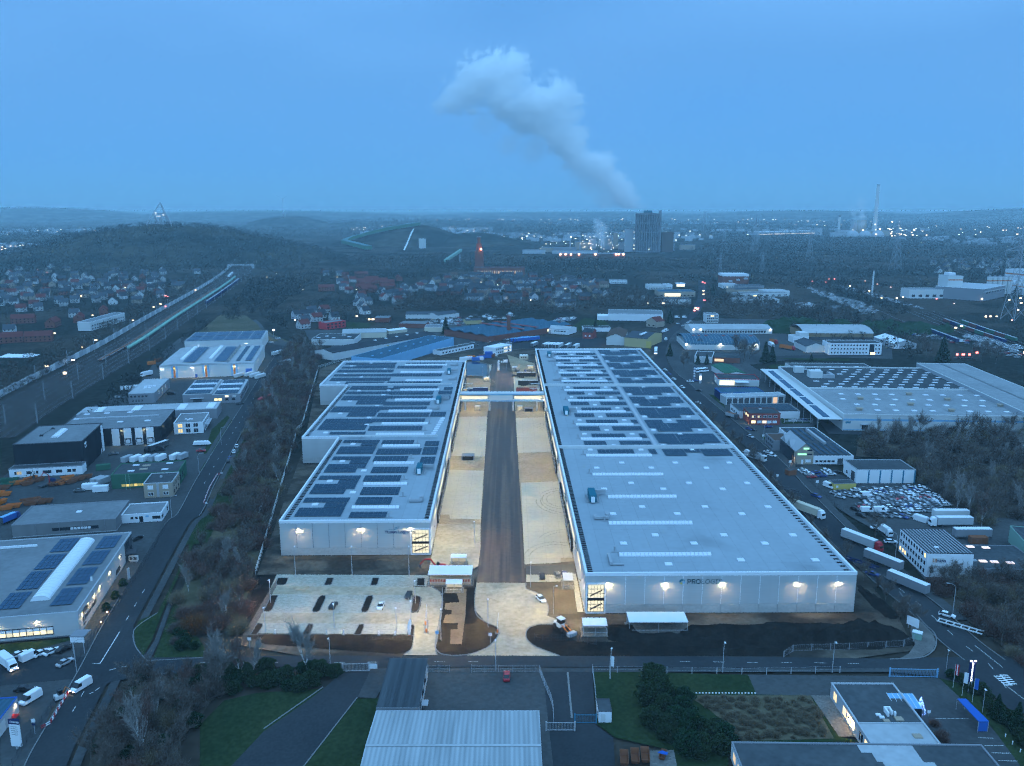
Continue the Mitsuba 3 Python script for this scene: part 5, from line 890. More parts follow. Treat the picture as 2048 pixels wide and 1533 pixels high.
# small things on the estate
a, b = np.array((-118.4,170.4)), np.array((-119.7,180.3)); v = (b - a) / np.hypot(*(b - a)); a = a - v * 2; D = float(np.hypot(*(b - a))); u = np.array([v[1],-v[0]])
W = B('shed', 'blue roofed pale shed at the lower left edge of the picture', 'shed', a - u * 13, a, D); W.shell(4.2, 'lightgrey', 'bluecorr', .2,.2, 'blue'); W.face('R', 2,5,.1,3.0, 'offwhite', 'roller_door', .08); W.lamp('R', D - 1.5,3.4, pw=14, w=.4)
for g, q, r, nm, lb in (('g_container_white', (-177.5,340.3),.17, 'container', 'white flat container before the green hall'),('g_container_white', (-183.5,343),.17, 'container', 'second white container half behind the first by the green hall'),('g_container_steel', (-181.7,351.2),1.2, 'container', 'grey ribbed container left of the green hall'),('g_container_steel', (-184.4,351.6),1.2, 'container', 'grey container beside its twin left of the green hall'),('g_container_green', (-190.9,370.4),.4, 'container', 'green tarpaulin covered container behind the green hall'),
 ('g_container_white', (-259.6,543.6),.2, 'container', 'white container, left of two near the grey workshop'),('g_container_white', (-254.5,546.3),.2, 'container', 'white container, right of two near the grey workshop'),('g_container_orange', (-281,635),.95, 'container', 'orange container by the railway edge left of the big pale hall'),('g_container_rust', (-281,648),.95, 'container', 'rust red container by the railway edge left of the big pale hall')):
 put(g, nm, lb, 'container', q[0], q[1],0, r)
for i, (x, g) in enumerate(((1240, 'steel'),(1325, 'white'),(1415, 'white'),(1500, 'steel'),(1570, 'white'),(1710, 'white'),(1785, 'steel'))):
 q = [(-184.9,381.5),(-180.9,382),(-176.6,382.3),(-172.8,383.1),(-169.5,383.5),(-163.3,385.3),(-159.8,385.9)][i]; put('g_container_' + g, 'container', 'box body in the row of trailers behind the green hall', 'container', q[0], q[1],.8,1.3,.95, grp='box bodies in a row behind the green hall')
SK = [((-218.7,349.1), 'orange', .6),((-216,354.8), 'orange', 1.0),((-211.8,353.3), 'rust', 1.1),((-214,348.4), 'rust', .9),((-202,348.4), 'rust', 1.3),((-200.6,349.1), 'rust', 1.3),((-198.9,349.8), 'orange', 1.3),((-195.8,351.2), 'rust', 1.0),((-200.2,356.2), 'orange', .7),((-215.6,334.5), 'orange', .2),((-219.3,335.8), 'orange', .2),((-221,343), 'rust', .2),((-203.2,320.4), 'orange', .3),((-211.2,324.5), 'orange', 1.4),((-201.2,326.4), 'rust', .5),((-199,327), 'rust', .9),((-195.4,325.2), 'rust', .3),((-193.5,326.4), 'rust', .1),((-205.1,318), 'orange', .4),((-198.2,323.3), 'rust', .2),((-194.4,354.8), 'rust', .4),((-192.6,357.6), 'rust', .6),((-223.5,353.3), 'green', .3),((-227.2,352.6), 'green', .2),((-221.6,347.1), 'green', .2)]
for q, c, r in SK: put('g_skip_' + c, 'skip', '%s open skip in the scrap yard before the black hall' % {'orange': 'orange', 'rust': 'rusty brown', 'green': 'dark green'}[c], 'skip', q[0], q[1],0, r, .95, grp='%s skips in the scrap yard' % c)
k = thing('loading_crane', 'dark truck with folded red loading crane among the skips', 'truck'); q = (-204.7,347.1)
boxmachine(k, q, 1.1,[('chassis', M().bx(-3.5,3.2,-1.1,1.1,.6,1.2), 'darkgrey'),('cab', loft([(2.2,1.1,.7),(4.0,1.1,.7),(3.9,1.0,2.6),(2.2,1.0,2.7)]), 'navy'),('crane_arm', M().tube([[1.6,0,1.2],[1.5,0,4.6],[-.6,0,6.6],[-2.2,0,5.0]],[.25,.22,.18,.12],4), 'red')] + [('wheel', wheel(x, y, .5,.35), 'tyre') for x in (-2.4,-1.2,2.8) for y in (-1,1)])
put('g_lorry_blue', 'lorry', 'blue cab lorry at the left end of the long grey hall', 'lorry', *(-195.1,307.3),0,1.3,.8)
q = (-112.1,166.5); k = thing('sign_pylon', 'tall blue and white company sign at the lower left edge', 'sign'); part(k, 'board', M().box((q[0], q[1],3.4),(2.6,.3,5.6),-.15), 'white'); part(k, 'header', M().box((q[0], q[1],6.8),(2.6,.32,1.2),-.15), 'navy'); part(k, 'post', M().cyl(q[0], q[1],0,.8,.3, n=6), 'steel')
m = meshkit.text_mesh('Hubtex', .5,.03, True); v = np.array(m.vertices); part(k, 'sign_lettering', M().raw(np.c_[v[:, 0] + q[0] - .9,-v[:, 2] + q[1] - .17 - (v[:, 0] - .9) * .15, v[:, 1] + 6.6], m.faces), 'white')
for i in range(5): part(k, 'text_line', M().box((q[0], q[1] - .17,5.6 - i * .5),(1.6,.04,.12),-.15), 'grey')
k = thing('kiosk', 'small white framed box on posts at the fence corner', 'shelter'); q = (-119,207.1); part(k, 'roof', M().bx(q[0] - 2., q[0] + 2., q[1], q[1] + 4.0,5.0,5.25), 'grey'); part(k, 'panel', M().bx(q[0] - 1.9, q[0] + 1.9, q[1] + .05, q[1] + .2,3.4,5.0), 'white'); part(k, 'post', M().cyl(q[0] - 1.5, q[1] + .3,0,5,.12, n=5).cyl(q[0] + 1.5, q[1] + .3,0,5,.12, n=5), 'steel')
for q, lb in (((-123.5,232.6), 'first clipped conical shrub along the lettered hall, nearest the camera'),((-124.4,240.4), 'second clipped conical shrub along the lettered hall'),((-126.1,249.3), 'third clipped conical shrub along the lettered hall, farthest')): put('g_topiary', 'shrub', lb, 'shrub', q[0], q[1],0,0,1.15)
q = (-126.3,253.9); k = thing('post_sign', 'grey info column beside the lettered hall', 'sign'); part(k, 'board', M().box((q[0], q[1],2.1),(.3,1.3,3.6)), 'lightgrey'); part(k, 'foot', M().box((q[0], q[1],.15),(.6,1.5,.3)), 'grey')
q = (-130.8,267.6); k = thing('air_conditioner', 'pale twin fan unit on a stand at the end of the lettered hall', 'air conditioner'); part(k, 'casing', M().bx(q[0] - 1.5, q[0] + 1.5, q[1] - .5, q[1] + .5,.5,2.2), 'offwhite'); part(k, 'fan', M().bx(q[0] - 1.2, q[0] - .2, q[1] - .56, q[1] - .51,.9,1.9), 'darkgrey'); part(k, 'fan', M().bx(q[0] + .2, q[0] + 1.2, q[1] - .56, q[1] - .51,.9,1.9), 'darkgrey'); part(k, 'stand', M().bx(q[0] - 1.3, q[0] + 1.3, q[1] - .4, q[1] + .4,0,.5), 'steel')
for q, lb in (((-120.9,223.6), 'low path light by the lettered hall, nearest the camera'),((-121.8,229.6), 'low path light by the lettered hall beside the shrubs')):
 k = thing('path_light', lb, 'lamp'); part(k, 'post', M().cyl(q[0], q[1],0,.7,.12, n=6), 'darkgrey'); qq = key(k + '__lens'); scene[qq] = mikit.ply(M().bx(q[0] - .15, q[0] + .15, q[1] - .15, q[1] + .15,.7,.92).get(), 'm_white', emitter={**glow((1., .55,.22),4), 'sampling_weight': .4})
cars([('g_saloon_white', (-134.6,205.9),.95, 'white car, first of the row before the lit ribbon window'),('g_van_white', (-130.8,204.7),1.05, 'white van second in the row before the lit ribbon window'),('g_saloon_white', (-128.9,206.7),1.05, 'white car third in the row before the lit ribbon window'),('g_saloon_white', (-126.5,207.5),1.05, 'white car fourth in the row before the lit ribbon window'),('g_saloon_black', (-123.8,208.8),1.05, 'black car fifth in the row before the lit ribbon window'),('g_saloon_silver', (-119.9,201.9),1.1, 'silver car alone below the row at the fence corner'),('g_van_white', (-119.5,184.9),-1.95, 'white van facing the camera in the lower left yard'),('g_saloon_black', (-123.6,189.3),.1, 'black car with lit lamps behind the van in the lower left yard'),('g_estate_black', (-139.3,204.7),1.2, 'black car cut by the left edge beside the white lorry'),
 ('g_estate_black', (-138.3,287.3),1.2, 'dark car at the back corner of the lettered hall'),('g_saloon_grey', (-186.5,339.7),.2, 'small dark grey car alone in the scrap yard'),('g_saloon_grey', (-197.3,394.1),.3, 'grey car in the court before the striped hall'),('g_saloon_black', (-169.4,437.2),0, 'dark car before the white lit office'),('g_estate_black', (-163.7,416.1),.3, 'dark pickup in the court right of the striped hall'),('g_saloon_red', (-156,399.4),.2, 'small red and grey car by the boat trailer'),('g_van_black', (-222.4,528.1),.1, 'black van between the two grey workshops'),('g_saloon_black', (-168.9,500.8),.6, 'dark car at the corner of the solar workshop'),('g_saloon_silver', (-254,518.2),.2, 'silver car left of the grey workshop'),('g_saloon_black', (-253.8,504),.2, 'dark car left of the grey workshop'),('g_estate_white', (-218,741),0, 'white car under the lone street lamp at the turning circle'),('g_saloon_white', (-218,764),.2, 'small pale car behind the lone street lamp')])
k = thing('boat_trailer', 'white covered caravan body in the court right of the striped hall', 'caravan'); q = (-159.8,410.4); boxmachine(k, q, .15,[('body', M().hull([[-4,-1.2,.8],[4,-1.2,.8],[4,1.2,.8],[-4,1.2,.8],[-3.6,-1.1,2.4],[3.2,-1.1,2.4],[3.2,1.1,2.4],[-3.6,1.1,2.4],[5,0,1.0]]), 'white'),('wheel', wheel(0,-1.1,.4), 'tyre'),('wheel', wheel(0,1.1,.4), 'tyre')])
put('g_lorry_dark', 'lorry', 'black articulated lorry at the docks of the striped hall', 'lorry', *(-181.2,397.6),0,-1.95,.9); cars([('g_van_black', (-177.3,401.2),.2, 'black van behind the black lorry at the striped hall')])
put('g_lorry_short', 'lorry', 'white lorry with lit headlights at the left edge before the ribbon window', 'lorry', *(-132.9,199.2),0,-.65,.85)
# things on the left road
cars([('g_estate_white', (-140.8,407.8), U_ + .3, 'white car parked on the left road verge, upper of two white ones'),('g_saloon_white', (-139,397.8), U_ + .3, 'white car parked on the left road verge, lower of two white ones'),('g_saloon_blue', (-137.3,387.2), U_ + .3, 'dark blue car parked on the left road verge'),('g_saloon_black', (-136.5,382.2), U_ + .3, 'black car lowest in the line on the left road verge'),('g_estate_silver', (-148.4,455), U_ + .3, 'silver car in mid line on the left road verge'),('g_saloon_black', (-146.9,443.9), U_ + .3, 'black car below the silver one on the left road verge'),('g_saloon_red', (-150.5,468.7), U_ + .3, 'dark red car on the left road verge'),('g_estate_black', (-167,563), U_ + .3, 'black car on the left road beyond the red lorry'),('g_saloon_red', (-173,604), U_ + .3, 'red car highest on the left road before the turning circle')])
put('g_lorry_pink', 'lorry', 'red lorry driving with lit headlights on the left road', 'lorry', *(-157.1,504.9),.03,-1.93,.9); put('g_trailer_white', 'semitrailer', 'white semitrailer parked at the kerb beside the pale hall', 'trailer', *(-197,671),0,-1.95,.9); put('g_trailer_white', 'semitrailer', 'white semitrailer parked nearer on the turning road', 'trailer', *(-179,629),0,-1.95,.9)
put('g_lorry_short', 'lorry', 'white cab lorry by the railway left of the big pale hall', 'lorry', *(-266,587),0,-2.1,.95)
for i, q in enumerate(((-198,580),(-192,584),(-187,580),(-182,576),(-204,590))): put('g_trailer_white', 'semitrailer', 'white box trailer in the row behind the solar workshop', 'trailer', q[0], q[1],0,-1.9,.8, grp='trailers behind the solar workshop')
cars([('g_van_white', (-109.7,190.4),-1.95, 'white van driving towards the camera on the left road')])
k = 'parked_van_%03d' % (_n['parked_van'] - 1) if _n['parked_van'] > 1 else 'parked_van'
def headlights(key0, q, rot, L=2.8, w=.6, z=.75, col=(1., .75,.45), s=9, n=2):
 c, sn = math.cos(rot), math.sin(rot)
 for sd in (-1,1):
  x, y = q[0] + c * L - sn * sd * w, q[1] + sn * L + c * sd * w; p = key(key0 + '__lit_lamp'); scene[p] = mikit.ply(M().box((x, y, z),(.12,.34,.2), rot).get(), 'm_white', emitter={**glow(col, s), 'sampling_weight': .15})
headlights(k, (-109.7,190.4),-1.95)
headlights('lorry', (-132.9,199.2),-.65,2.3,.8,.9,(1., .72,.36),7); headlights('lorry_001' if 'lorry_001' in labels else 'lorry', (-157.1,504.9),-1.93,2.4,.8,1., (1., .7,.4),9)
# roadworks
def barricade(pts, lb):
 k = thing('construction_barrier', lb, 'barrier'); p = np.asarray(pts, float); d = np.r_[0, np.cumsum(np.hypot(*np.diff(p, axis=0).T))]; n = int(d[-1] / 1.1); s = np.linspace(0, d[-1], n + 1); X, Y = np.interp(s, d, p[:, 0]), np.interp(s, d, p[:, 1])
 for j, mt in ((0, 'white'),(1, 'red')):
  m = M()
  for i in range(j, n, 2):
   for z in (.35,.85): m.tube([[X[i], Y[i], z],[X[i + 1], Y[i + 1], z]],.11,4)
  part(k, 'board', m, mt, stuff=True)
 m = M()
 for i in range(0, n + 1,2): m.bx(X[i] - .25, X[i] + .25, Y[i] - .25, Y[i] + .25,0,.12).bx(X[i] - .04, X[i] + .04, Y[i] - .04, Y[i] + .04,.1,1.1)
 part(k, 'foot', m, 'darkgrey', stuff=True)
barricade([(-111.9,189),(-111.1,184.2),(-109.4,175.3),(-110.6,173.4)], 'red and white roadworks barrier beside the driving van'); barricade([(-132.7,363.4),(-135,362.2),(-131.8,343.4),(-127.4,324.3),(-125.7,324.3)], 'red and white roadworks barrier on the left road verge')
k = thing('small_excavator', 'small orange and white digger behind the roadworks barrier', 'digger'); boxmachine(k, (-112.8,185.5),.8,[('body', M().bx(-1,1,-.8,.8,.4,1.4), 'offwhite'),('cab', M().bx(-.2,.8,-.6,.6,1.4,2.6), 'carglass'),('boom', M().tube([[.8,0,1.2],[1.8,0,2.8],[2.8,0,1.4]],.14,4), 'orange'),('track', M().bx(-1.1,1.1,-.9,-.6,0,.45).bx(-1.1,1.1,.6,.9,0,.45), 'black')])
area('trench', [(-116,190.4),(-113.2,190.4),(-109.7,176.5),(-111.5,177.1)],.01, 'brown_soil'); area('trench', [(-131.8,357.3),(-129,356.1),(-125.4,330.4),(-128.6,332.5)],.05, 'brown_soil')
heaps('spoil_heap', [(-113.1,182.9),(-111.6,182.9),(-110.7,179),(-112.2,179)],1.2,4, 'brown_soil', 'small spoil heap inside the roadworks by the van', .4)
q = (-111,171.7); k = thing('post_sign', 'black and white direction sign on a post by the lower left fence', 'sign'); part(k, 'post', M().cyl(q[0], q[1],0,3.8,.07, n=5), 'steel'); part(k, 'board', M().box((q[0], q[1] - .1,3.6),(.9,.08,.9)), 'white'); part(k, 'board', M().box((q[0], q[1] - .1,2.6),(.8,.08,.5)), 'navy')
q = (-119.3,177.1); k = thing('tarpaulin_box', 'red covered box at the lower left shed', 'box'); part(k, 'box', M().bx(q[0] - 1.2, q[0] + 1.2, q[1] - .8, q[1] + .8,0,1.1), 'darkgrey'); part(k, 'cover', M().hull([[q[0] + a * 1.3, q[1] + b * .9,1.1] for a in (-1,1) for b in (-1,1)] + [[q[0], q[1],1.6]]), 'red')
# street lamps of the left road, unlit
for q, lb in (((-150.3,412.4), 'tall street light at the court of the striped hall'),((-144.6,365.9), 'tall street light at the green hall'),((-134.3,308.9), 'tall street light at the low white office'),((-114.9,198.1), 'street light at the fence corner of the lower left yard'),((-156,508.6), 'thin lamp post at the solar workshop')): put('g_streetlight', 'street_light', lb, 'street light', q[0], q[1],0,.2,.95)
q = (-220,758); k = thing('street_light', 'lit street light at the far turning circle', 'street light'); part(k, 'post', M().cyl(q[0], q[1],0,9,.12, n=5), 'steel'); qq = key(k + '__lamp_head'); scene[qq] = mikit.ply(M().bx(q[0] - .6, q[0] + .6, q[1] - .4, q[1] + .2,9,9.4).get(), 'm_white', emitter={**glow((1., .85,.6),9), 'sampling_weight': .8})
# ---------------------------------------------------------------- buildings and plots along the bottom edge
k = thing('hall', 'large hall with ribbed pale metal roof at the bottom centre', 'factory hall')
a, b = (-31.5,171.8),(6.2,171.3); yb = 132.0; yr = (-12.5,157.8)[1]
part(k, 'wall', M().bx(a[0] + .3, b[0] - .3, yb, a[1] - .3,0,5.9), 'offwhite')
m = M()
for y0, z0, y1, z1 in ((a[1],6.0, yr + .2,6.9),(yr - .2,6.9, yb - .3,5.6)):
 n = 72
 for i in range(n):
  x0 = a[0] + (b[0] - a[0]) * i / n; x1 = a[0] + (b[0] - a[0]) * (i + 1) / n; xm = x1 - .12
  m.raw([[x0, y0, z0],[xm, y0, z0],[xm, y1, z1],[x0, y1, z1]],[[0,3,2,1]]); m.raw([[xm, y0, z0 + .07],[x1, y0, z0 + .07],[x1, y1, z1 + .07],[xm, y1, z1 + .07],[xm, y0, z0 - .1],[x1, y0, z0 - .1],[x1, y1, z1 - .1],[xm, y1, z1 - .1]], M._B)
part(k, 'roof', m, 'roofcorr'); part(k, 'ridge_cap', M().bx(a[0], b[0], yr - .35, yr + .35,6.98,7.1), 'roofpale'); part(k, 'gutter', M().bx(a[0], b[0], a[1], a[1] + .25,5.75,5.98), 'steel'); part(k, 'verge_trim', M().bx(b[0], b[0] + .15, yb, a[1],5.5,6.1), 'lightgrey')
c = [(-31.8,174),(-21.8,174),(-21.9,195.8),(-31.9,195.8)]; W = B('workshop', 'small dark roofed workshop at the front road above the large metal roof', 'workshop', (c[0][0], c[0][1]),(c[1][0], c[0][1]), c[3][1] - c[0][1])
W.p('wall', M().bx(.2, W.L - .2,.2, W.D - .2,0,5.2), 'lightgrey'); m = M().bx(0, W.L, 0, W.D, 5.2,5.4)
for i in range(12): m.bx(i * W.L / 11.5, i * W.L / 11.5 + .12,0, W.D, 5.4,5.5)
W.p('roof', m, 'roofcorrdark'); W.box('fascia', 0, W.L, -.1,0,4.7,5.42, 'grey')
for v in (3,8,13): W.face('R', v, v + 2.4,2.6,4.2, 'glass'); W.face('R', v + .2, v + .9,2.7,3.4, 'offwhite', 'window_frame', .1)
W.face('R', 5.5,7,.1,2.3, 'darkgrey', 'door', .1); W.box('canopy', W.L, W.L + 1.5,5,7.5,2.5,2.65, 'lightgrey'); W.box('cabinet', W.L + .3, W.L + 1.6,1.2,2.6,0,1.6, 'lightgrey')
q = (22.1,176.2); W = B('shed', 'small white shed with dark flat roof beside the blue gate', 'shed', (q[0] - 1.5, q[1]),(q[0] + 1.6, q[1]),5.2); W.shell(3.0, 'white', 'roofdark', .12,.15, 'darkgrey'); W.face('F', .5,1.6,.1,2.2, 'offwhite', 'door', .05); W.face('L', 1,2,1,2, 'glass')
c = [(79.4,162.6),(94.7,162.4),(94.8,170.3),(95.1,186.4),(80,186.7)]
W = B('office', 'flat office with warm lit windows facing the path at the lower right', 'office', (c[0][0], c[0][1]),(c[0][0] + 15.4, c[0][1] - .15), c[4][1] - c[0][1])
W.shell(4.0, 'lightgrey', 'roofdark', .35,.3, 'lightgrey')
D = W.D
W.box('roof_plane', .4,15,.4,7.6, W.zr + .01, W.zr + .05, 'roofpale'); W.box('roof_step', .3,15.2,7.6,7.8, W.zr, W.zr + .35, 'lightgrey')
for i, (v, l) in enumerate(((1.2,1),(4.2,0),(9.0,1),(11.4,1),(14.0,1),(20.0,1))):
 W.face('L', v, v + 1.9,.9,3.0, 'glass', 'window', .05) if not l else W.face('L', v, v + 1.9,.9,3.0, 'cream', 'lit_window', .05, lit=((1., .66,.24),(.5,0,1.6,1.1,.5,.3)[i])); W.face('L', v + .9, v + 1.0,.9,3.0, 'white', 'mullion', .09)
W.lamp('L', 11.2,2.9,(1., .70,.26), pw=55, w=.5, weight=1.2)
W.dome(10.3,9.4,1.5,1.2,.35, mat='tan'); W.dome(7.1,8.6,1.1,.8,.3, mat='tan'); W.dome(6.2,11.0,.8,.5,.3); W.dome(6.6,10.0,.8,.5,.3); W.dome(11.6,3.0,1.6,1.2,.4, mat='tan')
W.p('duct', M().bx(8.1,8.5,10.4,12.6, W.zr, W.zr + 1.1).bx(8.1,9.6,12.4,12.8, W.zr + .6, W.zr + 1.2).bx(9.2,9.6,11.0,12.4, W.zr, W.zr + 1.1).bx(9.8,10.2,10.6,11.2, W.zr, W.zr + 1.0), 'white')
W2 = B('conservatory', 'glazed blue canopy annex at the back of the lit flat office', 'annex', (91.3,176.8),(97.5,176.6),5.5); W2.p('wall', M().bx(0, W2.L, 0,5.5,0,3.3), 'glass'); W2.p('roof', M().raw([[0,0,3.4],[W2.L, 0,3.4],[W2.L, 5.5,3.9],[0,5.5,3.9],[0,0,3.3],[W2.L, 0,3.3],[W2.L, 5.5,3.8],[0,5.5,3.8]], M._B), 'lightblue'); m = M()
for i in range(6): x = i * W2.L / 5; m.tube([[x, 0,3.45],[x, 5.5,3.95]],.08,4)
W2.p('rafter', m, 'white', stuff=True)
k = thing('christmas_tree', 'small tree of blue lights at the corner of the flat office', 'lit tree'); q = (98.2,178.7); rng = np.random.default_rng(7); part(k, 'stem', M().cyl(q[0], q[1],0,5,.08,.03,5), 'trunk'); m = M()
for i in range(60): t = rng.uniform(0,1); a_ = rng.uniform(0,6.28); r = 1.3 * (1 - t); m.box((q[0] + r * math.cos(a_), q[1] + r * math.sin(a_),1.2 + 3.9 * t),(.09,.09,.09))
scene[k + '__light_chain'] = mikit.ply(m.get(), 'm_white', emitter={**glow((.16,.34,1.),1.2), 'sampling_weight': .3}); labels[k + '__light_chain'] = {'kind': 'stuff'}
c = [(48.6,155),(48.4,163.1),(77.2,162.4),(100.2,162.1),(101.2,155)]
W = B('hall', 'long flat dark roofed building cut by the bottom edge at the right', 'factory hall', (c[1][0], c[1][1] - 14),(c[3][0] + 3, c[3][1] - 14),14)
W.shell(4.2, 'offwhite', 'roofdark', .3,.3, 'grey'); W.box('roof_plane', W.L * .54, W.L * .72,8.0,13.6, W.zr + .01, W.zr + .06, 'roofpale'); W.box('roof_plane', W.L * .56, W.L * .76,2.5,8.0, W.zr + .01, W.zr + .06, 'roofpale'); W.box('roof_plane', W.L * .50, W.L * .56,11,13.6, W.zr + .012, W.zr + .07, 'roofpale')
W.row('L', 3,1,13,1.2,3.0, 'cream', .5, litat=(0,1,2), lit=((1., .62,.25),.18))
k = thing('bus_shelter', 'narrow blue roofed shelter on the lawn edge at the lower right', 'shelter'); c = [(108.5,181.5),(110.6,181.5),(111.1,172.4),(108.7,172.4)]
part(k, 'roof', M().prism(c, 2.7,2.9), 'blue'); m = M()
for p in c: m.cyl(p[0] * .98 + .02 * c[0][0], p[1],0,2.7,.06, n=4)
part(k, 'post', m, 'steel', stuff=True); p, r = c[3], c[2]; part(k, 'end_panel', M().quad([p[0], p[1] + .1,.2],[r[0], r[1] + .1,.2],[r[0], r[1] + .1,2.6],[p[0], p[1] + .1,2.6]), 'blue')
q = (115.6,188.7); k = thing('sign_pylon', 'tall pylon sign of lit white blocks topped by two floodlights', 'sign'); part(k, 'post', M().bx(q[0] - .35, q[0] - .2, q[1] - .1, q[1] + .1,0,3.0).bx(q[0] + .2, q[0] + .35, q[1] - .1, q[1] + .1,0,3.0), 'steel'); part(k, 'board', M().bx(q[0] - .75, q[0] + .75, q[1] - .1, q[1] + .15,3.0,8.6), 'navy')
m = M()
for i, ch in enumerate('DEEEEEH'):
 t = meshkit.text_mesh(ch, .58,.05, True); v = np.array(t.vertices); w_ = v[:, 0].max(); m.raw(np.c_[v[:, 0] - w_ / 2 + q[0],-v[:, 2] + q[1] - .14, v[:, 1] + 7.75 - i * .76], t.faces)
kk = key(k + '__lit_letters'); scene[kk] = mikit.ply(m.get(), 'm_white', emitter={**glow(COOL, .22), 'sampling_weight': .2})
for s in (-.5,.5): kk = key(k + '__floodlight'); scene[kk] = mikit.ply(M().bx(q[0] + s - .2, q[0] + s + .2, q[1] - .35, q[1] - .1,8.7,9.0).get(), 'm_white', emitter={**glow((1., .86,.62),5), 'sampling_weight': .8})
for q, c, lb in (((112.6,190.8), 'red', 'red and white flag on a pole left of the lit pylon sign'),((112.9,187.1), 'white', 'white flag on a pole nearest the lit pylon sign'),((114,184.4), 'blue', 'blue flag on a pole right of the lit pylon sign'),((25.4,194.9), 'white', 'white banner on a pole above the lawn edge')):
 k = thing('flag', lb, 'flag'); x, y = q; part(k, 'pole', M().cyl(x, y, 0,6.6,.06,.04,5), 'offwhite'); v = []; nx = 6
 for i in range(nx): t = i / (nx - 1); v += [[x + .08 + t * .95, y + .12 * math.sin(5 * t),6.5 - .1 * t],[x + .08 + t * .95, y + .12 * math.sin(5 * t + .6),3.6 - .25 * t]]
 part(k, 'cloth', M().raw(v, [[2 * i, 2 * i + 1,2 * i + 3,2 * i + 2] for i in range(nx - 1)]), c)
 if c == 'red': v = np.array(v) - [0,.03,0]; part(k, 'stripe', M().raw(np.vstack([v[4:6], v[6:8]]),[[0,1,3,2]]), 'white')
put('g_lamppost_short', 'lamp_post', 'lamp post beside the blue roofed shelter', 'lamp post', *(114.2,180.2),0,0,1.0); put('g_lamppost_short', 'lamp_post', 'thin lamp post by the pale blue gate', 'lamp post', *(115,198.9),0,0,.95)
k = thing('stone_row', 'row of small white stones set in the lawn', 'stones'); m = M()
for i in range(22):
 p = [np.array((44,188.2)), np.array((61.3,188.1))]; x, y = p[0] + (p[1] - p[0]) * i / 21; kk = key(k + '__stone'); M().box((x, y, .12),(.36,.3,.3), i * .7).add(kk, 'white')
area('reed_field', [(43.9,187.4),(75,187.3),(74.7,183.2),(74.4,170),(50.1,169),(51.1,174.4),(48.3,181)],.06, 'drygrass')
for q, r, lb in (((24.8,162), U_, 'rusty dark tipper skip, leftmost of three at the bottom lawn'),((27.3,162.6), U_, 'rusty skip in the middle of three at the bottom lawn'),((29.6,163), U_, 'rusty skip on the right of three at the bottom lawn')): put('g_skip_rust', 'skip', lb, 'skip', q[0], q[1],0, r - .1,.8)
put('g_skip_rust', 'skip', 'small rusty skip with blue rubbish at the bottom lawn', 'skip', *(33.6,163.5),0,1.2,.55); k = one('rubbish_bag', M().hull(np.random.default_rng(3).normal(0,.4,(14,3)) * [1,1,.5] + [*(33.6,163.7),1.0]), 'blue', 'blue rubbish bags piled in the small rusty skip', 'rubbish')
for x, y in ((114.2,170.6),(114.3,168),(114.4,165.2)): k = thing('bollard_light', 'small white bollard on the lower right lawn', 'bollard', 'white bollards on the lower right lawn'); part(k, 'post', M().cyl(x, y, 0,.7,.12, n=6), 'white'); part(k, 'cap', M().cyl(x, y, .7,.8,.15, n=6), 'white')
q = (100.4,178.7); k = thing('post_sign', 'small white parking sign beside the flat office', 'sign'); part(k, 'board', M().bx(q[0] - .4, q[0] + .4, q[1] - .05, q[1],.8,1.6), 'white'); part(k, 'post', M().cyl(q[0], q[1] + .05,0,1.5,.05, n=4), 'steel')
# ---------------------------------------------------------------- right of the right road
area('yard', [(133.5,374.3),(144.3,379.2),(154.9,353.5),(184.1,348.1),(180,325.2),(178.2,314.3),(189.9,309.1),(205.5,309.1),(189.1,282.4),(162.9,281.7),(158.7,268.7),(136,253.7),(138.8,276.8),(138.5,294.4),(134.3,310.8),(128,349.2)],-.04, 'asphalt_old')
area('yard', [(120.4,541.3),(126.8,489.2),(130.6,447.9),(128.5,376.5),(163,378),(168.3,416.1),(168.4,447.9),(177.3,462.3),(178,498.8),(179.7,532.8),(180.5,559),(186,605),(185,647),(166,659),(144,659)],-.05, 'asphalt_old'); area('lawn', [(155.7,466.6),(174,466.6),(170.3,456),(152.7,453.9)],.0, 'grass'); area('lawn', [(130.3,430.5),(135.2,428.7),(134.5,402.6),(130.7,401)],.0, 'grass'); area('lawn', [(128.9,530),(135.5,524.6),(128.4,479.9),(125.1,489.2)],.0, 'grass')
area('yard', [(176.4,462.5),(183.8,443.7),(278.3,434.9),(298.3,429.7),(293.9,423),(171.3,433.1)],-.03, 'asphalt'); area('yard', [(134,734),(166,821),(191,882),(226,913),(288,897),(276,790),(321,778),(350,756),(308,660),(243,669),(196,640),(153,620),(137,572),(126.6,559.7),(124,644)],-.07, 'asphalt_old')
area('road', [(199,650),(240,660),(306,673),(310,684),(246,677),(214,673),(201,660)],-.02, 'asphalt'); area('lawn', [(197,628),(203,634),(224,636),(218,620),(197,619)],-.01, 'grass'); area('lawn', [(214,664),(248,662),(274,660),(269,650),(230,654)],-.01, 'grass')
W = B('warehouse', 'wide old white warehouse with black and pale roof halves beyond the right road', 'warehouse', (181.5,440.3),(296.5,434),137)
W.p('wall', M().bx(0, W.L, 0,137,0,9.0), 'offwhite'); W.zr = 9.05
W.p('roof', M().quad([0,0,9.02],[W.L, 0,9.02],[W.L, 66,9.02],[0,66,9.02]), 'roofmid'); W.p('roof', M().quad([0,66,9.02],[W.L, 66,9.02],[W.L, 137,9.02],[0,137,9.02]), 'roofdark')
m = M().bx(-.2, W.L, -.2,.3,8.6,9.4).bx(-.2,.4,.3,137,8.6,9.6).bx(.4, W.L, 65.6,66.4,9.0,9.9).bx(.4, W.L, 136.6,137.2,9.0,9.9)
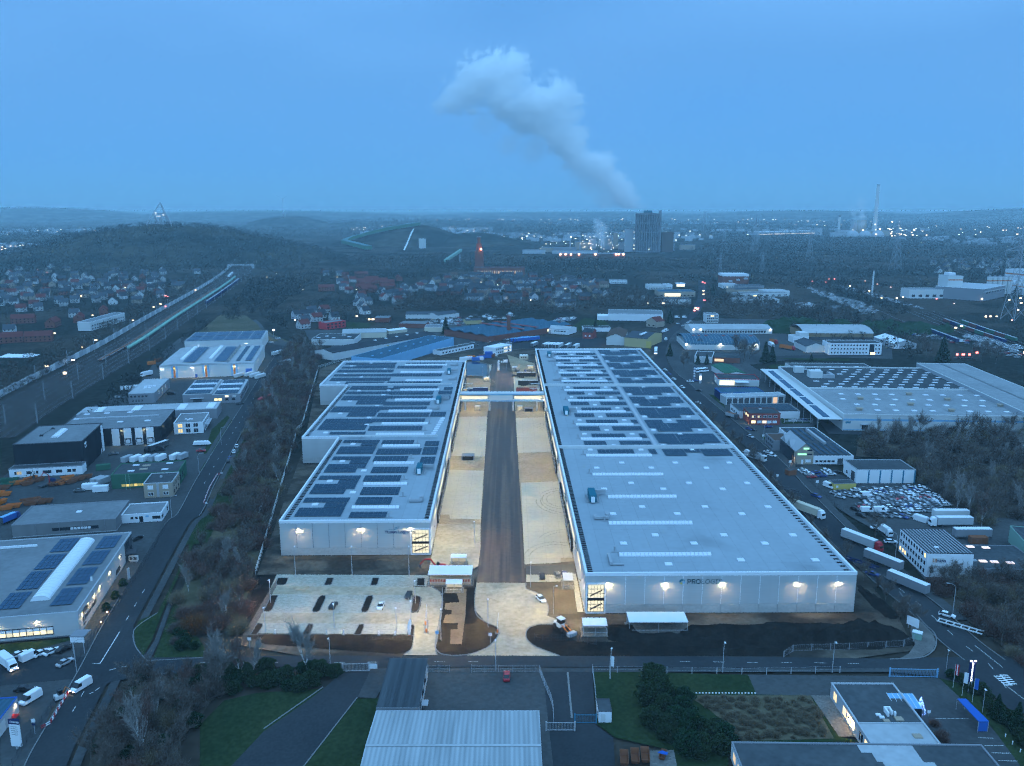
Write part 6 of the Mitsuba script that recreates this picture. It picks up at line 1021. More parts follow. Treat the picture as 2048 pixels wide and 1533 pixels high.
W.p('parapet', m, 'offwhite'); W.face('F', .2, W.L, 5.6,6.6, 'lightblue', 'wall_stripe', .05); W.face('F', .2, W.L, .3,.7, 'lightblue', 'wall_stripe', .05); W.face('F', 1.5,4.2,4.0,5.1, 'plateblue', 'sign_board', .08)
for u in (10.5,52,99): W.face('F', u, u + 3.2,.6,3.4, 'black', 'dock_door', .1); W.box('door_canopy', u - .8, u + 4.0,-1.6,-.12,3.5,3.8, 'lightgrey')
rng = np.random.default_rng(5)
for i in range(10):
 for j in range(4):
  u, v = 12 + i * 10 + (j % 2) * 3.4,10 + j * 13.6
  if u < 112: W.dome(u, v, 2.6,2.2,.5, mat='skylight') if (i + 2 * j) % 5 else W.p('roof_vent', M().bx(u - 1.3, u + 1.3, v - .9, v + .9, W.zr, W.zr + 1.3).bx(u - 1.7, u + 1.7, v - 1.3, v + 1.3, W.zr + 1.0, W.zr + 1.4), 'tan')
for i in range(11):
 for j in range(8): u, v = 10 + i * 9.4 + (j % 2) * 4,71 + j * 8.2; W.box('rooflight', u, u + 3.4, v, v + 1.3, W.zr, W.zr + .45, 'skylight') if u < 112 and not (u < 30 and 94 < v < 124) else 0
W.box('roof_house', 6,12,117,122, W.zr, W.zr + 4, 'offwhite'); W.box('roof_house', 11,19,99,107, W.zr, W.zr + 4.5, 'offwhite'); W.box('roof_duct', 19.1,27,99,101, W.zr, W.zr + 2.4, 'steel'); W.box('roof_duct', 25,27,101.1,110, W.zr, W.zr + 2.4, 'steel')
m = M()
for i in range(16): m.bx(.4, W.L, 4 + i * 4,4.06 + i * 4,9.03,9.06)
for i in range(14): m.bx(i * 8 + 4, i * 8 + 4.08,.4,65,9.04,9.07)
W.p('roof_seam', m, 'grey', stuff=True)
for i in range(22): W.face('L', 4 + i * 6,7 + i * 6,4.2,6.2, 'glass')
W = B('canopy', 'long pale open loading canopy with glass strips along the old white warehouse', 'canopy', (167.3,438.3),(180.2,437.4),143)
W.box('roof', 0, W.L, 0,143,6.7,7.05, 'offwhite'); W.zr = 7.05
for v0, v1 in ((108,136),(78,106),(56.5,76),(34.5,53.5),(4,31.8)): W.box('glass_strip', 3.6,7.4, v0, v1,7.06,7.16, 'solarblue')
for v in range(2,143,14): W.box('post', .3,.6, v, v + .3,0,6.7, 'steel')
W = B('warehouse', 'long tall grey roofed hall along the far side of the old white warehouse', 'warehouse', (277,431),(310,428.5),150); W.shell(11.5, 'steel', 'roofmid', .4,.3, 'offwhite'); W.box('roof_ridge', 15.5,17,.6,149, W.zr, W.zr + .25, 'roofgrey_'.rstrip('_'))
W = B('hall', 'low dark roofed annex behind the old white warehouse', 'annex', (204,584),(262,583),26); W.shell(6, 'offwhite', 'roofdark', .3,.3, 'offwhite')
for i in range(5): W.dome(8 + i * 10,12,3,1.5,.5)
# street front of the right road
W = B('office', 'red brick two storey office with lit windows at the right road', 'office', (133.6,452.3),(151,452.0),13.5)
W.shell(6.6, 'redbrick', 'roofdark', .3,.3, 'brick'); W.dome(9,11,1.2,.9,.4)
for i, (u, l) in enumerate(((1.4,1),(4.6,1),(7.6,0),(10.4,0),(13.6,0))): W.face('F', u, u + 2.2,4.0,5.4, 'white', 'window_frame', .05); W.face('F', u + .15, u + 1.05,4.15,5.25, 'glass', lit=(WARM, .25) if l else None, d=.09); W.face('F', u + 1.15, u + 2.05,4.15,5.25, 'glass', d=.09)
for i, (u, l) in enumerate(((1.2,1),(4.6,0),(7.4,2),(10.2,3),(13.2,3))): W.face('F', u, u + 2.4,.9,2.4, 'cream' if l == 1 else 'white', 'window', .06, lit=((1., .8,.3),.5) if l == 1 else ((1., .7,.3),.3) if l == 2 else None)
for v, l in ((2,1),(6,1),(10,0)): W.face('L', v, v + 1.8,4.0,5.4, 'cream', lit=(WARM, .45) if l else None)
W.lamp('L', 2,3.0, pw=22, w=.4)
W = B('hall', 'low white hall with rows of solar panels behind the brick office', 'hall', (131.5,466.6),(167.1,466.6),19); W.shell(4.3, 'white', 'roofdark', .25,.25, 'lightgrey')
for i in range(15): W.pv(3 + i * 2.1,4.2 + i * 2.1,1.5,18,1.2,2.2, z=4.05, mat='solarblue' if i % 1 else 'solar')
W.row('L', 3,2,17,1.2,2.8, 'glass', .5)
W = B('garage', 'row of dark garage doors under a pale metal roof by the right road', 'garage', (132.3,499.6),(170.9,505.2),9); W.shell(5.2, 'lightgrey', 'roofcorr', .2,.2, 'white')
for i in range(10): W.face('F', 1.0 + i * 3.75,3.9 + i * 3.75,.1,4.0, 'tan' if i == 8 else 'darkgrey', 'roller_door', .06, lit=((1., .6,.3),.2) if i == 8 else None)
for i in range(11): W.face('F', .35 + i * 3.75,.9 + i * 3.75,.1,4.6, 'offwhite', 'pier', .14)
W = B('workshop', 'dark blue ribbed roof workshop with floodlight by the right road', 'workshop', (132.3,511.9),(160.2,512.7),15); W.shell(5.0, 'navy', 'bluecorr', .2,.2, 'blue'); W.lamp('F', 7,5.2, pw=60, w=.6)
W = B('showroom', 'flat roofed car showroom with brightly lit glass front', 'showroom', (141.5,556.5),(169,554),18); W.shell(5.0, 'offwhite', 'roofdark', .3,.3, 'red'); W.box('lit_front', 1,11,-.08,-.02,.6,3.8, 'cream', emitter={**glow((1., .84,.46),.16), 'sampling_weight': .2}); W.box('white_awning', 11,20,-5,-.1,3.4,3.7, 'white'); W.lamp('L', 12,4.6,(1., .95,.8), pw=60, w=.5)
W = B('workshop', 'low green roofed workshop behind the car showroom', 'workshop', (152.1,577.2),(166.7,578.2),34); W.gable(4.0,5.6, 'offwhite', 'green', 'v'); 
W = B('hall', 'white building with dark green roof at the bend of the right road', 'hall', (144,644),(157,640),26); W.shell(5.0, 'offwhite', 'roofdark', .3,.3, 'white')
W = B('hall', 'low red brick building with flat dark roof near the fir trees', 'hall', (159,644),(179,640),22); W.shell(4.4, 'brick', 'roofdark', .3,.3, 'darkgrey'); W.face('F', 1,8,1,3, 'tan', 'lit_window', .06, lit=((1., .6,.3),.3))
W = B('clinic', 'glazed pitched roof office with green lit signs at the right road', 'office', (135.2,378.7),(143.4,378.6),23)
W.gable(6.6,10.3, 'tan', 'steel', 'v', .4); W.p('side_gable', M().raw([[-.6,6,6.4],[-.6,13,6.4],[-.6,9.5,9.8],[4,9.5,9.8]],[[0,2,1],[0,3,2],[1,2,3]]), 'steel'); W.p('side_gable', M().raw([[-.6,14,6.4],[-.6,21,6.4],[-.6,17.5,9.8],[4,17.5,9.8]],[[0,2,1],[0,3,2],[1,2,3]]), 'steel')
W.box('glass_bay', -.8,0,3,22,0,6.4, 'glass'); W.box('sign', 3.4,6.0,-.16,-.05,7.4,8.2, 'green', emitter={**glow((.35,1., .6),.16), 'sampling_weight': .2}); W.box('sign', .8,5.0,-.16,-.05,4.6,5.4, 'green', emitter={**glow((.35,1., .6),.16), 'sampling_weight': .2})
W.face('F', 5.2,7.6,4.6,5.3, 'glass'); W.face('F', 5.2,7.6,6.6,7.3, 'glass'); W.face('F', 4.6,7.2,1.0,2.4, 'white', 'shutter', .07); W.face('F', 2.6,3.6,.1,2.3, 'white', 'door', .07); W.lamp('L', 4,3.0,(.8,1., .9), pw=20, w=.3); W.lamp('L', 1.2,2.6,(1., .6,.3), pw=20, w=.3)
W = B('office', 'grey brown three storey wing behind the glazed office', 'office', (136.5,420.5),(136.5,405.9),14); W.o = np.array([131.5,401.]); W.U = np.array([1., 0.]); W.V = np.array([0., 1.]); W.L = 9.; W.shell(5.4, 'grey', 'brownroof', .3,.3, 'grey'); W.row('L', 4,1,13,1,2.2, 'glass', .6); W.row('L', 4,1,13,3.4,4.6, 'glass', .6)
W = B('hall', 'white low hall with rows of roof panels beside the glazed office', 'hall', (143.7,379),(162.9,379),52); W.shell(4.1, 'white', 'roofdark', .25,.25, 'white'); W.row('F', 5,.8,10.5,.9,1.9, 'glass', .7); W.face('F', 11.6,14.2,.1,2.8, 'darkgrey', 'roller_door', .08); W.face('F', 16.2,18.4,1,2, 'glass')
for i in range(5): W.pv(4 + i * 3,5.4 + i * 3,2,22,1.4,2.2, z=3.9); W.pv(2 + i * 3.4,3.6 + i * 3.4,26,50,1.6,2.2, z=3.9)
W.p('duct', M().bx(12,13.4,20,46,3.9,5.2), 'steel')
W = B('hall', 'white box hall with blue pilasters beside the used car lot', 'hall', (152.9,351),(178.8,350.9),15); W.shell(6.4, 'white', 'roofdark', .2,.3, 'lightgrey')
for i in range(5): W.face('F', 5 + i * 5.1,5.6 + i * 5.1,.1,6.0, 'plateblue', 'pilaster', .12)
W.face('L', 2,6,.1,4.2, 'darkgrey', 'roller_door', .06); W.face('L', 10,11.5,1.2,2.4, 'black')
W = B('kiosk', 'small yellow sales cabin with flat roof in the used car lot', 'cabin', (139.5,341.9),(149.5,342.9),5); W.shell(2.9, 'yellow', 'roofdark', .15,.2, 'grey'); W.face('F', 1,2,1,2, 'white')
W = B('office', 'white three storey office with striped roof and haulage logo at the right road', 'office', (137.1,255.5),(152,254.9),21.5); W.shell(8.6, 'white', 'roofcorrdark', .2,.25, 'darkgrey')
for j, z in enumerate((1.0,3.7,6.3)):
 for i in range(10):
  v = 1.2 + i * 2.05; l = (j == 0 and i in (7,8,9,10)) or (j == 2 and i == 0)
  W.face('L', v, v + 1.0, z, z + 1.3, 'glass', lit=((1., .68,.28),.5) if l else None)
W.box('roof_rib', 1, W.L - 1,.5,.51, W.zr, W.zr + .01, 'darkgrey'); m = M()
for i in range(13): m.bx(.5 + i * 1.15,.8 + i * 1.15,.4,21, W.zr, W.zr + .18)
W.p('roof_rib', m, 'steel', stuff=True); W.face('F', 1.6,5.6,5.0,6.8, 'offwhite', 'sign_board', .08); m = meshkit.text_mesh('trans', 1.1,.04, True); v = np.array(m.vertices); W.p('sign_lettering', M().raw(np.c_[v[:, 0] * .9 + 2.9,-.1 - v[:, 2], v[:, 1] + 5.4], m.faces), 'navy'); m = meshkit.text_mesh('LS', 1.1,.04, True); v = np.array(m.vertices); W.p('sign_lettering', M().raw(np.c_[v[:, 0] * .8 + 1.75,-.1 - v[:, 2], v[:, 1] + 5.4], m.faces), 'orange'); W.dome(5,5,1,.8,.4)
W = B('hall', 'low dark roofed hall with lit rooflights right of the haulage office', 'hall', (152.4,254.2),(176,253.4),20); W.shell(3.6, 'grey', 'roofdark', .2,.2, 'grey')
for u, v, l in ((2.5,18,1),(6.5,17.6,1),(11.5,17,1),(2,6,0),(4.6,5.4,1),(8.2,5.0,1),(13,4.4,1)): W.box('rooflight', u, u + 2.4, v, v + 1.5, W.zr, W.zr + .3, 'skylight', emitter={**glow((1., .68,.45),.09), 'sampling_weight': .1}) if l else W.box('rooflight', u, u + 2, v, v + 1.5, W.zr, W.zr + .3, 'steel')
W = B('hall', 'green sided hall with glass roof strips at the right edge', 'hall', (175.6,283.9),(180.7,268.7),20); W.o = np.array([177.2,266.]); W.U = np.array([1., -.25]); W.U /= np.hypot(*W.U); W.V = np.array([-W.U[1], W.U[0]]); W.L = 30; W.shell(6.2, 'palegreen', 'roofcorrdark', .2,.2, 'palegreen')
for i in range(4): W.box('rooflight', 4,16,2 + i * 4.5,3.6 + i * 4.5, W.zr, W.zr + .3, 'skylight')
# used cars: every car of the packed lot
rng = np.random.default_rng(21); lot = np.array([(151.3,342.9),(182.4,346),(179.5,326.1),(177,314.3),(139.9,315.2)])
import shapely
Pl = shapely.Polygon(lot); y = 311.; row = 0
kinds = ['g_saloon_white'] * 4 + ['g_estate_white'] * 3 + ['g_saloon_silver'] * 4 + ['g_estate_silver'] * 2 + ['g_saloon_grey'] * 2 + ['g_saloon_black', 'g_estate_black', 'g_saloon_blue', 'g_saloon_red', 'g_van_white', 'g_estate_grey']
while y < 346:
 x = 138.
 while x < 184:
  if Pl.contains(shapely.Point(x, y)):
   g = kinds[rng.integers(len(kinds))]; c = g.split('_')[2]
   put(g, 'used_car', '%s used car standing in the packed sales lot' % c, 'car', x, y, 0, PI * rng.integers(0,2) + rng.normal(0,.08),1., grp='%s cars in the packed sales lot' % c)
  x += 4.9 + rng.uniform(-.2,.5)
 y += 2.25; row += 1
for i, (q, g, r) in enumerate((((135.1,368.3), 'g_saloon_white', .1),((135.3,365.2), 'g_estate_white', .1),((136.1,362.5), 'g_saloon_white', .1),((135.8,358.4), 'g_saloon_red', .1),((140.2,364.8), 'g_saloon_blue', .1),((141.1,359.7), 'g_saloon_blue', .1),((145.9,368.3), 'g_estate_white', .1),((146,365.2), 'g_saloon_white', .1),((146.1,362.5), 'g_saloon_white', .1),((149.5,365.2), 'g_saloon_black', .1))):
 put(g, 'parked_car', '%s car in the small lot left of the white box hall' % g.split('_')[2], 'car', *q, 0, r, grp='%s cars left of the white box hall' % g.split('_')[2])
for q, g in (((138.1,336.4), 'silver'),((138.4,331.9), 'silver'),((141.9,334.8), 'silver'),((143.3,333.2), 'silver'),((140.3,337.8), 'black'),((143,338.4), 'grey')): put('g_saloon_' + g, 'parked_car', '%s car below the yellow sales cabin' % g, 'car', *q, 0,-.8, grp='%s cars below the yellow sales cabin' % g)
for q, g in (((138.5,310.5), 'black'),((142.5,310.8), 'black'),((146,310.5), 'grey'),((148.8,310.1), 'grey'),((152.2,310), 'silver'),((154.4,309.1), 'blue'),((157.5,310), 'silver'),((139,317), 'black')): put('g_estate_' + g, 'parked_car', '%s car in the front row facing the haulage yard' % g, 'car', *q, 0,-1., grp='%s cars in the front row by the haulage yard' % g)
cars([('g_van_white', (138.6,345),-1.1, 'white van left of the yellow sales cabin'),('g_saloon_white', (148.5,340.4),.1, 'pale green white car right of the yellow sales cabin'),('g_estate_blue', (128.7,332.8),-1.0, 'dark blue car and trailer on the right road kerb'),('g_saloon_white', (139,297.6),.1, 'white car behind a bare tree by the parked lorries'),('g_estate_white', (138.3,283.9),-.15, 'white car behind the red cab lorry'),('g_estate_white', (130.3,228.3),-.65, 'white car parked at the kerb of the lower right road'),('g_saloon_blue', (120.1,256.7),-.75, 'dark car parked at the right flank of the right hall'),('g_saloon_black', (119.2,261.6),-.75, 'black car behind the dark car at the right flank'),
 ('g_saloon_white', (127.7,396.9),-.8, 'white car on the right road, upper of two by the glazed office'),('g_estate_white', (128,391.5),-.8, 'white car on the right road, lower of two by the glazed office'),('g_estate_silver', (127,425.9),-1.2, 'silver estate car at the lawn before the glazed office'),('g_estate_blue', (130.7,441),-1.0, 'blue and white van shaped car before the brick office'),('g_saloon_black', (132.2,440),-1.0, 'black car beside the blue one before the brick office'),('g_saloon_blue', (142.4,445.9),.2, 'dark blue car below the brick office'),('g_saloon_white', (160.5,459.1),.1, 'white car on the lawn right of the brick office'),('g_saloon_silver', (163.9,460.6),-.5, 'silver car on the lawn right of the brick office'),('g_saloon_blue', (167.4,460.6),.1, 'blue car beside the silver one on the lawn'),('g_saloon_white', (116.2,503.3),-1.2, 'white car parked on the right road near the garages'),('g_saloon_black', (124.8,539),2.6, 'black car on the right road near the dark blue roof'),('g_saloon_white', (125,569),-.3, 'white car turning out of the showroom yard'),('g_saloon_blue', (129,571),.1, 'blue car in the showroom yard'),('g_estate_white', (115,611),-1.2, 'white car on the near kerb of the right road, upper of a line'),('g_saloon_blue', (115,595),-1.1, 'blue car on the near kerb of the right road'),('g_estate_white', (115,577),-1.1, 'white car on the near kerb below the blue one'),('g_estate_white', (115.5,549.2),-1.1, 'white car on the near kerb, lowest of a line'),('g_saloon_black', (124.8,538.5),-.9, 'small black car on the right road below the showroom'),('g_saloon_white', (125,568),-.2, 'white car at the left end of the showroom road')])
for g, q, r, lb in (('g_lorry_cream', (120.7,308.3),-1.02, 'cream articulated lorry parked at the right flank of the right hall'),('g_lorry_red', (129.6,276.8),-1.02, 'lorry with red cab and grey trailer, upper of three on the right road'),('g_trailer_grey', (130.4,258.5),-1.02, 'grey curtain semitrailer in the middle of three on the right road'),('g_trailer_grey', (130.7,241.2),-1.02, 'grey curtain semitrailer, lowest of three on the right road'),('g_lorry_white', (162.8,300), PI, 'white cab lorry with grey trailer in the haulage yard'),('g_trailer_white', (165.3,307.4), PI, 'white trailer behind the lorry in the haulage yard'),('g_trailer_grey', (163.4,288.3), PI, 'grey trailer behind the haulage office')):
 put(g, 'lorry' if 'lorry' in g else 'semitrailer', lb, 'lorry' if 'lorry' in g else 'trailer', q[0], q[1],.03, r)
put('g_lorry_short', 'lorry', 'white tractor with red flank beside the bare tree in the haulage yard', 'lorry', *(140.1,290.6),0,-1.4,.8); put('g_container_white', 'container', 'small white box container in the haulage yard', 'container', *(159.8,305.7),0,-1., .85); put('g_container_rust', 'container', 'red and white stack behind the haulage office', 'container', *(170.1,283.9),0,0,1.)
for q, lb, c in (((117.6,386.9), 'loaded car transporter on the right road kerb', 'steel'),((118.6,340.8), 'empty low skeletal trailer on the right road kerb', 'darkgrey'),((130.1,220.7), 'white flat skeletal trailer at the lower right kerb', 'offwhite'),((119.4,264.8), 'dark flat trailer at the right flank of the right hall', 'navy')):
 k = thing('trailer_frame', lb, 'trailer'); rr = -.9 if c != 'offwhite' else -.72; it = [('frame', M().bx(-6,6,-1.2,-.9,.9,1.2).bx(-6,6,.9,1.2,.9,1.2), c)] + [('cross_bar', M().bx(-5.8 + i * 2,-5.5 + i * 2,-.9,.9,.92,1.15), c) for i in range(6)] + [('wheel', wheel(x, y, .45,.35), 'tyre') for x in (-4,-2.8) for y in (-1,1)]
 if c == 'steel':
  it += [('upper_deck', M().bx(-6,4.5,-1.2,1.2,2.5,2.65), 'steel'),('cab', loft([(4.8,1.2,.6),(6.8,1.2,.6),(6.6,1.1,3.2),(4.8,1.1,3.3)]), 'offwhite'),('windscreen', M().bx(6.62,6.8,-1,1,1.8,2.7), 'carglass')]
  for i in range(3):
   for z in (1.25,2.7): it.append(('carried_car', loft([(-5.6 + i * 3.4,.8, z),(-2.6 + i * 3.4,.8, z),(-4.8 + i * 3.4,.65, z + 1.2),(-3.4 + i * 3.4,.65, z + 1.2),(-2.6 + i * 3.4,.75, z + .6)]),('paintwhite', 'paintgrey', 'paintsilver')[i]))
 boxmachine(k, q, rr, it)
k = thing('tipper', 'dark truck with open rusty load parked before the brick office', 'truck'); boxmachine(k, (127.9,467.7),-1.05,[('cab', loft([(3,1.2,.6),(5,1.2,.6),(4.9,1.1,2.8),(3,1.1,3)]), 'darkgrey'),('load_body', M().bx(-4,2.8,-1.25,1.25,1.1,2.9), 'steel'),('load', M().bx(-3.8,2.6,-1.1,1.1,2.9,2.96), 'rust')] + [('wheel', wheel(x, y, .5,.4), 'tyre') for x in (-2.6,-1.4,3.9) for y in (-1,1)])
k = thing('advert_board', 'white advertising board and box on the gravel corner of the right road', 'billboard'); q = (116.3,220.7); part(k, 'board', M().box((q[0], q[1],2.4),(3.6,.25,2.6),-1.0), 'white'); part(k, 'post', M().cyl(q[0] - .7, q[1] + 1,0,1.2,.1, n=5).cyl(q[0] + .7, q[1] - 1,0,1.2,.1, n=5), 'steel'); q = (115.1,215.3); k = thing('site_box', 'pale green and white box on the gravel corner', 'box'); part(k, 'body', M().box((q[0], q[1],1.0),(2.4,1.6,2.0),-.6), 'palegreen'); part(k, 'lid', M().box((q[0], q[1],2.1),(2.6,1.8,.2),-.6), 'white')
for q, r, lb in (((133.4,230.8),2.8, 'tall curved street light beside the white car at the lower right road'),((134.3,271.3),2.6, 'street light behind the red cab lorry'),((132.1,419.6),0, 'street light at the lawn before the glazed office')): put('g_streetlight', 'street_light', lb, 'street light', q[0], q[1],0, r, .95)
for q, lb in (((118.5,353.5), 'small white bus stop sign on the right road kerb'),((133.3,345), 'white sign on a post beside the car lot fence'),((131.1,374.3), 'small white sign before the glazed office'),((131.8,419.6), 'small white board on the lawn by the right road')): k = thing('post_sign', lb, 'sign'); part(k, 'post', M().cyl(q[0], q[1],0,2.8,.07, n=5), 'steel'); part(k, 'board', M().bx(q[0] - .6, q[0] + .6, q[1] - .12, q[1] - .04,2.2,3.4), 'white')
for q, h_, lb in (((130,579),9, 'tall dark sign pylon with white squares at the showroom'),((131,564),7, 'lit white sign pylon at the showroom')):
 k = thing('sign_pylon', lb, 'sign'); part(k, 'board', M().bx(q[0] - .8, q[0] + .8, q[1], q[1] + .4,.5, h_), 'navy' if 'dark' in lb else 'lightgrey'); part(k, 'foot', M().bx(q[0] - .6, q[0] + .6, q[1], q[1] + .4,0,.5), 'steel')
 if 'dark' in lb:
  for i in range(4): part(k, 'letter_panel', M().bx(q[0] - .6, q[0] + .6, q[1] - .08, q[1] - .01,1.4 + i * 1.9,2.8 + i * 1.9), 'white')
 else: kk = key(k + '__lit_panel'); scene[kk] = mikit.ply(M().bx(q[0] - .6, q[0] + .6, q[1] - .1, q[1] - .02,2.4,5.4).get(), 'm_white', emitter={**glow(COOL, .3), 'sampling_weight': .2})
for i, q in enumerate(((137,604),(140,606),(142,606),(145,608))): put('g_van_white', 'parked_van', 'white camper van in the row behind the showroom sign', 'van', q[0], q[1],0,-1.3,1.15, grp='white camper vans behind the showroom sign')
fence('street_fence', [(135.2,379.2),(133,353.5),(133.1,332.8),(132.5,314.3)],1.8, 'dark fence between right road and the car lots', 3, 'darkgrey', mesh=6); fence('street_fence', [(154.7,456),(170.5,456)],2.6, 'pale low wall fence right of the brick office', 5, 'lightgrey', (.3,.6,.95),.15, rr=.12)
W = B('cabin', 'low dark waiting shed with red posts at the small car lot', 'shed', (126.3,361.3),(130.3,362.5),3); W.shell(2.4, 'rust', 'roofdark', .1,.1, 'rust')
# ---------------------------------------------------------------- between the halls and the housing
area('yard', [(-60,682),(-33,715),(22,708),(84,722),(87,767),(29,779),(-41,737),(-62,708)],-.06, 'asphalt'); area('yard', [(-56,885),(-119,885),(-116,822),(-208,822),(-188,760),(-163,729),(-130,645),(-106,650),(-3,729)],-.09, 'asphalt_old'); area('lawn', [(58,832),(80,914),(100,897),(102,846),(69,809)],-.05, 'grass'); area('lawn', [(-183,885),(-148,869),(-146,837),(-165,822)],-.05, 'grass')
W = B('hall', 'long pale blue shed roof right behind the left hall', 'shed', (-122,622),(-88,622),12); W.o = np.array([-100., 616.]); W.U = np.array([.42,.907]); W.V = np.array([-.907,.42]); W.L = 116; W.D = 26; W.shell(8.0, 'lightblue', 'bluecorr', .2,.2, 'lightblue')
for i in range(9): W.box('roof_vent', 8 + i * 12,10 + i * 12,12,13, W.zr, W.zr + .6, 'lightblue')
m = M()
for i in range(58): m.bx(1 + i * 2,1.12 + i * 2,-.08,-.01,.2,7.4)
W.p('cladding_rib', m, 'lightblue', stuff=True)
W = B('shed', 'low blue roofed shed touching the back of the left hall', 'shed', (-126,588),(-40,589),16); W.o = np.array([-124., 592.]); W.U = np.array([1., .1]); W.V = np.array([-.1,1.]); W.L = 76; W.shell(6.0, 'lightblue', 'bluecorr', .2,.2, 'lightblue')
W = B('hall', 'long black roofed shed with white walls behind the pale blue shed', 'shed', (-149,668),(-76,757),22); W.o = np.array([-143., 652.]); W.L = 122; W.U = np.array([.60,.80]); W.V = np.array([-.8,.6]); W.gable(6.0,8.2, 'offwhite', 'darkroof', 'u')
for i in range(5): W.box('roof_vent', 55 + i * 13,57 + i * 13,9,11,8.0,8.7, 'white')
for u in (60,80,104): W.face('F', u, u + 2,2,4.4, 'yellow', 'door', .08)
W = B('shed', 'grey flat shed with white skylights left of the black roofed shed', 'shed', (-178,727),(-140,727),34); W.shell(5.5, 'offwhite', 'roofdark', .3,.2, 'offwhite')
for u, v in ((4,10),(10,18),(18,8),(24,24),(31,14)): W.dome(u, v, 3,1.6,.5)
W = B('shed', 'grey roofed long shed with pale front behind the skylight shed', 'shed', (-158,765),(-118,772),26); W.gable(5,7, 'cream', 'roofpale', 'u')
W = B('pavilion', 'bright red flat roofed two storey house', 'house', (-186,822),(-170,841),12); W.shell(7.0, 'pinkred', 'roofgrey', .3,.3, 'pinkred'); W.row('F', 5,.5, W.L - .5,1,2.6, 'glass', .5); W.row('F', 5,.5, W.L - .5,4.0,5.6, 'glass', .5)
W = B('office', 'long narrow white flat roofed office at the lorry park', 'office', (-59,676),(-33,710),9); W.shell(3.6, 'white', 'roofdark', .2,.25, 'white'); W.row('F', 10,1, W.L - 1,1,2.3, 'glass', .5)
W = B('hall', 'big blue roofed factory with red bands and square chimney', 'factory', (-36,752),(40,822),46); W.o = np.array([-22., 742.]); W.U = np.array([.72,.694]); W.V = np.array([-.694,.72]); W.L = 112; W.D = 62; W.p('wall', M().bx(0, W.L, 0, W.D, 0,5.5), 'brick'); m = M()
for i in range(4):
 y0, y1 = i * 15.5,(i + 1) * 15.5; m.raw([[-.4, y0,5.5],[W.L + .4, y0,5.5],[W.L + .4,(y0 + y1) / 2,7.6],[-.4,(y0 + y1) / 2,7.6],[-.4, y1,5.5],[W.L + .4, y1,5.5]],[[0,1,2,3],[3,2,5,4]])
W.p('roof', m, 'bluecorr')
for u in (44,62): W.box('red_band', u, u + 4,0, W.D, 7.62,7.7, 'redbrick')
W.box('chimney', 32,34.5,6,8.5,5,21, 'brick'); W.face('F', 78,108,2,4.4, 'cream', 'lit_window', .08, lit=((1., .82,.45),.35))
W = B('office', 'cream flat office in front of the blue roofed factory', 'office', (-48,784),(-27,784),14); W.shell(6, 'cream', 'roofgrey', .3,.3, 'white'); W.row('F', 7,1, W.L - 1,1,2.6, 'glass', .6); W.row('F', 7,1, W.L - 1,3.4,5, 'glass', .6)
W = B('office', 'low glazed pavilion office at the corner of the lorry park', 'office', (-33,763),(-12,766),14); W.shell(5, 'white', 'roofdark', .3,.3, 'white'); W.row('F', 9,1, W.L - 1,1,4, 'glass', .7)
W = B('hall', 'small white gabled hall at the lorry park', 'hall', (29,801),(54,788),20); W.gable(5,6.8, 'white', 'roofpale', 'u'); W.face('F', 4,10,.1,3.4, 'lightgrey', 'roller_door', .08); W.row('F', 4,13,26,2.4,3.4, 'glass', .8)
W = B('hall', 'long white flat hall on the far side of the lawn', 'hall', (104,892),(162,884),40); W.shell(7.5, 'white', 'roofgrey', .3,.3, 'white'); W.box('step', -12,-.1,2,20,0,4.5, 'white')
W = B('hall', 'yellow walled hall with grey gabled roof behind the right hall', 'hall', (99,722),(117,712),40); W.gable(8,11, 'yellowwall', 'slate', 'u'); W.box('rooflight', 12,14,4,20,10.2,11.2, 'white'); W.face('F', 20,25,.1,6, 'yellow', 'door', .08)
W = B('hall', 'brown and white roofed older hall left of the yellow hall', 'hall', (84,729),(100,726),46); W.gable(7,10, 'offwhite', 'brownroof', 'v'); W.lamp('L', 3,7, SODIUM, pw=60, w=.5)
W = B('house', 'small red rendered gabled house at the lawn', 'house', (66,767),(75,763),11); W.gable(6,9, 'redbrick', 'darkroof', 'u'); W.row('F', 2,1, W.L - 1,2,3.4, 'white', .4)
W = B('house', 'beige gabled house with purple brown roof by the round evergreen', 'house', (138,846),(147,837),14); W.gable(6,10, 'tan', 'redroof', 'v'); W.row('F', 2,1, W.L - 1,1,2.4, 'glass', .4)
W = B('shed', 'white low shed strip on the far lawn', 'shed', (70,809),(97,809),14); W.shell(4, 'white', 'roofdark', .2,.2, 'white')
W = B('shed', 'low cream lit shed at the car dealers', 'shed', (-48,861),(-32,866),12); W.gable(4,5, 'yellowwall', 'slate', 'u')
W = B('shed', 'long grey roofed market shed at the tree edge, left one', 'shed', (-117,907),(-83,907),18); W.gable(4.6,6.6, 'offwhite', 'slate', 'u')
W = B('shed', 'long grey roofed market shed at the tree edge, right one', 'shed', (-81,898),(-59,921),18); W.gable(4.6,6.8, 'offwhite', 'slate', 'u')
W = B('shed', 'brick garden centre building behind the red flat house', 'shed', (-146,877),(-131,877),16); W.shell(5, 'brick', 'roofgrey', .3,.3, 'grey'); W = B('shed', 'long flat brick building near the market sheds', 'shed', (-115,837),(-88,833),18); W.shell(4.6, 'brick', 'roofgrey', .3,.3, 'grey'); W = B('shed', 'cream flat building right of the long flat brick one', 'shed', (-86,807),(-69,807),18); W.shell(5, 'cream', 'roofgrey', .3,.3, 'white'); W = B('shed', 'white tent shed at the fir among the market sheds', 'shed', (-119,793),(-103,807),10); W.gable(3,4, 'cream', 'white', 'u')
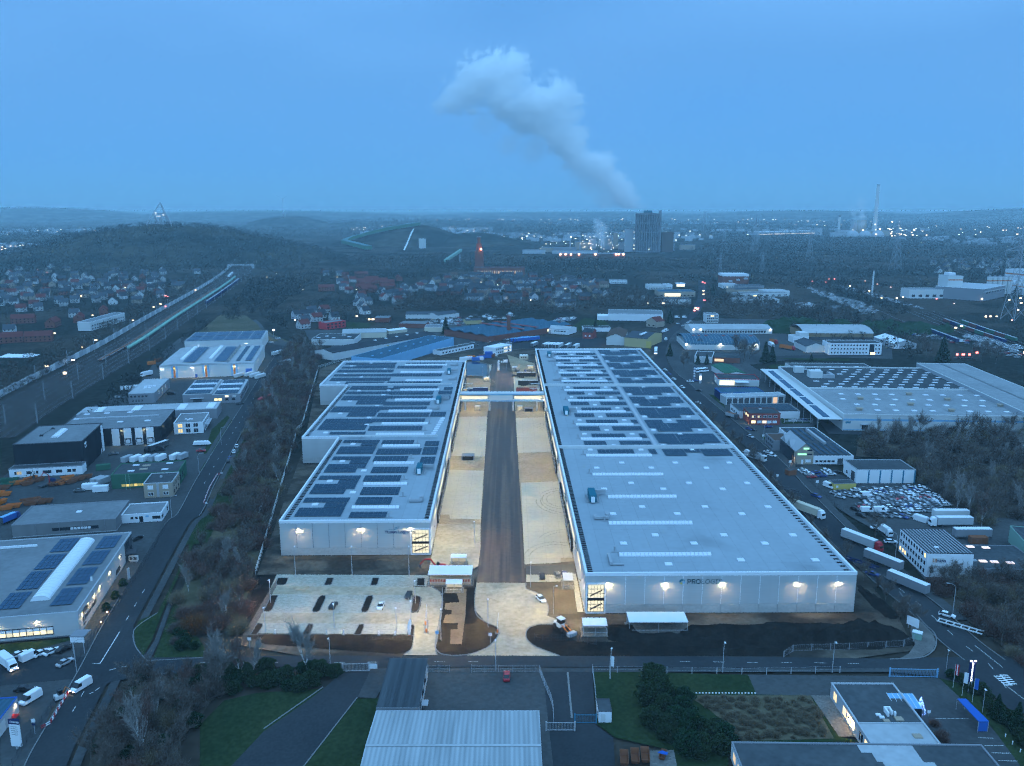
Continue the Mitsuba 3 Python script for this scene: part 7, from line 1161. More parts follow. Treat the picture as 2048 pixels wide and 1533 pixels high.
# beyond the right road, middle distance
W = B('hall', 'wide dark blue ribbed roof hall with three bright floodlights', 'hall', (149,704),(212,701),50); W.p('wall', M().bx(0, W.L, 0,50,0,4.4), 'offwhite'); a = np.linspace(0, PI, 13); m = M(); yy = 25 - 25 * np.cos(a); zz = 4.4 + 5.0 * np.sin(a); i = np.arange(12); m.raw(np.vstack([np.c_[0 * a - .3, yy, zz], np.c_[0 * a + W.L + .3, yy, zz]]), np.c_[i + 13, i + 14, i + 1, i]); W.p('roof', m, 'bluecorr'); m = M()
for j in range(22): m.tube(np.c_[0 * a + 1.5 + j * 2.95, yy, zz + .06],.12,3, cap=False)
W.p('roof_rib', m, 'steel', stuff=True)
for u in (9,13.5,20,35,46,59): W.box('red_rooflight', u, u + 2.6,19,23,9.0,9.5, 'redbrick')
for u in (1.0,30,60):
 k = W.box('floodlight_bracket', u - .3, u + .3,-1.0,-.05,4.9,5.1, 'steel'); q = key(W.k + '__floodlight'); scene[q] = mikit.ply(W.w(M().bx(u - .7, u + .7,-1.4,-1.0,4.7,5.5)).get(), 'm_white', emitter={**glow((1., .90,.62),5), 'sampling_weight': 1.})
W = B('market', 'long pale roofed market hall with row of front windows and floodlights', 'hall', (174,796),(252,795),36); W.gable(4.5,6.5, 'offwhite', 'roofpale', 'u'); W.row('F', 24,10, W.L - 6,1,3.0, 'glass', .7)
for u in (2.0,8.5,76): q = key(W.k + '__floodlight'); scene[q] = mikit.ply(W.w(M().bx(u - .5, u + .5,-.9,-.5,4.2,4.8)).get(), 'm_white', emitter={**glow((1., .93,.75),3.5), 'sampling_weight': .6})
W = B('office', 'pale three storey tower office with lit top windows', 'office', (206,874),(219,874),14); W.shell(9, 'offwhite', 'roofgrey', .3,.3, 'white')
for z in (1,3.8,6.4): W.row('F', 6,.6, W.L - .6, z, z + 1.5, 'glass', .7, litat=(2,3) if z > 6 else (), lit=(WARM, .5))
W = B('office', 'white three storey office with grid of small square windows', 'office', (263.4,678.2),(306.6,678.0),17); W.shell(9.9, 'white', 'roofdark', .3,.3, 'white')
for j, z in enumerate((1.2,4.4,7.4)):
 for i in range(16):
  if not 12 <= i <= 13: W.face('F', 1.4 + i * 2.6,2.6 + i * 2.6, z, z + 1.3, 'glass')
W.face('F', 33,37,.3,9, 'glass', 'stair_window', .08); W.face('F', 34,38,.2,2.4, 'tan', 'lit_entrance', .1, lit=((1., .6,.25),.8)); W.lamp('L', 3,8, WARM, pw=40)
W = B('hall', 'low grey gabled wing left of the white window grid office', 'hall', (267,734),(268,700),30); W.o = np.array([248., 690.]); W.U = np.array([1., 0.]); W.V = np.array([0., 1.]); W.L = 17; W.gable(5,8, 'offwhite', 'slate', 'v'); W.lamp('F', 4,4.6,(1., .6,.3), pw=60)
W = B('hall', 'long arched roof timber hall behind the white window grid office', 'hall', (268,755),(331,752),44); W.p('wall', M().bx(0, W.L, 0,44,0,7), 'wood'); a = np.linspace(.25, PI - .25,11); yy = 22 - 22.5 * np.cos(a) / math.cos(.25); zz = 6.8 + 6 * (np.sin(a) - math.sin(.25)); i = np.arange(10); W.p('roof', M().raw(np.vstack([np.c_[0 * a - .4, yy, zz], np.c_[0 * a + W.L + .4, yy, zz]]), np.c_[i + 11, i + 12, i + 1, i]), 'roofpale'); W.face('F', .3, W.L - .3,.2,3.2, 'darkgrey', 'wall_base', .06)
W = B('tent', 'white pitched storage tent in the right middle distance', 'tent', (330.2,708),(350,708),40); W.gable(4.4,7.5, 'lightgrey', 'white', 'v'); W.face('F', 0.6,5,.1,4.2, 'white', 'door', .08); W.lamp('L', 5,3, WARM, pw=30)
W = B('hall', 'stacked white box sheds beside the orange lorries', 'shed', (254,740),(268,740),14); W.shell(6, 'white', 'roofpale', .2,.2, 'white'); W.box('upper_box', 6, W.L, 1,13,6,9, 'offwhite')
heaps('spoil_heap', [(255,800),(300,790),(345,815),(340,850),(280,860),(250,835)],10,12, 'evergreen', 'green covered mound behind the arched timber hall', 4.); heaps('spoil_heap', [(345,800),(400,790),(440,815),(400,850),(350,845)],9,14, 'evergreen', 'second green covered mound right of the first', 4.)
for i, (a_, b_, d, h_, w_, r_, lb) in enumerate((((285,1056),(341,1056),26,5, 'offwhite', 'roofpale', 'long low pale shed in the trading estate, nearest row'),((309,1127),(382,1143),22,5, 'offwhite', 'roofgrey', 'long low grey shed in the trading estate, second row'),((317,1171),(365,1187),26,6, 'tan', 'slate', 'brown shed in the trading estate, third row'),((354,1151),(387,1155),30,6, 'offwhite', 'roofpale', 'pale shed at the right end of the trading estate'),((336,1235),(375,1235),24,6, 'grey', 'slate', 'dark shed in the trading estate, fourth row'),((318,1256),(341,1256),26,6, 'offwhite', 'roofpale', 'pale shed with lit front in the trading estate'),((347,998),(367,998),24,5, 'white', 'roofpale', 'white tarpaulin shed at the tree edge'),((359,971),(383,962),30,5, 'grey', 'roofgrey', 'grey flat shed in the trees'),((306,980),(343,989),22,6, 'grey', 'slate', 'long dark shed among the poplars'))):
 W = B('shed', lb, 'shed', a_, b_, d); W.shell(h_, w_, r_, .3,.3, w_); W.row('F', 8,1, W.L - 1,1,2.6, 'glass', .5, litat=(2,) if i in (1,5) else (), lit=(WARM, .6))
W = B('hall', 'tall red brick hall with bright white roof edge against the wood', 'hall', (336.6,1330),(378.5,1330),30); W.shell(15.5, 'brick', 'white', .4,3.5, 'white')
for j in range(3): W.face('F', 10 + j * 12,16 + j * 12,3 + j * 2,6 + j * 2, 'lightgrey', 'pipe_bridge', .3)
for i, (a_, b_, d, h_, w_, r_, lb) in enumerate((((183,1048),(226,1045),26,6, 'offwhite', 'slate', 'shed row by the far road, lowest'),((201,1135),(251,1135),34,7, 'tan', 'bluecorr', 'lit cream walled hall by the far road'),((203,1237),(227,1237),30,6, 'offwhite', 'roofpale', 'pale flat hall at the top of the far road'),((231,1248),(241,1248),26,6, 'white', 'roofpale', 'white hall beside the petrol station'),((153,1102),(175,1097),16,4, 'offwhite', 'slate', 'small shed by the far road trees'),((158,1335),(185,1335),18,5, 'white', 'roofgrey', 'white school like block at the wood edge'))):
 W = B('hall', lb, 'hall', a_, b_, d); W.shell(h_, w_, r_, .3,.3, w_); W.row('F', 9,1, W.L - 1,1,2.6, 'glass', .5)
 if i == 1: W.face('F', 8,30,.3,5, 'cream', 'lit_front', .1, lit=((1., .75,.4),.35))
q = (259,1275); k = thing('petrol_station', 'brightly lit petrol station at the top of the far road', 'petrol station'); part(k, 'canopy', M().bx(q[0] - 7, q[0] + 7, q[1], q[1] + 12,5,5.8), 'white'); kk = key(k + '__lit_front'); scene[kk] = mikit.ply(M().bx(q[0] - 6, q[0] + 6, q[1] - .2, q[1] - .05,1,4.6).get(), 'm_cream', emitter={**glow((1., .85,.5),.25), 'sampling_weight': .2}); part(k, 'post', M().cyl(q[0] - 6, q[1] + 1,0,5,.3).cyl(q[0] + 6, q[1] + 1,0,5,.3), 'white')
# containers and lorries behind the yard
CT = 'stacked containers beyond the yard'
for i, (q, g, z) in enumerate((((-39,653), 'white', 0),((-35,656), 'white', 0),((-33,660), 'orange', 0),((-29,652), 'blue', 0),((-26,654), 'white', 0),((-24,664), 'rust', 0),((-25,658), 'blue', 0),((-20,664), 'blue', 0),((-19,664), 'blue', 2.6),((-17,670), 'rust', 0),((-15,672), 'white', 0))): put('g_container_' + g, 'container', '%s container%s in the stack beyond the pond' % (g if g != 'rust' else 'rusty brown', ' on top of another' if z else ''), 'container', q[0], q[1], z, .15, grp='%s containers in the stack beyond the pond' % g)
W = B('cabin', 'white two storey stack of site cabins with lit windows beyond the pond', 'cabins', (-14,677),(0,696),12); W.shell(6, 'white', 'white', .1,.15, 'lightgrey')
for z in (.8,3.6): W.row('F', 8,1, W.L - 1, z, z + 1.4, 'glass', .6, litat=(4,5,7), lit=((1., .9,.6),.35))
for i, q in enumerate(((22,726),(32,722),(35,720),(38,720),(41,719),(44,719),(51,717),(58,715))): put('g_trailer_white' if i % 3 else 'g_trailer_grey', 'semitrailer', '%s semitrailer in the lorry park row behind the right hall' % ('white' if i % 3 else 'grey'), 'trailer', q[0], q[1],0,1.2, grp='%s semitrailers in the lorry park' % ('white' if i % 3 else 'grey'))
for i in range(6): q = [(10,748),(13,748),(16,749),(19,751),(22,753),(25,756)][i]; put('g_trailer_blue', 'semitrailer', 'blue sided semitrailer in the close row at the lorry park', 'trailer', q[0], q[1],0,.5, grp='blue semitrailers in the lorry park')
for q, g, r, lb in (((8,752), 'g_lorry_blue', 3.5, 'blue cab lorry at the end of the blue trailers'),((9,785), 'g_lorry_orange', .1, 'orange lorry left of the blue trailers'),((15,808), 'g_lorry_orange', .1, 'red cab lorry by the blue roofed factory'),((120,682), 'g_lorry_white', -1.75, 'white lorry with lit headlights on the right road behind the hall'),((236,734), 'g_lorry_orange', -1.2, 'orange tanker lorry standing upright behind the fir'),((228,717), 'g_lorry_short', -1.5, 'white lorry cab behind the fir'),((237,705), 'g_lorry_orange', -.8, 'orange lorry left of the white box sheds'),((240,700), 'g_lorry_orange', -.8, 'second orange lorry left of the white box sheds'),((258,727), 'g_lorry_short', PI, 'white box lorry before the white box sheds')): put(g, 'lorry', lb, 'lorry', q[0], q[1],0, r)
headlights([k for k in labels if labels[k].get('label', '').startswith('white lorry with lit headlights on the right road')][0],(120,682),-1.75,2.5,.8,1., (1., .85,.55),40)
rng = np.random.default_rng(31)
def scatter_cars(poly, n, lab, grp, rot=None, kinds=kinds):
 P = shapely.Polygon(poly); x0, y0, x1, y1 = P.bounds; got = []
 for _ in range(n * 40):
  p = rng.uniform([x0, y0],[x1, y1])
  if P.contains(shapely.Point(p)) and all((p[0] - a) ** 2 + (p[1] - b) ** 2 > 16 for a, b in got):
   got.append(p); g = kinds[rng.integers(len(kinds))]; c = g.split('_')[2]
   put(g, 'parked_car', lab % c, 'car', p[0], p[1],0,(rng.uniform(0,6.28) if rot is None else rot + rng.normal(0,.1)),1.05, grp=grp % c)
   if len(got) == n: break
scatter_cars([(-100,869),(-80,903),(-58,921),(-54,852),(-70,852),(-88,860)],42, '%s car in the used car yard by the market sheds', '%s cars by the market sheds', .2); scatter_cars([(-78,887),(-33,943),(2,943),(2,919),(-18,887),(-54,856),(-74,846)],50, '%s car behind the lit cream shed', '%s cars behind the lit cream shed', .4)
scatter_cars([(46,908),(73,919),(68,876),(46,866)],24, '%s car right of the blue roofed factory', '%s cars right of the blue roofed factory', .3); scatter_cars([(-39,748),(-15,759),(2,779),(2,737),(-34,722)],12, '%s car at the glazed pavilion', '%s cars at the glazed pavilion', 0.)
scatter_cars([(392,803),(422,767),(427,729),(427,680),(411,654),(408,676),(410,729),(393,745),(384,784)],70, '%s car in the car trade yards on the right', '%s cars in the car trade yards', .1)
for q, lb in (((360,660), 'first'),((365,660), 'second'),((370,660), 'third')): put('g_saloon_black', 'driving_car', '%s dark car with red tail lights on the far right road' % lb, 'car', q[0], q[1],0,0)
for q, r, lb in (((216,980),0, 'car with lit lamps queueing on the far road'),((220,976),0, 'second car with lit lamps queueing on the far road'),((222,994),0, 'third car behind the queue on the far road')): put('g_saloon_silver', 'driving_car', lb, 'car', q[0], q[1],0,-1.5)
for q, g, r, lb in (((191,913), 'g_van_white', .6, 'white van parked at the far road bend'),((183,913), 'g_van_white', .1, 'white van in the court of the white flat hall'),((174,864), 'g_saloon_white', .8, 'white car on the far road bend, left'),((186,871), 'g_saloon_white', .8, 'white car on the far road bend, middle'),((176,847), 'g_saloon_white', .8, 'white car on the far road bend, right'),((191,882), 'g_estate_white', .8, 'white estate car on the far road bend'),((149,805), 'g_van_white', .8, 'pale van at the kerb of the far road'),((153,814), 'g_van_white', .8, 'second pale van at the kerb of the far road'),((142,756), 'g_van_white', 1.1, 'cream van parked below the bend')): put(g, 'parked_car' if 'van' not in g else 'parked_van', lb, 'car' if 'van' not in g else 'van', q[0], q[1],0, r, 1.05)
labels['far_parked_cars'] = {'label': 'hundreds of small parked cars in the long strips before the far wood', 'category': 'cars', 'kind': 'stuff'}
n = 0
for poly, N, rot in (([(439,790),(445,761),(447,713),(427,680),(427,729),(423,767)],70,-.4),([(455,1187),(448,1124),(450,1067),(433,968),(404,942),(410,1005),(432,1124)],110,.3),([(513,1305),(519,1244),(509,1124),(498,996),(500,968),(491,1005),(491,1112),(496,1258)],80,.3),([(452,1286),(465,1256),(441,1161),(439,1090),(423,1079),(424,1149)],40,.3)):
 P = shapely.Polygon(poly); x0, y0, x1, y1 = P.bounds; c = 0
 while c < N:
  p = rng.uniform([x0, y0],[x1, y1])
  if P.contains(shapely.Point(p)): n += 1; c += 1; scene['far_parked_cars__%03d' % n] = dict(type='instance', sg={'type': 'ref', 'id': kinds[rng.integers(14)]}, to_world=T().translate([p[0], p[1],0]).rotate([0,0,1], math.degrees(rot + rng.normal(0,.15))).scale(1.15))
# ---------------------------------------------------------------- hills
HUMPS = [(-840,2050,430,400,72,1.6),(-357,2900,260,330,58,1.5),(-130,2850,200,260,34,1.5),(-1430,5400,330,420,62,1.3),(-5200,9000,1500,1800,112,1.2),(-2700,9500,2300,1500,75,1.2),(700,9800,2600,1500,62,1.2),(5800,9000,1900,1500,104,1.2),(3300,9500,1800,1500,80,1.2),(-600,5600,1100,700,30,1.3),(-1600,3000,420,300,22,1.4),(900,5200,1500,700,18,1.4)]
def TH(x, y):
 z = np.zeros_like(np.asarray(x, float))
 for cx, cy, rx, ry, h, p in HUMPS: z = np.maximum(z, h * np.clip(1 - ((x - cx) / rx) ** 2 - ((y - cy) / ry) ** 2,0,1) ** p * 1.08)
 return z
for j, (cx, cy, rx, ry, h, p) in enumerate(HUMPS):
 n = 56; X, Y = np.meshgrid(np.linspace(cx - rx, cx + rx, n), np.linspace(cy - ry, cy + ry, n)); Z = h * np.clip(1 - ((X - cx) / rx) ** 2 - ((Y - cy) / ry) ** 2,0,1) ** p * 1.08; q = np.c_[X.ravel(), Y.ravel(), np.zeros(n * n)]
 Z = np.where(Z > 0, Z * (.95 + .10 * meshkit.fbm(q * 6 / max(rx, ry),3, j).reshape(n, n)),0) - .9 * (Z <= 0); i = (np.arange(n - 1)[:, None] * n + np.arange(n - 1)[None]).ravel()
 struct('hill', M().raw(np.c_[X.ravel(), Y.ravel(), Z.ravel()], np.c_[i, i + 1, i + n + 1, i + n]), 'hilltex', smooth=True)
# woods too far to count: ragged crowns of bare twigs
def wood(name, polys, dens, h, mat, label, seed, k=16, cat='wood'):
 rng = np.random.default_rng(seed); P = []
 for poly in polys:
  g = shapely.Polygon(poly); x0, y0, x1, y1 = g.bounds; q = rng.uniform([x0, y0],[x1, y1],(int((x1 - x0) * (y1 - y0) / 1e4 * dens),2)); P.append(q[shapely.contains_xy(g, q[:, 0], q[:, 1])])
 P = np.vstack(P); N = len(P); base = np.c_[P, TH(P[:, 0], P[:, 1]) * .95 - .3]; H = h * rng.uniform(.6,1.25, N)
 c = np.repeat(base, k, 0) + np.c_[rng.normal(0,.17,(N * k, 2)) * np.repeat(H, k)[:, None], np.repeat(H, k) * rng.uniform(.18,.85, N * k)]
 d = np.c_[rng.normal(0,.75,(N * k, 2)), rng.uniform(.1,1.2, N * k)]; d /= np.linalg.norm(d, axis=1, keepdims=True); s = np.cross(d, rng.normal(0,1,(N * k, 3))); s /= np.linalg.norm(s, axis=1, keepdims=True)
 L = (np.repeat(H, k) * rng.uniform(.16,.34, N * k))[:, None]; w = L * rng.uniform(.10,.26,(N * k, 1)); b = np.arange(N * k) * 3
 one(name, M().raw(np.stack([c - s * w, c + s * w, c + d * L],1).reshape(-1,3), np.c_[b, b + 1, b + 2]), mat, label, cat, kind='stuff'); return N
# the latticed pyramid on its stilts
k = thing('pyramid_tower', 'open steel pyramid on stilts crowning the wooded hill', 'tower'); c = np.array([-842., 2030., 72.]); Z0, S, Ht = 9., 34., 50.
A = [c + [S * math.cos(a), S * math.sin(a), Z0] for a in (-.52,1.57,3.67)]; ap = c + [0,0, Z0 + Ht]
m = M()
for i in range(3):
 m.tube([A[i], A[(i + 1) % 3]],1.0,5); m.tube([A[i], ap],1.0,5); m.tube([(A[i] + A[(i + 1) % 3]) / 2,(A[i] + ap) / 2],.8,4); m.tube([(A[i] + ap) / 2,(A[(i + 1) % 3] + ap) / 2],.8,4); m.tube([(A[i] + A[(i + 1) % 3]) / 2,(A[(i + 1) % 3] + ap) / 2],.8,4)
 f, g = A[i] * .25 + ap * .75, A[(i + 1) % 3] * .25 + ap * .75; m.tube([f, g],.6,4); m.tube([A[i] * .75 + ap * .25, A[(i + 1) % 3] * .75 + ap * .25],.5,4)
part(k, 'frame', m, 'steel'); m = M()
for a in A: m.cyl(a[0], a[1], c[2] - 6, c[2] + Z0,1.0, n=6)
part(k, 'stilt', m, 'offwhite'); part(k, 'platform', M().cyl(c[0], c[1], c[2] + 33, c[2] + 34.5,7, n=12), 'lightgrey'); part(k, 'platform', M().cyl(c[0], c[1] - 3, c[2] + 20, c[2] + 21.5,5, n=12), 'lightgrey'); part(k, 'staircase', M().tube([c + [12,-8,0], c + [-4,-4,20], c + [5,-3,33]],.9,4), 'lightgrey')
def lights(name, pts, size, col, s, label):
 m = M()
 for p in pts: m.box(p, (size * rngL.uniform(.7,1.5), size * .6, size * rngL.uniform(.5,.9)))
 k = thing(name, label, 'lights', kind='stuff'); scene[k] = mikit.ply(m.get(), 'm_white', emitter={**glow(col, s * .10), 'sampling_weight': .02}); return k
rngL = np.random.default_rng(77)
scene['pyramid_tower__light'] = mikit.ply(M().box(c + [-10,-8,34],(3,1,5)).box(c + [8,-8,30],(6,1,1.6)).box(c + [-4,-8,27],(10,1,1.2)).get(), 'm_white', emitter={**glow((1., .86,.7),.14), 'sampling_weight': .02})
# ski hall down the bare hill
k = thing('ski_hall', 'long pale green indoor ski hall bending down the bare hill', 'ski hall'); p = np.array([(-399,2336,-0.0),(-535,2688,2.5),(-526,2727,10.4),(-470,2734,26.2),(-407,2752,41.6),(-312,2832,55.9)]) + [0,-4,15]
a, b = ribbon(p[:, :2],20); m = M(); n = len(p)
for i in range(n - 1): m.raw([[*a[i], p[i, 2] - 10],[*b[i], p[i, 2] - 10],[*b[i + 1], p[i + 1,2] - 10],[*a[i + 1], p[i + 1,2] - 10],[*a[i], p[i, 2]],[*b[i], p[i, 2]],[*b[i + 1], p[i + 1,2]],[*a[i + 1], p[i + 1,2]]], M._B)
part(k, 'hall_tube', m, 'palegreen_dark'); part(k, 'roof', M().raw(np.vstack([np.c_[a, p[:, 2] + .5], np.c_[b, p[:, 2] + .5]]),[[i, i + n, i + n + 1, i + 1] for i in range(n - 1)]), 'dullteal')
p = np.array([(-301,2336,-0.0),(-326,2591,2.2),(-326,2660,19.3),(-325,2722,36.1),(-323,2773,47.5)]) + [0,-2,3]; a, b = ribbon(p[:, :2],5); struct('hill_path', M().raw(np.vstack([np.c_[a, p[:, 2]], np.c_[b, p[:, 2]]]),[[i, i + 5, i + 6, i + 1] for i in range(4)]), 'offwhite')
W = B('house', 'pale tower block at the foot of the bare hill', 'tower block', (-277.5,2500.0,-8.4)[:2],(-258.1,2500.0,-8.4)[:2],20); W.shell(28, 'offwhite', 'roofgrey', .3,.5, 'white')
k = thing('conveyor_bridge', 'sloping green conveyor bridge before the bare hill', 'conveyor'); part(k, 'gallery', M().tube([[*(-145,1813),6],[*(-119,1953),22]],4,4), 'palegreen'); part(k, 'support', M().cyl(*(-114,1830),0,20,1.2, n=4), 'steel')
# gas holder
gx, gy = (367,2283); k = thing('gas_holder', 'tall dark cylindrical gas holder under the steam plume', 'gas holder'); part(k, 'shell', M().cyl(gx, gy, 0,102,32, n=32), 'slate'); m = M()
for i in range(32): a = i * PI / 16; m.box((gx + 32.4 * math.cos(a), gy + 32.4 * math.sin(a),52),(1.4,1.4,104), a)
part(k, 'rib', m, 'grey', stuff=True)
for z in (2,28,54,78,101): part(k, 'gallery', M().cyl(gx, gy, z, z + 1.2,33.8, n=32), 'grey')
part(k, 'roof', M().raw(*M().cyl(gx, gy, 102,107,32,6,32).get()), 'slate'); part(k, 'roof_cap', M().cyl(gx, gy, 106,111,11, n=16), 'teal'); part(k, 'lift_shaft', M().bx(gx + 30, gx + 36, gy - 6, gy, 0,112), 'grey')
W = B('tower_block', 'dark rust brown plant tower right of the gas holder', 'plant tower', (gx + 42, gy),(gx + 72, gy),30); W.shell(54, 'brownroof', 'darkroof', .5,1, 'brownroof'); W = B('tower_block', 'pale lit plant tower left of the gas holder', 'plant tower', (gx - 56, gy + 20),(gx - 34, gy + 20),20); W.shell(62, 'lightgrey', 'grey', .5,1, 'grey')
rng = np.random.default_rng(9)
for i, (u, v, w, h_) in enumerate(((1130,506,60,14),(1165,500,40,22),(1185,498,22,30),(1215,500,26,34),(1232,498,12,46),(1150,508,120,8),(1248,500,30,20),(1100,505,50,12),(1068,508,60,10),(1340,502,24,22),(1376,500,40,14))):
 x, y = (lambda d: (d[0], d[1]))([(143,2258),(203,2419),(238,2478),(276,2419),(307,2478),(166,2209),(323,2419),(104,2283),(58,2209),(446,2363),(508,2419)][i]); W = B('plant_block', 'dim block of the coking plant before the steam, number of storeys varies', 'plant building', (x - w / 2, y),(x + w / 2, y),24, 'blocks of the coking plant'); W.shell(h_, ('grey', 'tan', 'lightgrey')[i % 3], 'grey', .4,.6, 'grey')
for i, (q, h_) in enumerate((((258,2419),52),((286,2419),60),((196,2419),40),((162,2336),34))): k = one('plant_chimney', M().cyl(q[0], q[1],0, h_, 2.2,1.4,8), 'steel', 'thin plant chimney among the coking plant blocks', 'chimney', 'thin chimneys of the coking plant')
k = thing('coke_battery', 'long low coke battery with a row of glowing orange lamps', 'plant building'); x0, y0 = (113,2012); x1, _ = (272,2012); part(k, 'wall', M().bx(x0, x1, y0, y0 + 16,0,11), 'brownroof'); part(k, 'roof', M().bx(x0 - 1, x1 + 1, y0 - 1, y0 + 17,11,12), 'lightgrey'); scene[k + '__lamp_row'] = mikit.ply((lambda m: [m.box((x0 + t * (x1 - x0), y0 - 2,9),(4,1,3)) for t in (.02,.1,.18,.3,.55,.86,.9,.97)] and m)(M()).get(), 'm_white', emitter={**glow((1., .42,.22),1.6), 'sampling_weight': .05})
# winding tower and machine hall
q = (-61,1549); k = thing('winding_tower', 'stepped brick winding tower with floodlit orange flank', 'tower')
for n_, w, z0, z1 in (('shaft', 16,0,40),('upper_stage', 11,40,54),('top_stage', 6,54,66)): part(k, n_, M().bx(q[0] - w / 2, q[0] + w / 2, q[1], q[1] + w, z0, z1), 'brick')
part(k, 'cap', M().bx(q[0] - 4, q[0] + 4, q[1] + 1, q[1] + 7,66,67.5), 'grey'); part(k, 'strut', M().tube([[q[0] + 10, q[1],0],[q[0] + 3, q[1] + 4,52]],1.4,4), 'brick'); kk = key(k + '__floodlight'); scene[kk] = mikit.ply(M().box((q[0] + 4, q[1] - 5,44),(2,.4,2)).get(), 'm_white', emitter={**glow((1., .45,.15),6), 'sampling_weight': .1})
W = B('hall', 'long brick machine hall with lit arched windows beside the winding tower', 'factory hall', (-69,1502),(23,1502),24); W.shell(14, 'brick', 'slate', .4,.6, 'brick'); W.row('F', 22,6, W.L - 4,2,8, 'tan', .45, litat=range(2,22,2), lit=((1., .5,.22),.35))
# power station
cx_, cy_ = (1615,3753); k = thing('power_station_chimney', 'very tall slender pale power station chimney', 'chimney'); part(k, 'shaft', M().cyl(cx_, cy_, 0,214,10.5,6.5,20), 'offwhite'); part(k, 'top_rim', M().cyl(cx_, cy_, 214,218,6.9,6.9,20), 'grey')
k = thing('power_station_chimney', 'short dark topped chimney of the power station', 'chimney'); q = (1456,3753); part(k, 'shaft', M().cyl(q[0], q[1],0,78,6,5,14), 'offwhite'); part(k, 'dark_top', M().cyl(q[0], q[1],78,86,5.2,5.2,14), 'darkgrey')
for i, (q, w, h_) in enumerate((((1534,3753),24,62),((1536,3685),26,66),((1409,3557),60,26),((1578,3557),40,24),((1349,3685),18,30),((1525,3557),90,20),((1360,3496),50,18))): W = B('plant_block', 'pale boiler house block of the power station', 'plant building', (q[0] - w / 2, q[1]),(q[0] + w / 2, q[1]),40, 'blocks of the power station'); W.shell(h_, ('lightgrey', 'tan')[i % 2], 'grey', .5,.6, 'grey')
for q in ((1416,3496),(1466,3496),(1520,3496)):
 k = thing('storage_dome', 'pale round storage dome before the power station', 'dome', 'storage domes of the power station'); a = np.linspace(0, PI / 2,7); part(k, 'shell', M().tube(np.c_[0 * a + q[0],0 * a + q[1],26 * np.sin(a)], np.maximum(26 * np.cos(a),.1),18), 'lightgrey')
W = B('hall', 'very long low pale hall left of the power station', 'hall', (1076,3685),(1407,3895),60); W.shell(14, 'lightgrey', 'white', .4,.6, 'white'); W.box('lit_strip', 6, W.L - 5,-1,-.2,2,4.5, 'cream', emitter={**glow((1., .75,.45),.1), 'sampling_weight': .02})
# wind turbine, far tower, pylons
q = (-1432.6,5300.0,74.0); k = thing('wind_turbine', 'slender wind turbine on a far round hill', 'wind turbine'); x, y = q[:2]; part(k, 'tower', M().cyl(x, y, 50,170,3,1.8,8), 'white'); part(k, 'nacelle', M().box((x, y, 171),(6,10,5)), 'white')
for a in (.5,2.6,4.7): part(k, 'blade', M().tube([[x, y - 6,171],[x + 52 * math.cos(a), y - 6,171 + 52 * math.sin(a)]],[1.8,.5],4), 'white')
for q, s, r, lb in (((752,1637),1.75,.2, 'tall lattice pylon before the dark wood, right of the power station'),((694,1953),1.35,.2, 'lattice pylon before the dark wood, below the power station'),((547,898),1.85,.3, 'near lattice pylon at the right edge by the silo works'),((676,2336),1.8,.2, 'distant lattice pylon right of the plant'),((472,1573),.75,.2, 'small lattice pylon above the trading estate'),((378,1514),.7,.2, 'small lattice pylon left of the brick hall in the wood'),((649,2572),1.1,.2, 'faint pylon left in the far wood'),((856,3753),2.0,.2, 'faint far pylon left of the distant lights'),((803,2745),1.3,.2, 'faint far pylon in the middle of the wood'),((1068,3171),1.1,.2, 'faint far pylon close to the long pale hall')): put('g_pylon', 'pylon', lb, 'pylon', q[0], q[1],0, r, s)
# silo works and white factory at the right
sx, sy = (596,1114)
for x0, x1, z1, mt, lb in ((-12,8,30, 'offwhite', 'tall white silo tower with orange band and floodlights'),(9,40,15, 'white', 'white three storey works block right of the silo tower'),(-62,-13,12, 'offwhite', 'white office works left of the silo tower')):
 W = B('works', lb, 'works', (sx + x0, sy),(sx + x1, sy),26); W.shell(z1, mt, 'grey', .3,.5, mt); W.row('F', 5,1, W.L - 1,2,5, 'glass', .5)
 if z1 == 30: W.face('F', .2, W.L - .2,24,25.5, 'orange', 'band', .1); W.box('top_house', 3,12,5,18,30,34, 'white')
 W.lamp('F', W.L - 2, z1 * .5,(1., .8,.5), pw=260, w=1.5, weight=.5)
for i in range(9):
 x, y = sx + 78 + i * 7.2 + (i > 4) * 6, sy + 60; k = thing('silo', 'white steel silo cylinder in the row at the works', 'silo', 'silo cylinders of the works'); part(k, 'shell', M().cyl(x, y, 0,24 if i < 5 else 18,3.4, n=12), 'offwhite'); part(k, 'cap', M().cyl(x, y, 24 if i < 5 else 18,26 if i < 5 else 20,3.4,.6,12), 'grey'); part(k, 'band', M().cyl(x, y, 18 if i < 5 else 13,19.4 if i < 5 else 14,3.5, n=12), 'orange')
k = one('plant_chimney', M().cyl(sx - 95, sy + 40,0,34,1.2,1., 8), 'offwhite', 'single white chimney left of the silo tower', 'chimney')
for (p0, p1, h_, lb) in (((715,1229),(712,1100),15, 'large white factory with orange stripe at the right edge'),((772,1305),(785,1215),26, 'higher white factory block with orange stripe behind it'),((613,1078),(675,1136),16, 'grey works block before the white factory')):
 W = B('works', lb, 'works', p0, p1,60); W.shell(h_, 'white' if 'white' in lb[:13] else 'grey', 'lightgrey', .3,.4, 'white'); W.face('F', .3, W.L - .3, h_ * .7, h_ * .78, 'orange' if 'orange' in lb else 'lightgrey', 'stripe', .1)
 if 'grey works' in lb: W.row('F', 7,8, W.L - 2,9,11, 'glass', .6)
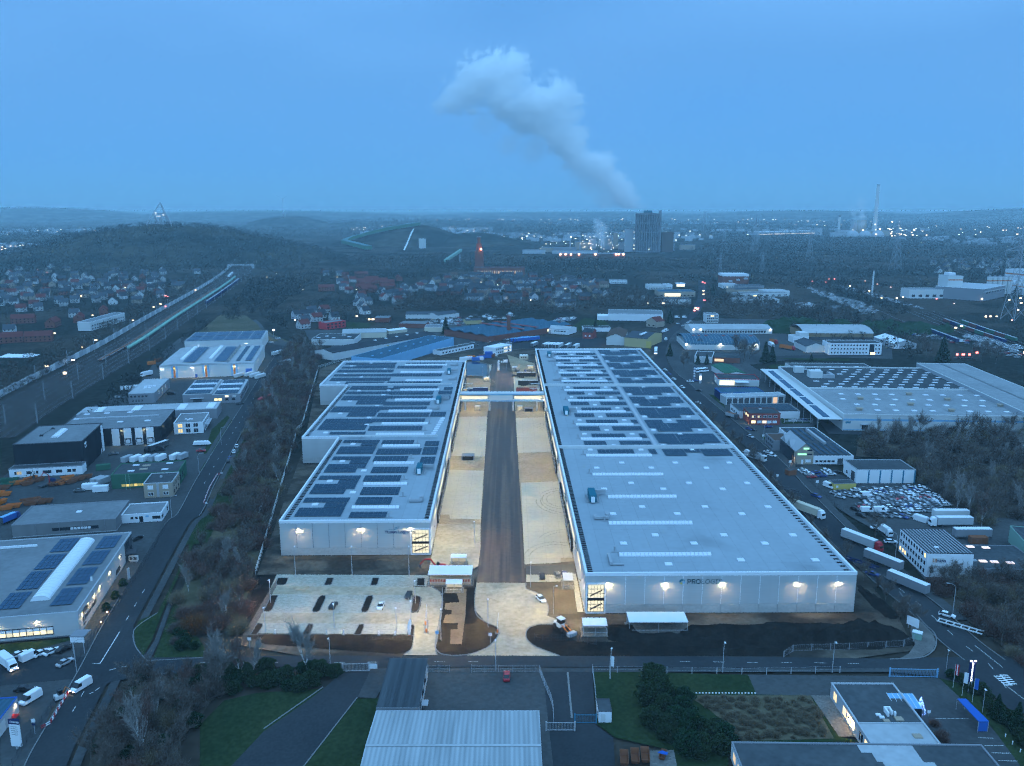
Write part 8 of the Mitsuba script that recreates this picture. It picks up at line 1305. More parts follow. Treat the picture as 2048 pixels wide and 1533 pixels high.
# ---------------------------------------------------------------- railway on the left and sidings on the right
RL = curve([(-286,421.4),(-302.4,506),(-322,628),(-341,741),(-377,915),(-428,1176),(-477,1408),(-546,1692),(-643,2052)],6)
m = M(); strip(m, RL, 44,-.12); struct('railway_bed', m, 'ballast')
for o in (-17,-12,-7,-2,3,9,15,20):
 p, _ = ribbon(RL, -2 * o); k = thing('railway_track', 'one of the parallel tracks of the wide railway on the left', 'track', 'tracks of the left railway'); m = M()
 for s in (-.72,.72): a, _ = ribbon(p, 2 * s); m.tube(np.c_[a, np.full(len(a),.12)],.07,4, cap=False)
 part(k, 'rail', m, 'steel'); m = M(); strip(m, p, 2.5,-.03); part(k, 'sleeper_bed', m, 'soil_tex')
def wagons(path, off, i0, i1, L, mk, gap=1.0):
 p, _ = ribbon(path, -2 * off); d = np.r_[0, np.cumsum(np.hypot(*np.diff(p, axis=0).T))]; s = d[i0]
 while s + L < d[i1]:
  x, y = np.interp(s + L / 2, d, p[:, 0]), np.interp(s + L / 2, d, p[:, 1]); a, b = [np.array([np.interp(t, d, p[:, 0]), np.interp(t, d, p[:, 1])]) for t in (s, s + L)]; mk(x, y, math.atan2(*(b - a)[::-1])); s += L + gap
an = np.linspace(0,2 * PI, 13)
tank = M().tube([[-6.4,0,2.5],[-5.8,0,2.5],[5.8,0,2.5],[6.4,0,2.5]],[.7,1.42,1.42,.7],12); group('g_tank', {'tank': (tank, 'tankgreen', 40), 'underframe': (M().bx(-6.6,6.6,-1.2,1.2,.7,1.0), 'darkgrey'), 'dome': (M().cyl(0,0,3.8,4.2,.5), 'grey')})
wagons(RL, 5,16,37,13.4, lambda x, y, r: put('g_tank', 'tank_wagon', 'pale green tank wagon in the long goods train', 'wagon', x, y, .1, r, grp='tank wagons of the goods train'))
for nm, mt in (('g_coach', 'white'),('g_flat', 'rust'),('g_box_red', 'redroof'),('g_box_green', 'green'),('g_box_navy', 'navy')):
 b = M().bx(-9.6,9.6,-1.4,1.4,1.0,3.9) if nm != 'g_flat' else M().bx(-9,9,-1.4,1.4,.9,1.4); group(nm, {'body': (b, mt), 'underframe': (M().bx(-9,9,-1.1,1.1,.3,.95), 'black'), 'side_band': (M().bx(-9.4,9.4,-1.46,1.46,2.2,3.0), 'carglass') if nm == 'g_coach' else (M().bx(-9.5,9.5,-.9,.9,3.9,4.05) if nm != 'g_flat' else M().bx(-8.8,8.8,-1.5,-1.42,1., 1.7).bx(-8.8,8.8,1.42,1.5,1., 1.7), 'lightgrey')})
wagons(RL, -7,37,39,20, lambda x, y, r: put('g_coach', 'railcar', 'coach of the passenger railcar at the far end of the railway', 'train', x, y, .1, r, grp='coaches of the far railcar')); wagons(RL, -2.2,13,32,20, lambda x, y, r: put('g_flat', 'flat_wagon', 'low rusty flat wagon beside the tank train', 'wagon', x, y, .1, r, grp='flat wagons on the left railway')); wagons(RL, 16,27,36,20, lambda x, y, r: put('g_box_navy', 'goods_wagon', 'grey blue covered wagon right of the tank train', 'wagon', x, y, .1, r, grp='covered wagons right of the tank train'))
k = thing('noise_barrier', 'long pale noise barrier wall along the left side of the railway', 'wall'); p, _ = ribbon(RL, 50); d = np.r_[0, np.cumsum(np.hypot(*np.diff(p, axis=0).T))]; n = int(d[-1] / 9); s = np.linspace(0, d[-1] * .97, n + 1); X, Y = np.interp(s, d, p[:, 0]), np.interp(s, d, p[:, 1])
for i in range(n): m = M(); band(m, [[X[i], Y[i]],[X[i + 1] * .985 + X[i] * .015, Y[i + 1] * .985 + Y[i] * .015]],.3,0,4.4 + .25 * (i % 3)); part(k, 'wall_panel', m, ('lightgrey', 'offwhite', 'steel')[(i * 7) % 3])
for o in (-21,6.5,23):
 p, _ = ribbon(RL, -2 * o); d = np.r_[0, np.cumsum(np.hypot(*np.diff(p, axis=0).T))]
 for s in np.arange(30, d[-1] - 60,62): put('g_mast', 'catenary_mast', 'steel catenary mast beside the railway tracks', 'mast', np.interp(s, d, p[:, 0]), np.interp(s, d, p[:, 1]),0,.3 if o < 22 else 3.4,1.25, grp='catenary masts of the railway')
k = thing('road_bridge', 'pale flat road bridge across the far end of the railway', 'bridge'); a, b = (-569,1678),(-527,1678); part(k, 'deck', M().bx(a[0] - 4, b[0] + 6, a[1], a[1] + 9,5.4,7.0), 'lightgrey'); part(k, 'pier', M().bx(a[0] - 4, a[0] - 1, a[1], a[1] + 9,0,5.4), 'lightgrey'); part(k, 'pier', M().bx(b[0] + 3, b[0] + 6, a[1], a[1] + 9,0,5.4), 'lightgrey')
RS = np.array([(494,970),(479,878),(468,803),(459,726)])
for o in (0,7,14,21,30,60): p, _ = ribbon(RS, -2 * o); m = M(); strip(m, p, 3,-.03); k = thing('railway_track', 'siding track of the goods yard at the right edge', 'track', 'siding tracks on the right'); part(k, 'sleeper_bed', m, 'ballast'); q, _ = ribbon(p, 1.4); part(k, 'rail', M().tube(np.c_[q, np.full(len(q),.12)],.09,4, cap=False), 'steel')
ci = [0]
def sid(x, y, r): ci[0] += 1; g = ('g_box_red', 'g_box_green', 'g_box_red', 'g_box_navy', 'g_box_green')[ci[0] % 5]; put(g, 'goods_wagon', '%s goods wagon in the sidings at the right edge' % {'g_box_red': 'red', 'g_box_green': 'green', 'g_box_navy': 'dark blue'}[g], 'wagon', x, y, 0, r, grp='%s wagons in the right sidings' % g[6:])
RS2 = curve(RS, 8); wagons(RS2,3,9,24,20, sid); wagons(RS2,17,8,24,20, sid); wagons(RS2,58,17,24,20, lambda x, y, r: put('g_box_navy', 'goods_wagon', 'dark blue wagon in the farther siding by the silo works', 'wagon', x, y, 0, r, grp='blue wagons by the silo works'))
# ---------------------------------------------------------------- houses
def house(gid, wall, roof, L, D, h, hr, chim=True):
 w = B(None or 'x', None, None, (-L / 2,-D / 2),(L / 2,-D / 2), D); k = (hr - h) / (D / 2); m = M()
 wm = M().raw([[0,0,0],[L, 0,0],[L, D, 0],[0, D, 0],[0,0, h],[L, 0, h],[L, D, h],[0, D, h],[0, D / 2, hr],[L, D / 2, hr]],[[0,1,5],[0,5,4],[2,3,7],[2,7,6],[1,2,6],[1,6,9],[1,9,5],[3,0,4],[3,4,8],[3,8,7]])
 for y0, y1 in ((-.4, D / 2),(D + .4, D / 2)): q = np.array([[-.3, y0, h - .4 * k],[L + .3, y0, h - .4 * k],[L + .3, y1, hr],[-.3, y1, hr]]); m.raw(np.vstack([q, q + [0,0,.2]]), M._B)
 g = M(); nw = max(2, int(L / 3.2))
 for i in range(nw):
  c_ = (i + .5) * L / nw
  for z in ([1.0,3.7] if h > 4.6 else [1.0]): g.bx(c_ - .55, c_ + .55,-.05,-.005, z, z + 1.3).bx(c_ - .55, c_ + .55, D + .005, D + .05, z, z + 1.3)
 for u in (-.05, L + .005): g.bx(u, u + .045, D * .3 - .5, D * .3 + .5,1,2.3).bx(u, u + .045, D * .7 - .5, D * .7 + .5,1,2.3).bx(u, u + .045, D * .5 - .5, D * .5 + .5, h, h + 1.2)
 p = {'wall': (w.w(wm), wall), 'roof': (w.w(m), roof), 'window': (w.w(g), 'glass')}
 if chim: p['chimney'] = (w.w(M().bx(L * .3, L * .3 + .7, D / 2 - .9, D / 2 - .2, hr - 1, hr + 1.0)), 'brick')
 group(gid, p)
HT = [('houseplaster', 'slate', 10,9,5.4,9.6, 'white gabled house with dark roof'),('houseplaster', 'redroof', 11,9,5.2,9.2, 'white gabled house with red roof'),('tan', 'slate', 12,9,5.4,9.4, 'cream house with dark roof'),('brick', 'redroof', 22,9,5.6,9.4, 'brick terrace with red roof'),('lightgrey', 'darkroof', 24,9,5.6,9.4, 'pale terrace with black roof'),('offwhite', 'darkroof', 9,10,4.4,9.4, 'small steep white house'),('brick', 'darkroof', 14,10,5.4,9.6, 'brick house with black roof'),('tan', 'brownroof', 13,10,5.2,9.2, 'tan house with brown roof')]
for i, t in enumerate(HT): house('g_house_%d' % i, *t[:6])
rng = np.random.default_rng(17); HP = []
def houses(poly, pitch, ang, mix_, zone, jit=.25, keep=.8):
 P = shapely.Polygon(poly); x0, y0, x1, y1 = P.bounds; cx, cy = (x0 + x1) / 2,(y0 + y1) / 2; R = max(x1 - x0, y1 - y0); c, s = math.cos(ang), math.sin(ang)
 for v in np.arange(-R, R, pitch * 1.5):
  for u in np.arange(-R, R, pitch):
   a, b = u + rng.normal(0, jit * pitch), v + rng.normal(0, jit * pitch); x, y = cx + a * c - b * s, cy + a * s + b * c
   if P.contains(shapely.Point(x, y)) and rng.uniform() < keep and all((x - p) ** 2 + (y - q) ** 2 > (pitch * .62) ** 2 for p, q in HP):
    i = mix_[rng.integers(len(mix_))]; HP.append((x, y)); put('g_house_%d' % i, 'house', '%s %s' % (HT[i][6], zone), 'house', x, y, 0, ang + rng.choice([0,0,1.571,.1]) + rng.normal(0,.06),1.02,1.0, grp='%s %s' % (HT[i][6], zone)); labels[list(labels)[-1] + '__window'] = {'kind': 'stuff'}
houses([(-943,1534),(-834,1477),(-735,1411),(-697,1534),(-594,1424),(-493,1264),(-454,1059),(-446,955),(-517,991),(-562,979),(-579,932)],24,.35,[0,0,0,1,2,5,5,6], 'in the left estate')
houses([(-553,889),(-519,889),(-498,932),(-473,967),(-457,979),(-424,910),(-465,889),(-447,814),(-426,736),(-440,702)],30,.35,[3,3,3,6,0], 'nearest the railway')
houses([(-350,1530),(-198,1458),(-168,1261),(-195,1181),(-267,1188)],30,.25,[3,3,3,1,0], 'in the red roofed rows'); houses([(-247,869),(-237,940),(-213,1001),(-211,1137),(-168,1261),(-114,1393),(-81,1296),(-133,1166),(-146,1012),(-157,930),(-181,894),(-194,837),(-218,822)],25,.62,[0,0,5,2,4,1], 'in the middle village')
houses([(-128,1478),(22,1478),(150,1359),(138,1217),(89,1006),(54,1020),(-50,1063),(-101,1161)],24,0.03,[4,4,4,2,6,6,0,7,1], 'in the dense central village', .15,.9); houses([(889,1820),(1208,1953),(899,1448),(869,1510),(785,1532)],34,.2,[0,5,2,0], 'behind the silo works'); houses([(106,1144),(151,1279),(149,1198),(121,1078)],22,.8,[0,5,0], 'at the end of the slanting street')
houses([(-1000,1628),(-969,1723),(-766,1628),(-600,1585),(-539,1504),(-704,1430),(-840,1364)],46,.2,[0,2,5], 'at the foot of the wooded hill', .3,.5)
for q, s in (((-447,859),1.), ): W = B('house', 'white flat roofed apartment block at the railway', 'apartment block', (-428,812),(-417,814),80); W.o = np.array((-430,814)); W.U = np.array([1., 0.]); W.L = 13; W.V = np.array([.0,1.]); W.D = 74; W.shell(9, 'offwhite', 'roofgrey', .3,.4, 'white'); W.row('R', 14,1,73,1,2.4, 'glass', .5); W.row('R', 14,1,73,4,5.4, 'glass', .5)
q = (-408,674); heaps('tarpaulin_pile', [(q[0] - 12, q[1] - 6),(q[0] + 14, q[1] - 4),(q[0] + 12, q[1] + 8),(q[0] - 14, q[1] + 7)],2.2,2, 'white', 'white covered pile on the field left of the railway', 2.)
# lit windows and lamps of the villages: small, each holder named
for n_, pts, s, col, st, lb in (('house_lights', [(-657,1096),(-817,1398),(-728,1264),(-585,1112),(-580,1115),(-576,1081),(-647,1280),(-575,1234),(-456,1196),(-434,1021),(-429,989),(-400,869),(-435,754),(-433,777),(-463,910),(-366,696),(-374,736),(-343,637),(-350,612),(-322,585),(-435,910),(-696,1317)],1.7,(1., .62,.28),5., 'scattered warm windows and lamps of the left estate'),('house_lights', [(-304,1207),(-286,1244),(-299,1425),(-425,1505),(-418,1418),(-234,975),(-230,873),(-226,877),(-235,1212),(-226,1204),(-172,980),(-152,877),(-170,903),(-85,1236),(-86,1337),(-148,877)],1.7,(1., .68,.34),5., 'scattered warm windows and lamps of the middle village'),('house_lights', [(-85,1248),(-36,1237),(12,1384),(65,1423),(23,1372),(46,1301),(3,1227),(50,1110),(24,1063),(-5,1086),(93,1279),(60,1063),(169,1027),(188,1027),(-36,1450),(-22,1279),(-50,1324),(78,1217),(124,1335)],2.0,(1., .78,.5),5., 'scattered warm windows and lamps of the central village'),('tail_lights', [(-468,1119),(-460,1107),(-417,995),(-908,1596),(-848,1519),(211,954),(220,976),(247,1063),(304,1326),(304,1310),(500,1326),(528,1386),(537,1386),(485,1342),(559,1136),(554,1080),(361,662),(366,662),(371,662),(382,671)],1.6,(1., .12,.06),6., 'red tail lights of traffic on the far roads'),('street_lamps_lit', [(218,980),(218,971),(274,1187),(263,1137),(512,1258),(511,1187),(486,1089),(506,1089),(519,1100),(713,1274),(561,1187),(395,803),(440,815),(451,825),(612,1078),(652,1155),(628,1124),(659,1130),(641,1067),(634,1030),(588,959),(669,1089),(599,1130),(620,1136),(421,671),(518,901),(523,901),(530,901)],1.7,(1., .72,.36),7., 'warm lamps of the works and sidings on the right'),('lamp_signals', [(548,1025),(528,870),(572,1347),(567,1289),(565,1239)],1.3,(1., .35,.2),5., 'single orange signal lamps beside the right sidings')):
 lights(n_, [(*p, 3.2) for p in pts], s, col, st, lb)
R = rngL
def spread(boxes, n):   # random lamps over ground boxes (x0, x1, y0, y1)
 return [(R.uniform(b[0], b[1]), R.uniform(b[2], b[3]), R.uniform(3,12)) for b in boxes for _ in range(n)]
gp0 = lambda q: q
lights('plant_lights', [(R.normal(255,75), R.normal(2330,90), abs(R.normal(10,16)) + 3) for _ in range(70)],2.0,(1., .80,.52),6, 'clustered bright lamps of the coking plant'); lights('plant_lights', [(R.normal(1640,75), R.normal(3700,40), abs(R.normal(14,20)) + 4) for _ in range(40)],4., (1., .78,.5),6, 'clustered lamps of the power station')
lights('town_lights', spread([(-1750,-1150,2150,2600),(-420,-120,3600,4600),(-900,-300,4200,5200),(-2400,-1500,3600,4600)],30),3.2,(1., .72,.45),5., 'lamps of the distant town on the left'); lights('town_lights', spread([(-60,500,3000,3800),(-200,900,5200,6800),(400,1000,3200,4200)],26),4., (1., .84,.62),5., 'lamps of the distant works in the centre'); lights('town_lights', spread([(2000,3400,6800,7400),(1500,2600,3300,3800),(800,2400,5200,6400),(2300,3600,4000,5200)],20),4.4,(1., .70,.42),5., 'lamps strung along the right horizon')
lights('town_lights', spread([(-700,2600,7600,8200)],46),6., (1., .74,.48),6., 'fine row of lamps on the horizon')
# pale roofs of towns too far to pick apart
for nm, boxes, lb in (('far_town', [(-1750,-1100,2150,2700),(-700,-100,3700,4800),(-2600,-1500,3600,4600)], 'pale roofs of the distant town on the left'),('far_town', [(-100,800,3000,3900),(700,2200,4200,5600),(1500,2600,2600,3300),(300,1500,5600,7000)], 'pale roofs of distant works in the centre and right')):
 m = M()
 for b in boxes:
  for _ in range(90): x, y = R.uniform(b[0], b[1]), R.uniform(b[2], b[3]); m.box((x, y, 4),(R.uniform(10,46), R.uniform(10,30), R.uniform(6,14)), R.uniform(0,3))
 one(nm, m, 'lightgrey', lb, 'town', kind='stuff')
# ---------------------------------------------------------------- trees and scrub
rng = np.random.default_rng(101)
def plant_in(poly, n, gids, name, label, cat, grp, dmin=3., smin=.75, smax=1.2):
 P = shapely.Polygon(poly); x0, y0, x1, y1 = P.bounds; got = []
 for _ in range(n * 30):
  p = rng.uniform([x0, y0],[x1, y1])
  if P.contains(shapely.Point(p)) and all((p[0] - a) ** 2 + (p[1] - b) ** 2 > dmin ** 2 for a, b in got):
   got.append(p); g = gids[rng.integers(len(gids))]; s = rng.uniform(smin, smax); put(g, name, label, cat, p[0], p[1],-.15, rng.uniform(0,6.28), s, grp=grp)
   if len(got) == n: break
def stuff_in(polys, n, gids, name, label, smin, smax):
 labels[name] = {'label': label, 'category': 'scrub', 'kind': 'stuff'}; k = 0
 for poly in polys:
  P = shapely.Polygon(poly); x0, y0, x1, y1 = P.bounds; c = 0; N = max(3, int(n * P.area))
  while c < N:
   p = rng.uniform([x0, y0],[x1, y1])
   if P.contains(shapely.Point(p)): c += 1; k += 1; scene['%s__%03d' % (name, k)] = dict(type='instance', sg={'type': 'ref', 'id': gids[rng.integers(len(gids))]}, to_world=T().translate([p[0], p[1],-.15]).rotate([0,0,1], rng.uniform(0,360)).scale(rng.uniform(smin, smax)))
BELT = [(-124.7,355.8),(-140.3,421.4),(-162.2,514.3),(-177,614),(-194,730),(-165,704),(-150,624),(-119,452.2),(-119.1,439.4),(-100.7,339.1),(-86.6,257.2),(-79.9,223.4),(-86.7,217.6),(-97.2,226.4),(-103.5,232.7),(-111.7,277.9),(-118.4,318)]
struct('belt_floor', M().sheet(BELT, -.14), 'drygrass')
plant_in(BELT, 150,['g_tree_0', 'g_tree_1', 'g_tree_2', 'g_tree_3', 'g_redtree_0', 'g_redtree_1'], 'bare_tree', 'bare brown tree in the long belt between left road and halls', 'tree', 'bare trees of the long belt', 3.4,.6,.95); plant_in(BELT, 46,['g_birch_0', 'g_birch_1', 'g_birch_2'], 'birch', 'pale stemmed birch in the long belt between left road and halls', 'tree', 'birches of the long belt', 4., .65,.95)
stuff_in([BELT],.034,['g_scrub_0', 'g_scrub_1', 'g_scrub_0', 'g_scrub_3'], 'belt_scrub', 'reddish brown winter scrub under the long belt of trees', .8,1.5)
for q, g, s, lb in (((-75.7,190.7), 'g_birch_0', 1.25, 'large pale birch at the front road bend, nearest the roundabout grass'),((-74,191.1), 'g_birch_1', .95, 'thin birch close right of the large pale birch'),((-70.3,194.3), 'g_birch_2', 1.0, 'slim birch before the front road in the middle of the row'),((-67.7,196.5), 'g_birch_1', .8, 'small thin birch right of the slim birch'),((-53.7,197.6), 'g_birch_0', 1.35, 'tall fan shaped bare birch before the front road below the car park'),((-78.5,176.5), 'g_tree_2', 1.0, 'bare ochre tree among the dark bushes at the lower left'),((-82.3,162.1), 'g_birch_1', 1.2, 'pale forked birch at the bottom edge, left of two'),((-83.2,165.4), 'g_birch_2', 1.05, 'pale birch behind the forked one at the bottom edge'),((-84.8,175.9), 'g_birch_0', .9, 'pale birch rising from the brush at the lower left corner'),((-96.8,260.6), 'g_birch_1', 1.0, 'white stemmed birch at the lower end of the long belt'),((-99.3,261.2), 'g_birch_2', .6, 'short pale birch beside the white stemmed one'),((114.5,225.4), 'g_tree_1', .7, 'small bare tree at the gravel corner of the right road'),((115.9,224), 'g_tree_0', .7, 'second small bare tree at the gravel corner'),((138.4,255.4), 'g_tree_0', .45, 'small bare tree at the white haulage office, left'),((142.2,254.6), 'g_tree_1', .45, 'small bare tree at the white haulage office, middle'),((147.8,254.3), 'g_tree_2', .55, 'small bare tree at the white haulage office, right'),((134.7,288.3), 'g_tree_3', .8, 'bare tree between the parked lorries on the right road'),((179.2,316.1), 'g_birch_0', 1.35, 'tall pale birch at the corner of the packed car lot'),((180.8,310.8), 'g_birch_1', 1.0, 'pale birch right of the tall one by the car lot'),((180.9,300.8), 'g_birch_2', 1.1, 'pale birch at the haulage yard edge'),((201.5,310.8), 'g_birch_0', 1.05, 'pale birch at the right edge by the green hall')): put(g, 'birch' if 'birch' in lb else 'bare_tree', lb, 'tree', q[0], q[1],-.1, rng.uniform(0,6), s)
CL = [(-93,160.4),(-96.4,171.7),(-97.9,180.9),(-95.6,193.2),(-89.7,196.9),(-82.4,196.2),(-73.5,190.4),(-74.9,184.2),(-74.9,175.9),(-77,171.7),(-73.7,163.2),(-71.9,156.9),(-91.3,156.9)]
struct('brush_floor', M().sheet(CL, -.1), 'brown_soil'); plant_in(CL, 30,['g_tree_0', 'g_tree_1', 'g_redtree_0', 'g_tree_3'], 'bare_tree', 'dark bare tree in the thicket at the lower left corner', 'tree', 'bare trees of the lower left thicket', 2.6,.55,.9); stuff_in([CL],.07,['g_scrub_1', 'g_bush_1', 'g_scrub_0', 'g_scrub_3'], 'thicket_scrub', 'dark brush and ivy filling the lower left thicket', .7,1.3)
plant_in([*[(-84.5,194),(-80.8,200.7),(-67.7,200.7)], *[(-67.4,198.7),(-59.7,200.3),(-49.8,197.9),(-45,197.1),(-48.5,192),(-60.4,188.1),(-70.3,188.1)],(-77.3,187.6)],30,['g_bush_0', 'g_bush_1', 'g_bush_2'], 'evergreen_bush', 'dark evergreen bush in the hedge along the front road at the left', 'bush', 'evergreen bushes of the left front hedge', 1.6,.8,1.3)
put('g_scrub_2', 'orange_willow', 'round orange twigged willow bush before the long belt', 'bush', *(-91.7,219.2),0,0,1.55)
plant_in([(-101.2,222.9),(-92.4,222.9),(-86.2,212.1),(-87.6,208.8),(-94.9,209.6)],12,['g_scrub_1', 'g_bush_1'], 'brush_heap', 'low dark bramble mound on the grass beside the orange willow', 'bush', 'bramble mounds beside the orange willow', 1.6,.6,.9)
plant_in([(-91.4,230.6),(-81.7,234.6),(-77.2,217.4),(-90.1,222.9)],16,['g_scrub_3', 'g_scrub_0'], 'scrub_bush', 'grey brown bush at the lower end of the long belt', 'bush', 'grey brown bushes at the end of the belt', 1.6,.7,1.2)
plant_in([(36.8,184),(42.7,186.3),(46.1,177.3),(50.4,171.7),(48.5,165.1),(44,162.5),(39,163.8),(35.3,170.3)],17,['g_bush_0', 'g_bush_1', 'g_bush_2'], 'evergreen_bush', 'big dark green bush in the clump left of the dry reeds', 'bush', 'dark green bushes left of the dry reeds', 2.5,1.05,1.6); plant_in([(36.1,196.2),(39.1,196.7),(36.2,180.2),(33.4,174.4),(32.2,177.3)],5,['g_bush_0', 'g_bush_2'], 'evergreen_bush', 'tall dark bush at the lawn edge below the front road', 'bush', 'tall bushes at the lawn edge', 2., 1.4,1.9)
stuff_in([[(45,186.3),(74.2,186.3),(74.2,182.5),(74.2,170.6),(50.5,169.5),(51.5,174.4),(48.8,181)]],.55,['g_scrub_3'], 'dry_reeds', 'tangle of dry reeds and brambles filling the plot before the flat office', .22,.42)
plant_in([(112,198),(116.7,195.8),(119.4,186.3),(119.2,171.7),(116.7,167.6),(117.2,183.2),(115.6,193.7)],15,['g_bush_0', 'g_bush_2', 'g_bush_1'], 'hedge_bush', 'clipped dark bush in the hedge along the lower right road', 'bush', 'hedge bushes of the lower right road', 2., .6,1.); plant_in([(116,178.7),(120.8,174.4),(117.5,169),(114.9,173)],3,['g_fir_0', 'g_fir_1'], 'fir', 'dark fir on the lower right lawn', 'tree', 'firs on the lower right lawn', 4,.5,.7)
stuff_in([[(99.1,178.4),(100.4,177.3),(100.1,168.3),(98.2,168)]],.3,['g_scrub_0'], 'red_hedge', 'strip of reddish shrubs along the flat office', .35,.55)
RW = [(169.5,392.1),(182.3,420.4),(201.3,435.4),(283.9,436.7),(296.6,429.7),(218,309.1),(199.3,309.1),(182.1,300.8),(180.4,316.1),(182.6,332.8),(183.9,349.2),(180.9,352.4),(190.7,374.3),(190.7,388.1)]
RB = [(138.7,256.1),(153.1,252.5),(171.4,253.7),(175.9,244.5),(144.9,196.9),(136.3,200),(137.1,212.2),(134.9,229.8),(134.5,244.5)]
struct('wood_floor', M().sheet(RW, -.13), 'brown_soil'); struct('wood_floor', M().sheet(RB, -.13), 'brown_soil')
plant_in(RW, 92,['g_tree_0', 'g_tree_1', 'g_tree_2', 'g_tree_3', 'g_birch_1', 'g_birch_0'], 'bare_tree', 'bare tree in the wood behind the packed car lot', 'tree', 'bare trees of the wood behind the car lot', 4.2,.8,1.15); stuff_in([RW],.022,['g_scrub_1', 'g_scrub_3', 'g_scrub_1'], 'wood_scrub', 'brown scrub on the floor of the wood behind the car lot', .9,1.6)
plant_in(RB, 34,['g_tree_0', 'g_tree_1', 'g_redtree_0', 'g_tree_3'], 'bare_tree', 'dark bare tree in the brush at the lower right edge', 'tree', 'bare trees at the lower right edge', 4., .55,.85); stuff_in([RB],.05,['g_scrub_1', 'g_scrub_3', 'g_scrub_0'], 'bank_scrub', 'dark scrub along the lower right road', .8,1.5)
for i, q in enumerate(RR[60:100:2]): put('g_tree_%d' % (i % 4), 'street_tree', 'bare street tree between right hall and right road', 'tree', q[0] - 8.6 - .4 * (i % 3), q[1],0, i, .55 + .05 * (i % 3), grp='bare street trees beside the right hall')
for q, s, lb in (((200,644),1.5, 'broad dark fir behind the old white warehouse'),((206,646),1.2, 'fir close right of the broad dark fir'),((232,632),.8, 'dark dome shaped yew at the lawn behind the old white warehouse'),((145,636),.75, 'clipped fir cone, left of two by the bend'),((152,636),.75, 'clipped fir cone, right of two by the bend'),((130,673),.95, 'dark fir at the right road bend'),((341,646),1.9, 'broad dark spruce before the car trade yards'),((676,1112),1.6, 'dark spruce before the white factory'),((-173,1012),.0, ''),((167,871),1.3, 'dark evergreen at the end of the long white hall'),((83,818),1.0, 'slim dark poplar shaped fir at the white low shed'),((-64,793),1.5, 'dark spruce beside the cream flat building'),((-222,1228),.0, ''),((281,1161),1.3, 'dark fir by the far road')):
 if s: put('g_fir_%d' % (len(lb) % 2), 'fir', lb, 'tree', q[0], q[1],0,0, s)
for q, s in (((162,710),.9),((191,686),1.4),((192,673),1.3),((192,660),1.2),((189,691),1.1),((184,648),1.3),((138,640),1.0),((131,620),1.0),((340,667),1.3),((350,699),1.2),((374,663),1.2),((372,646),1.3),((389,663),1.2),((379,638),1.2)): put('g_tree_%d' % rng.integers(4), 'bare_tree', 'bare tree standing among the buildings right of the right road', 'tree', q[0], q[1],0, rng.uniform(0,6), s, grp='bare trees among the buildings on the right')
wood('hill_wood', [[(-966,1573),(-1876,3171),(-2023,3895),(-2098,5169),(-1259,3895),(-449,1953),(-377,1637),(-502,1537),(-673,1448),(-866,1408)],[(-1290,2050),(-1150,1750),(-840,1650),(-560,1750),(-420,2000),(-500,2350),(-840,2450),(-1200,2300)]],34,14, 'farwood_a', 'bare wood covering the round hill on the left', 1,9)
wood('far_wood', [[(-460,1408),(-354,1537),(-108,1448),(30,1408),(335,1408),(337,1315),(189,1388),(125,1333),(-270,1388),(-325,1162),(-347,1098)],[(-449,1953),(-94,2117),(87,1916),(446,1881),(393,1573),(15,1537),(-77,1537),(-323,1664)]],60,12, 'farwood_b', 'dark tree bands before the winding tower', 2,9)
wood('far_wood', [[(514,2419),(927,3273),(1762,3381),(2219,3171),(1154,1637),(826,1408),(614,1351),(465,1234),(387,1351),(330,1388)]],30,14, 'farwood_a', 'wide dark wood before the power station', 3,8)
wood('far_wood', [[(387,1351),(444,1197),(423,898),(464,950),(518,1273),(733,1315),(921,1573),(1063,1573),(789,1162),(572,1162),(562,1234),(544,1298)],[(292,898),(388,1040),(386,941),(392,840),(373,730),(314,634),(324,691),(291,704),(279,730),(267,759)]],80,10, 'farwood_b', 'strips of bare trees between the car strips on the right', 4,22)
wood('railway_wood', [[(-318,500.6),(-324,543.8),(-343,624),(-368,730),(-388,823),(-413,941),(-454,1098),(-486,1315),(-501,1428),(-541,1491),(-549,1315),(-493,1098),(-433,898),(-385,730),(-398,704),(-387,634),(-387,614)]],95,8, 'farwood_c', 'thick bare bushes between the left estate and the railway', 5,30)
wood('railway_wood', [[(-367,1098),(-443,1408),(-325,1408),(-297,1162),(-278,988),(-194,730),(-232,823),(-275,898),(-296,932),(-300,859),(-333,941)],[(-286,704),(-302,823),(-323,851),(-312,796),(-263.7,551.7),(-235.8,421.4),(-217,355.8),(-218.5,335.9),(-211.1,323.8),(-201.4,335.9),(-257,577)]],75,9, 'farwood_a', 'bare trees along the right side of the railway', 6,30)
wood('village_trees', [[(-925,1505),(-733,1398),(-638,1505),(-478,1224),(-453,1004),(-434,899),(-517,991),(-498,932),(-562,979),(-517,889),(-553,889)],[(-262,921),(-247,1166),(-171,1278),(-78,1244),(-64,1024),(-139,1035),(-160,921),(-189,837),(-234,940),(-246,894)],[(-125,1450),(148,1347),(126,1144),(83,1006),(-49,1034),(-95,1094)],[(860,1760),(1208,1953),(899,1448),(785,1532)]],44,9, 'farwood_b', 'garden trees and hedges between the village houses', 7,16)
wood('village_wood', [[(-153,1123),(-68,1084),(-60,960),(-123,970),(-136,960)],[(-93,1063),(-48,1027),(12,1006),(80,993),(76,931),(2,949),(-53,967),(-87,993)],[(134,1179),(190,1179),(175,1063),(222,1020),(209,967),(151,993),(84,955),(85,993)],[(261,1125),(296,1102),(349,1037),(391,954),(362,882),(313,897),(281,897),(230,913),(244,980),(244,1037)]],110,11, 'farwood_c', 'bare tree belts between the villages and the trading estate', 8,30)
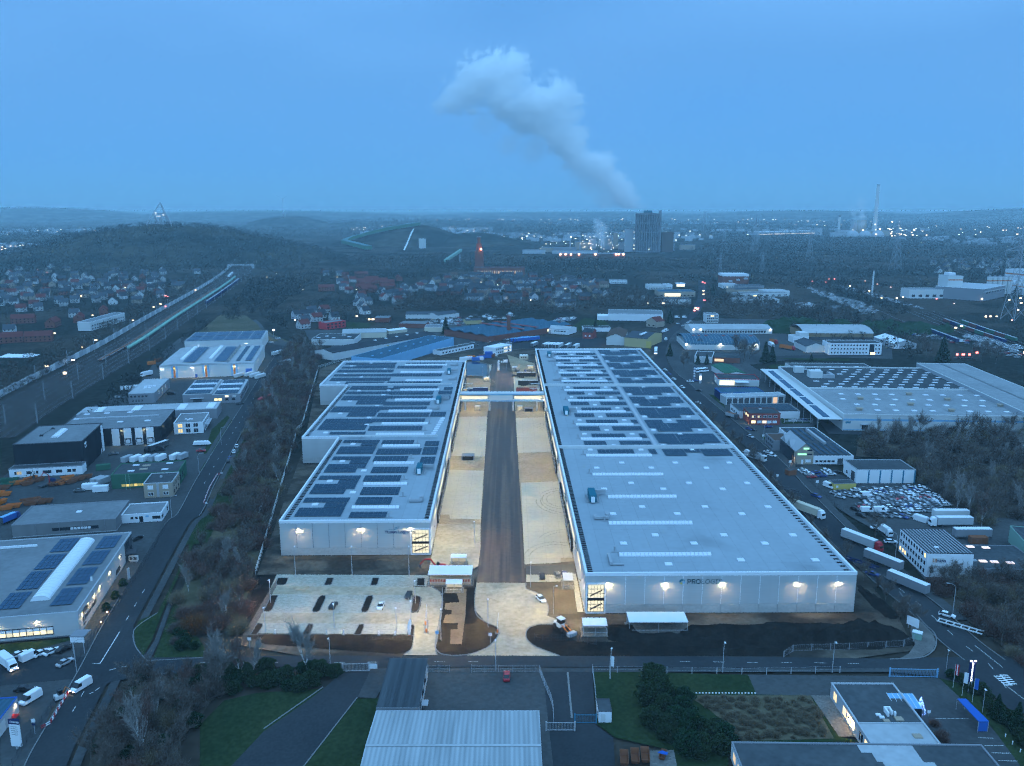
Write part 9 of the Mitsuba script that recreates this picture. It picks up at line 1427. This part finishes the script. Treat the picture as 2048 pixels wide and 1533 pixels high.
wood('far_wood', [[(-2284,3753),(-2139,3895),(-1126,1953),(-1196,1953)],[(-1570,6901),(1158,8286),(526,3753),(-105,2745),(-277,3753),(-883,4592)],[(-3000,2800),(-500,3200),(-700,4600),(-3500,4600)],[(0,3000),(2600,3900),(4200,7000),(-600,7000)]],5,22, 'farwood_a', 'endless far woods fading into the haze', 9,8)
# ---------------------------------------------------------------- steam and haze
def steam(name, label, lo, hi, blobs, dens, seed, res, sc):
 # grid of droplets: soft balls (x, z, radius, strength) round a drifting plume, eaten into by noise
 lo, hi = np.array(lo, float), np.array(hi, float); nx, ny, nz = res
 X, Y, Z = np.meshgrid(*[np.linspace(lo[i], hi[i], n) for i, n in enumerate((nx, ny, nz))], indexing='ij'); P = np.stack([X, Y, Z],-1); d = np.full(X.shape, -1.0); yc = (lo[1] + hi[1]) / 2; st = np.ones(X.shape)
 w = (meshkit.fbm(P / (sc * 2.2),3, seed)[..., None] - .5) * sc * np.array([1., 1., .9]); Q = P + w
 for bx, bz, r, s in blobs:
  q = 1 - np.sqrt((Q[..., 0] - bx) ** 2 + ((Q[..., 1] - yc) * .9) ** 2 + (Q[..., 2] - bz) ** 2) / r; st = np.where(q > d, s, st); d = np.maximum(d, q)
 n = 1.3 * (meshkit.fbm(P / (sc * .8),4, seed + 5) - .5) + 1.5 * (np.abs(meshkit.fbm(P / (sc * .34),3, seed + 9) - .5) * 2 - .22)
 f = np.clip((d + .85 * n + .05) * 9,0,1) * st; f[[0,-1]] = 0; f[:, [0,-1]] = 0; f[:, :, [0,-1]] = 0
 grid = (f * dens + HAZE).astype(np.float32).transpose(2,1,0)
 tw = T().translate(lo.tolist()).scale((hi - lo).tolist())
 scene[name + '_medium'] = dict(type='heterogeneous', albedo={'type': 'rgb', 'value': [.9998,.9998,.9998]}, sigma_t={'type': 'gridvolume', 'grid': mi.VolumeGrid(np.ascontiguousarray(grid)[..., None]), 'to_world': tw}, phase={'type': 'hg', 'g': 0.0})
 labels[name] = {'label': label, 'category': 'steam', 'kind': 'stuff'}
 scene[name] = dict(type='cube', to_world=T().translate(((lo + hi) / 2).tolist()).scale(((hi - lo) / 2).tolist()), bsdf={'type': 'null'}, interior={'type': 'ref', 'id': name + '_medium'}, exterior={'type': 'ref', 'id': 'air'})
steam('steam_plume', 'great white steam plume drifting up and left from the gas holder', (-240,2210,114),(380,2410,545),((338,122,18,1),(330,134,22,1),(339,107,17,1),(324,133,27,1),(300,155,35,1),(276,177,40,1),(244,206,46,1),(241,238,40,1),(224,212,43,0.9),(190,225,40,0.7),(163,251,45,0.8),(149,284,56,0.8),(108,303,53,0.8),(81,335,56,0.8),(34,348,53,0.8),(81,380,61,1),(120,399,53,1),(50,393,39,1),(-11,380,45,0.8),(-31,418,50,0.8),(-11,462,52,1),(-51,468,52,1),(-91,449,55,0.9),(7,487,34,1),(-118,418,53,0.8),(-158,393,37,0.7),(-191,380,23,0.5),(-18,277,29,0.35),(55,271,40,0.3),(-72,335,29,0.2),(128,348,48,0.7),(259,146,35,0.35),(211,186,37,0.35)),.045,3,(200,60,140),60)
steam('plant_steam', 'small steam cloud rising from the coking plant', (222,2296,12),(282,2336,112),((253,16,9,1),(248,29,13,1),(242,45,16,1),(239,66,19,0.8),(231,81,13,0.6),(251,59,16,0.7)),.05,4,(36,24,60),18)
steam('power_station_steam', 'two small steam clouds over the power station', (1425,3630,30),(1580,3690,190),((1518,49,15,1),(1516,77,17,1),(1511,109,17,1),(1506,139,17,1),(1498,155,12,0.9),(1505,54,10,1),(1494,75,12,0.9),(1479,100,15,0.8),(1467,120,12,0.6),(1455,109,12,0.35)),.03,6,(60,24,44),26)
labels['haze'] = {'kind': 'stuff', 'label': 'blue evening haze', 'category': 'haze'}
scene['haze'] = dict(type='cube', to_world=T().translate([0,15500,299]).scale([31000,18700,301]), bsdf={'type': 'null'}, interior={'type': 'ref', 'id': 'air'})
used = {d['sg']['id'] for d in scene.values() if d.get('type') == 'instance'}
for g in [g for g in SG if g not in used]: del scene[g]
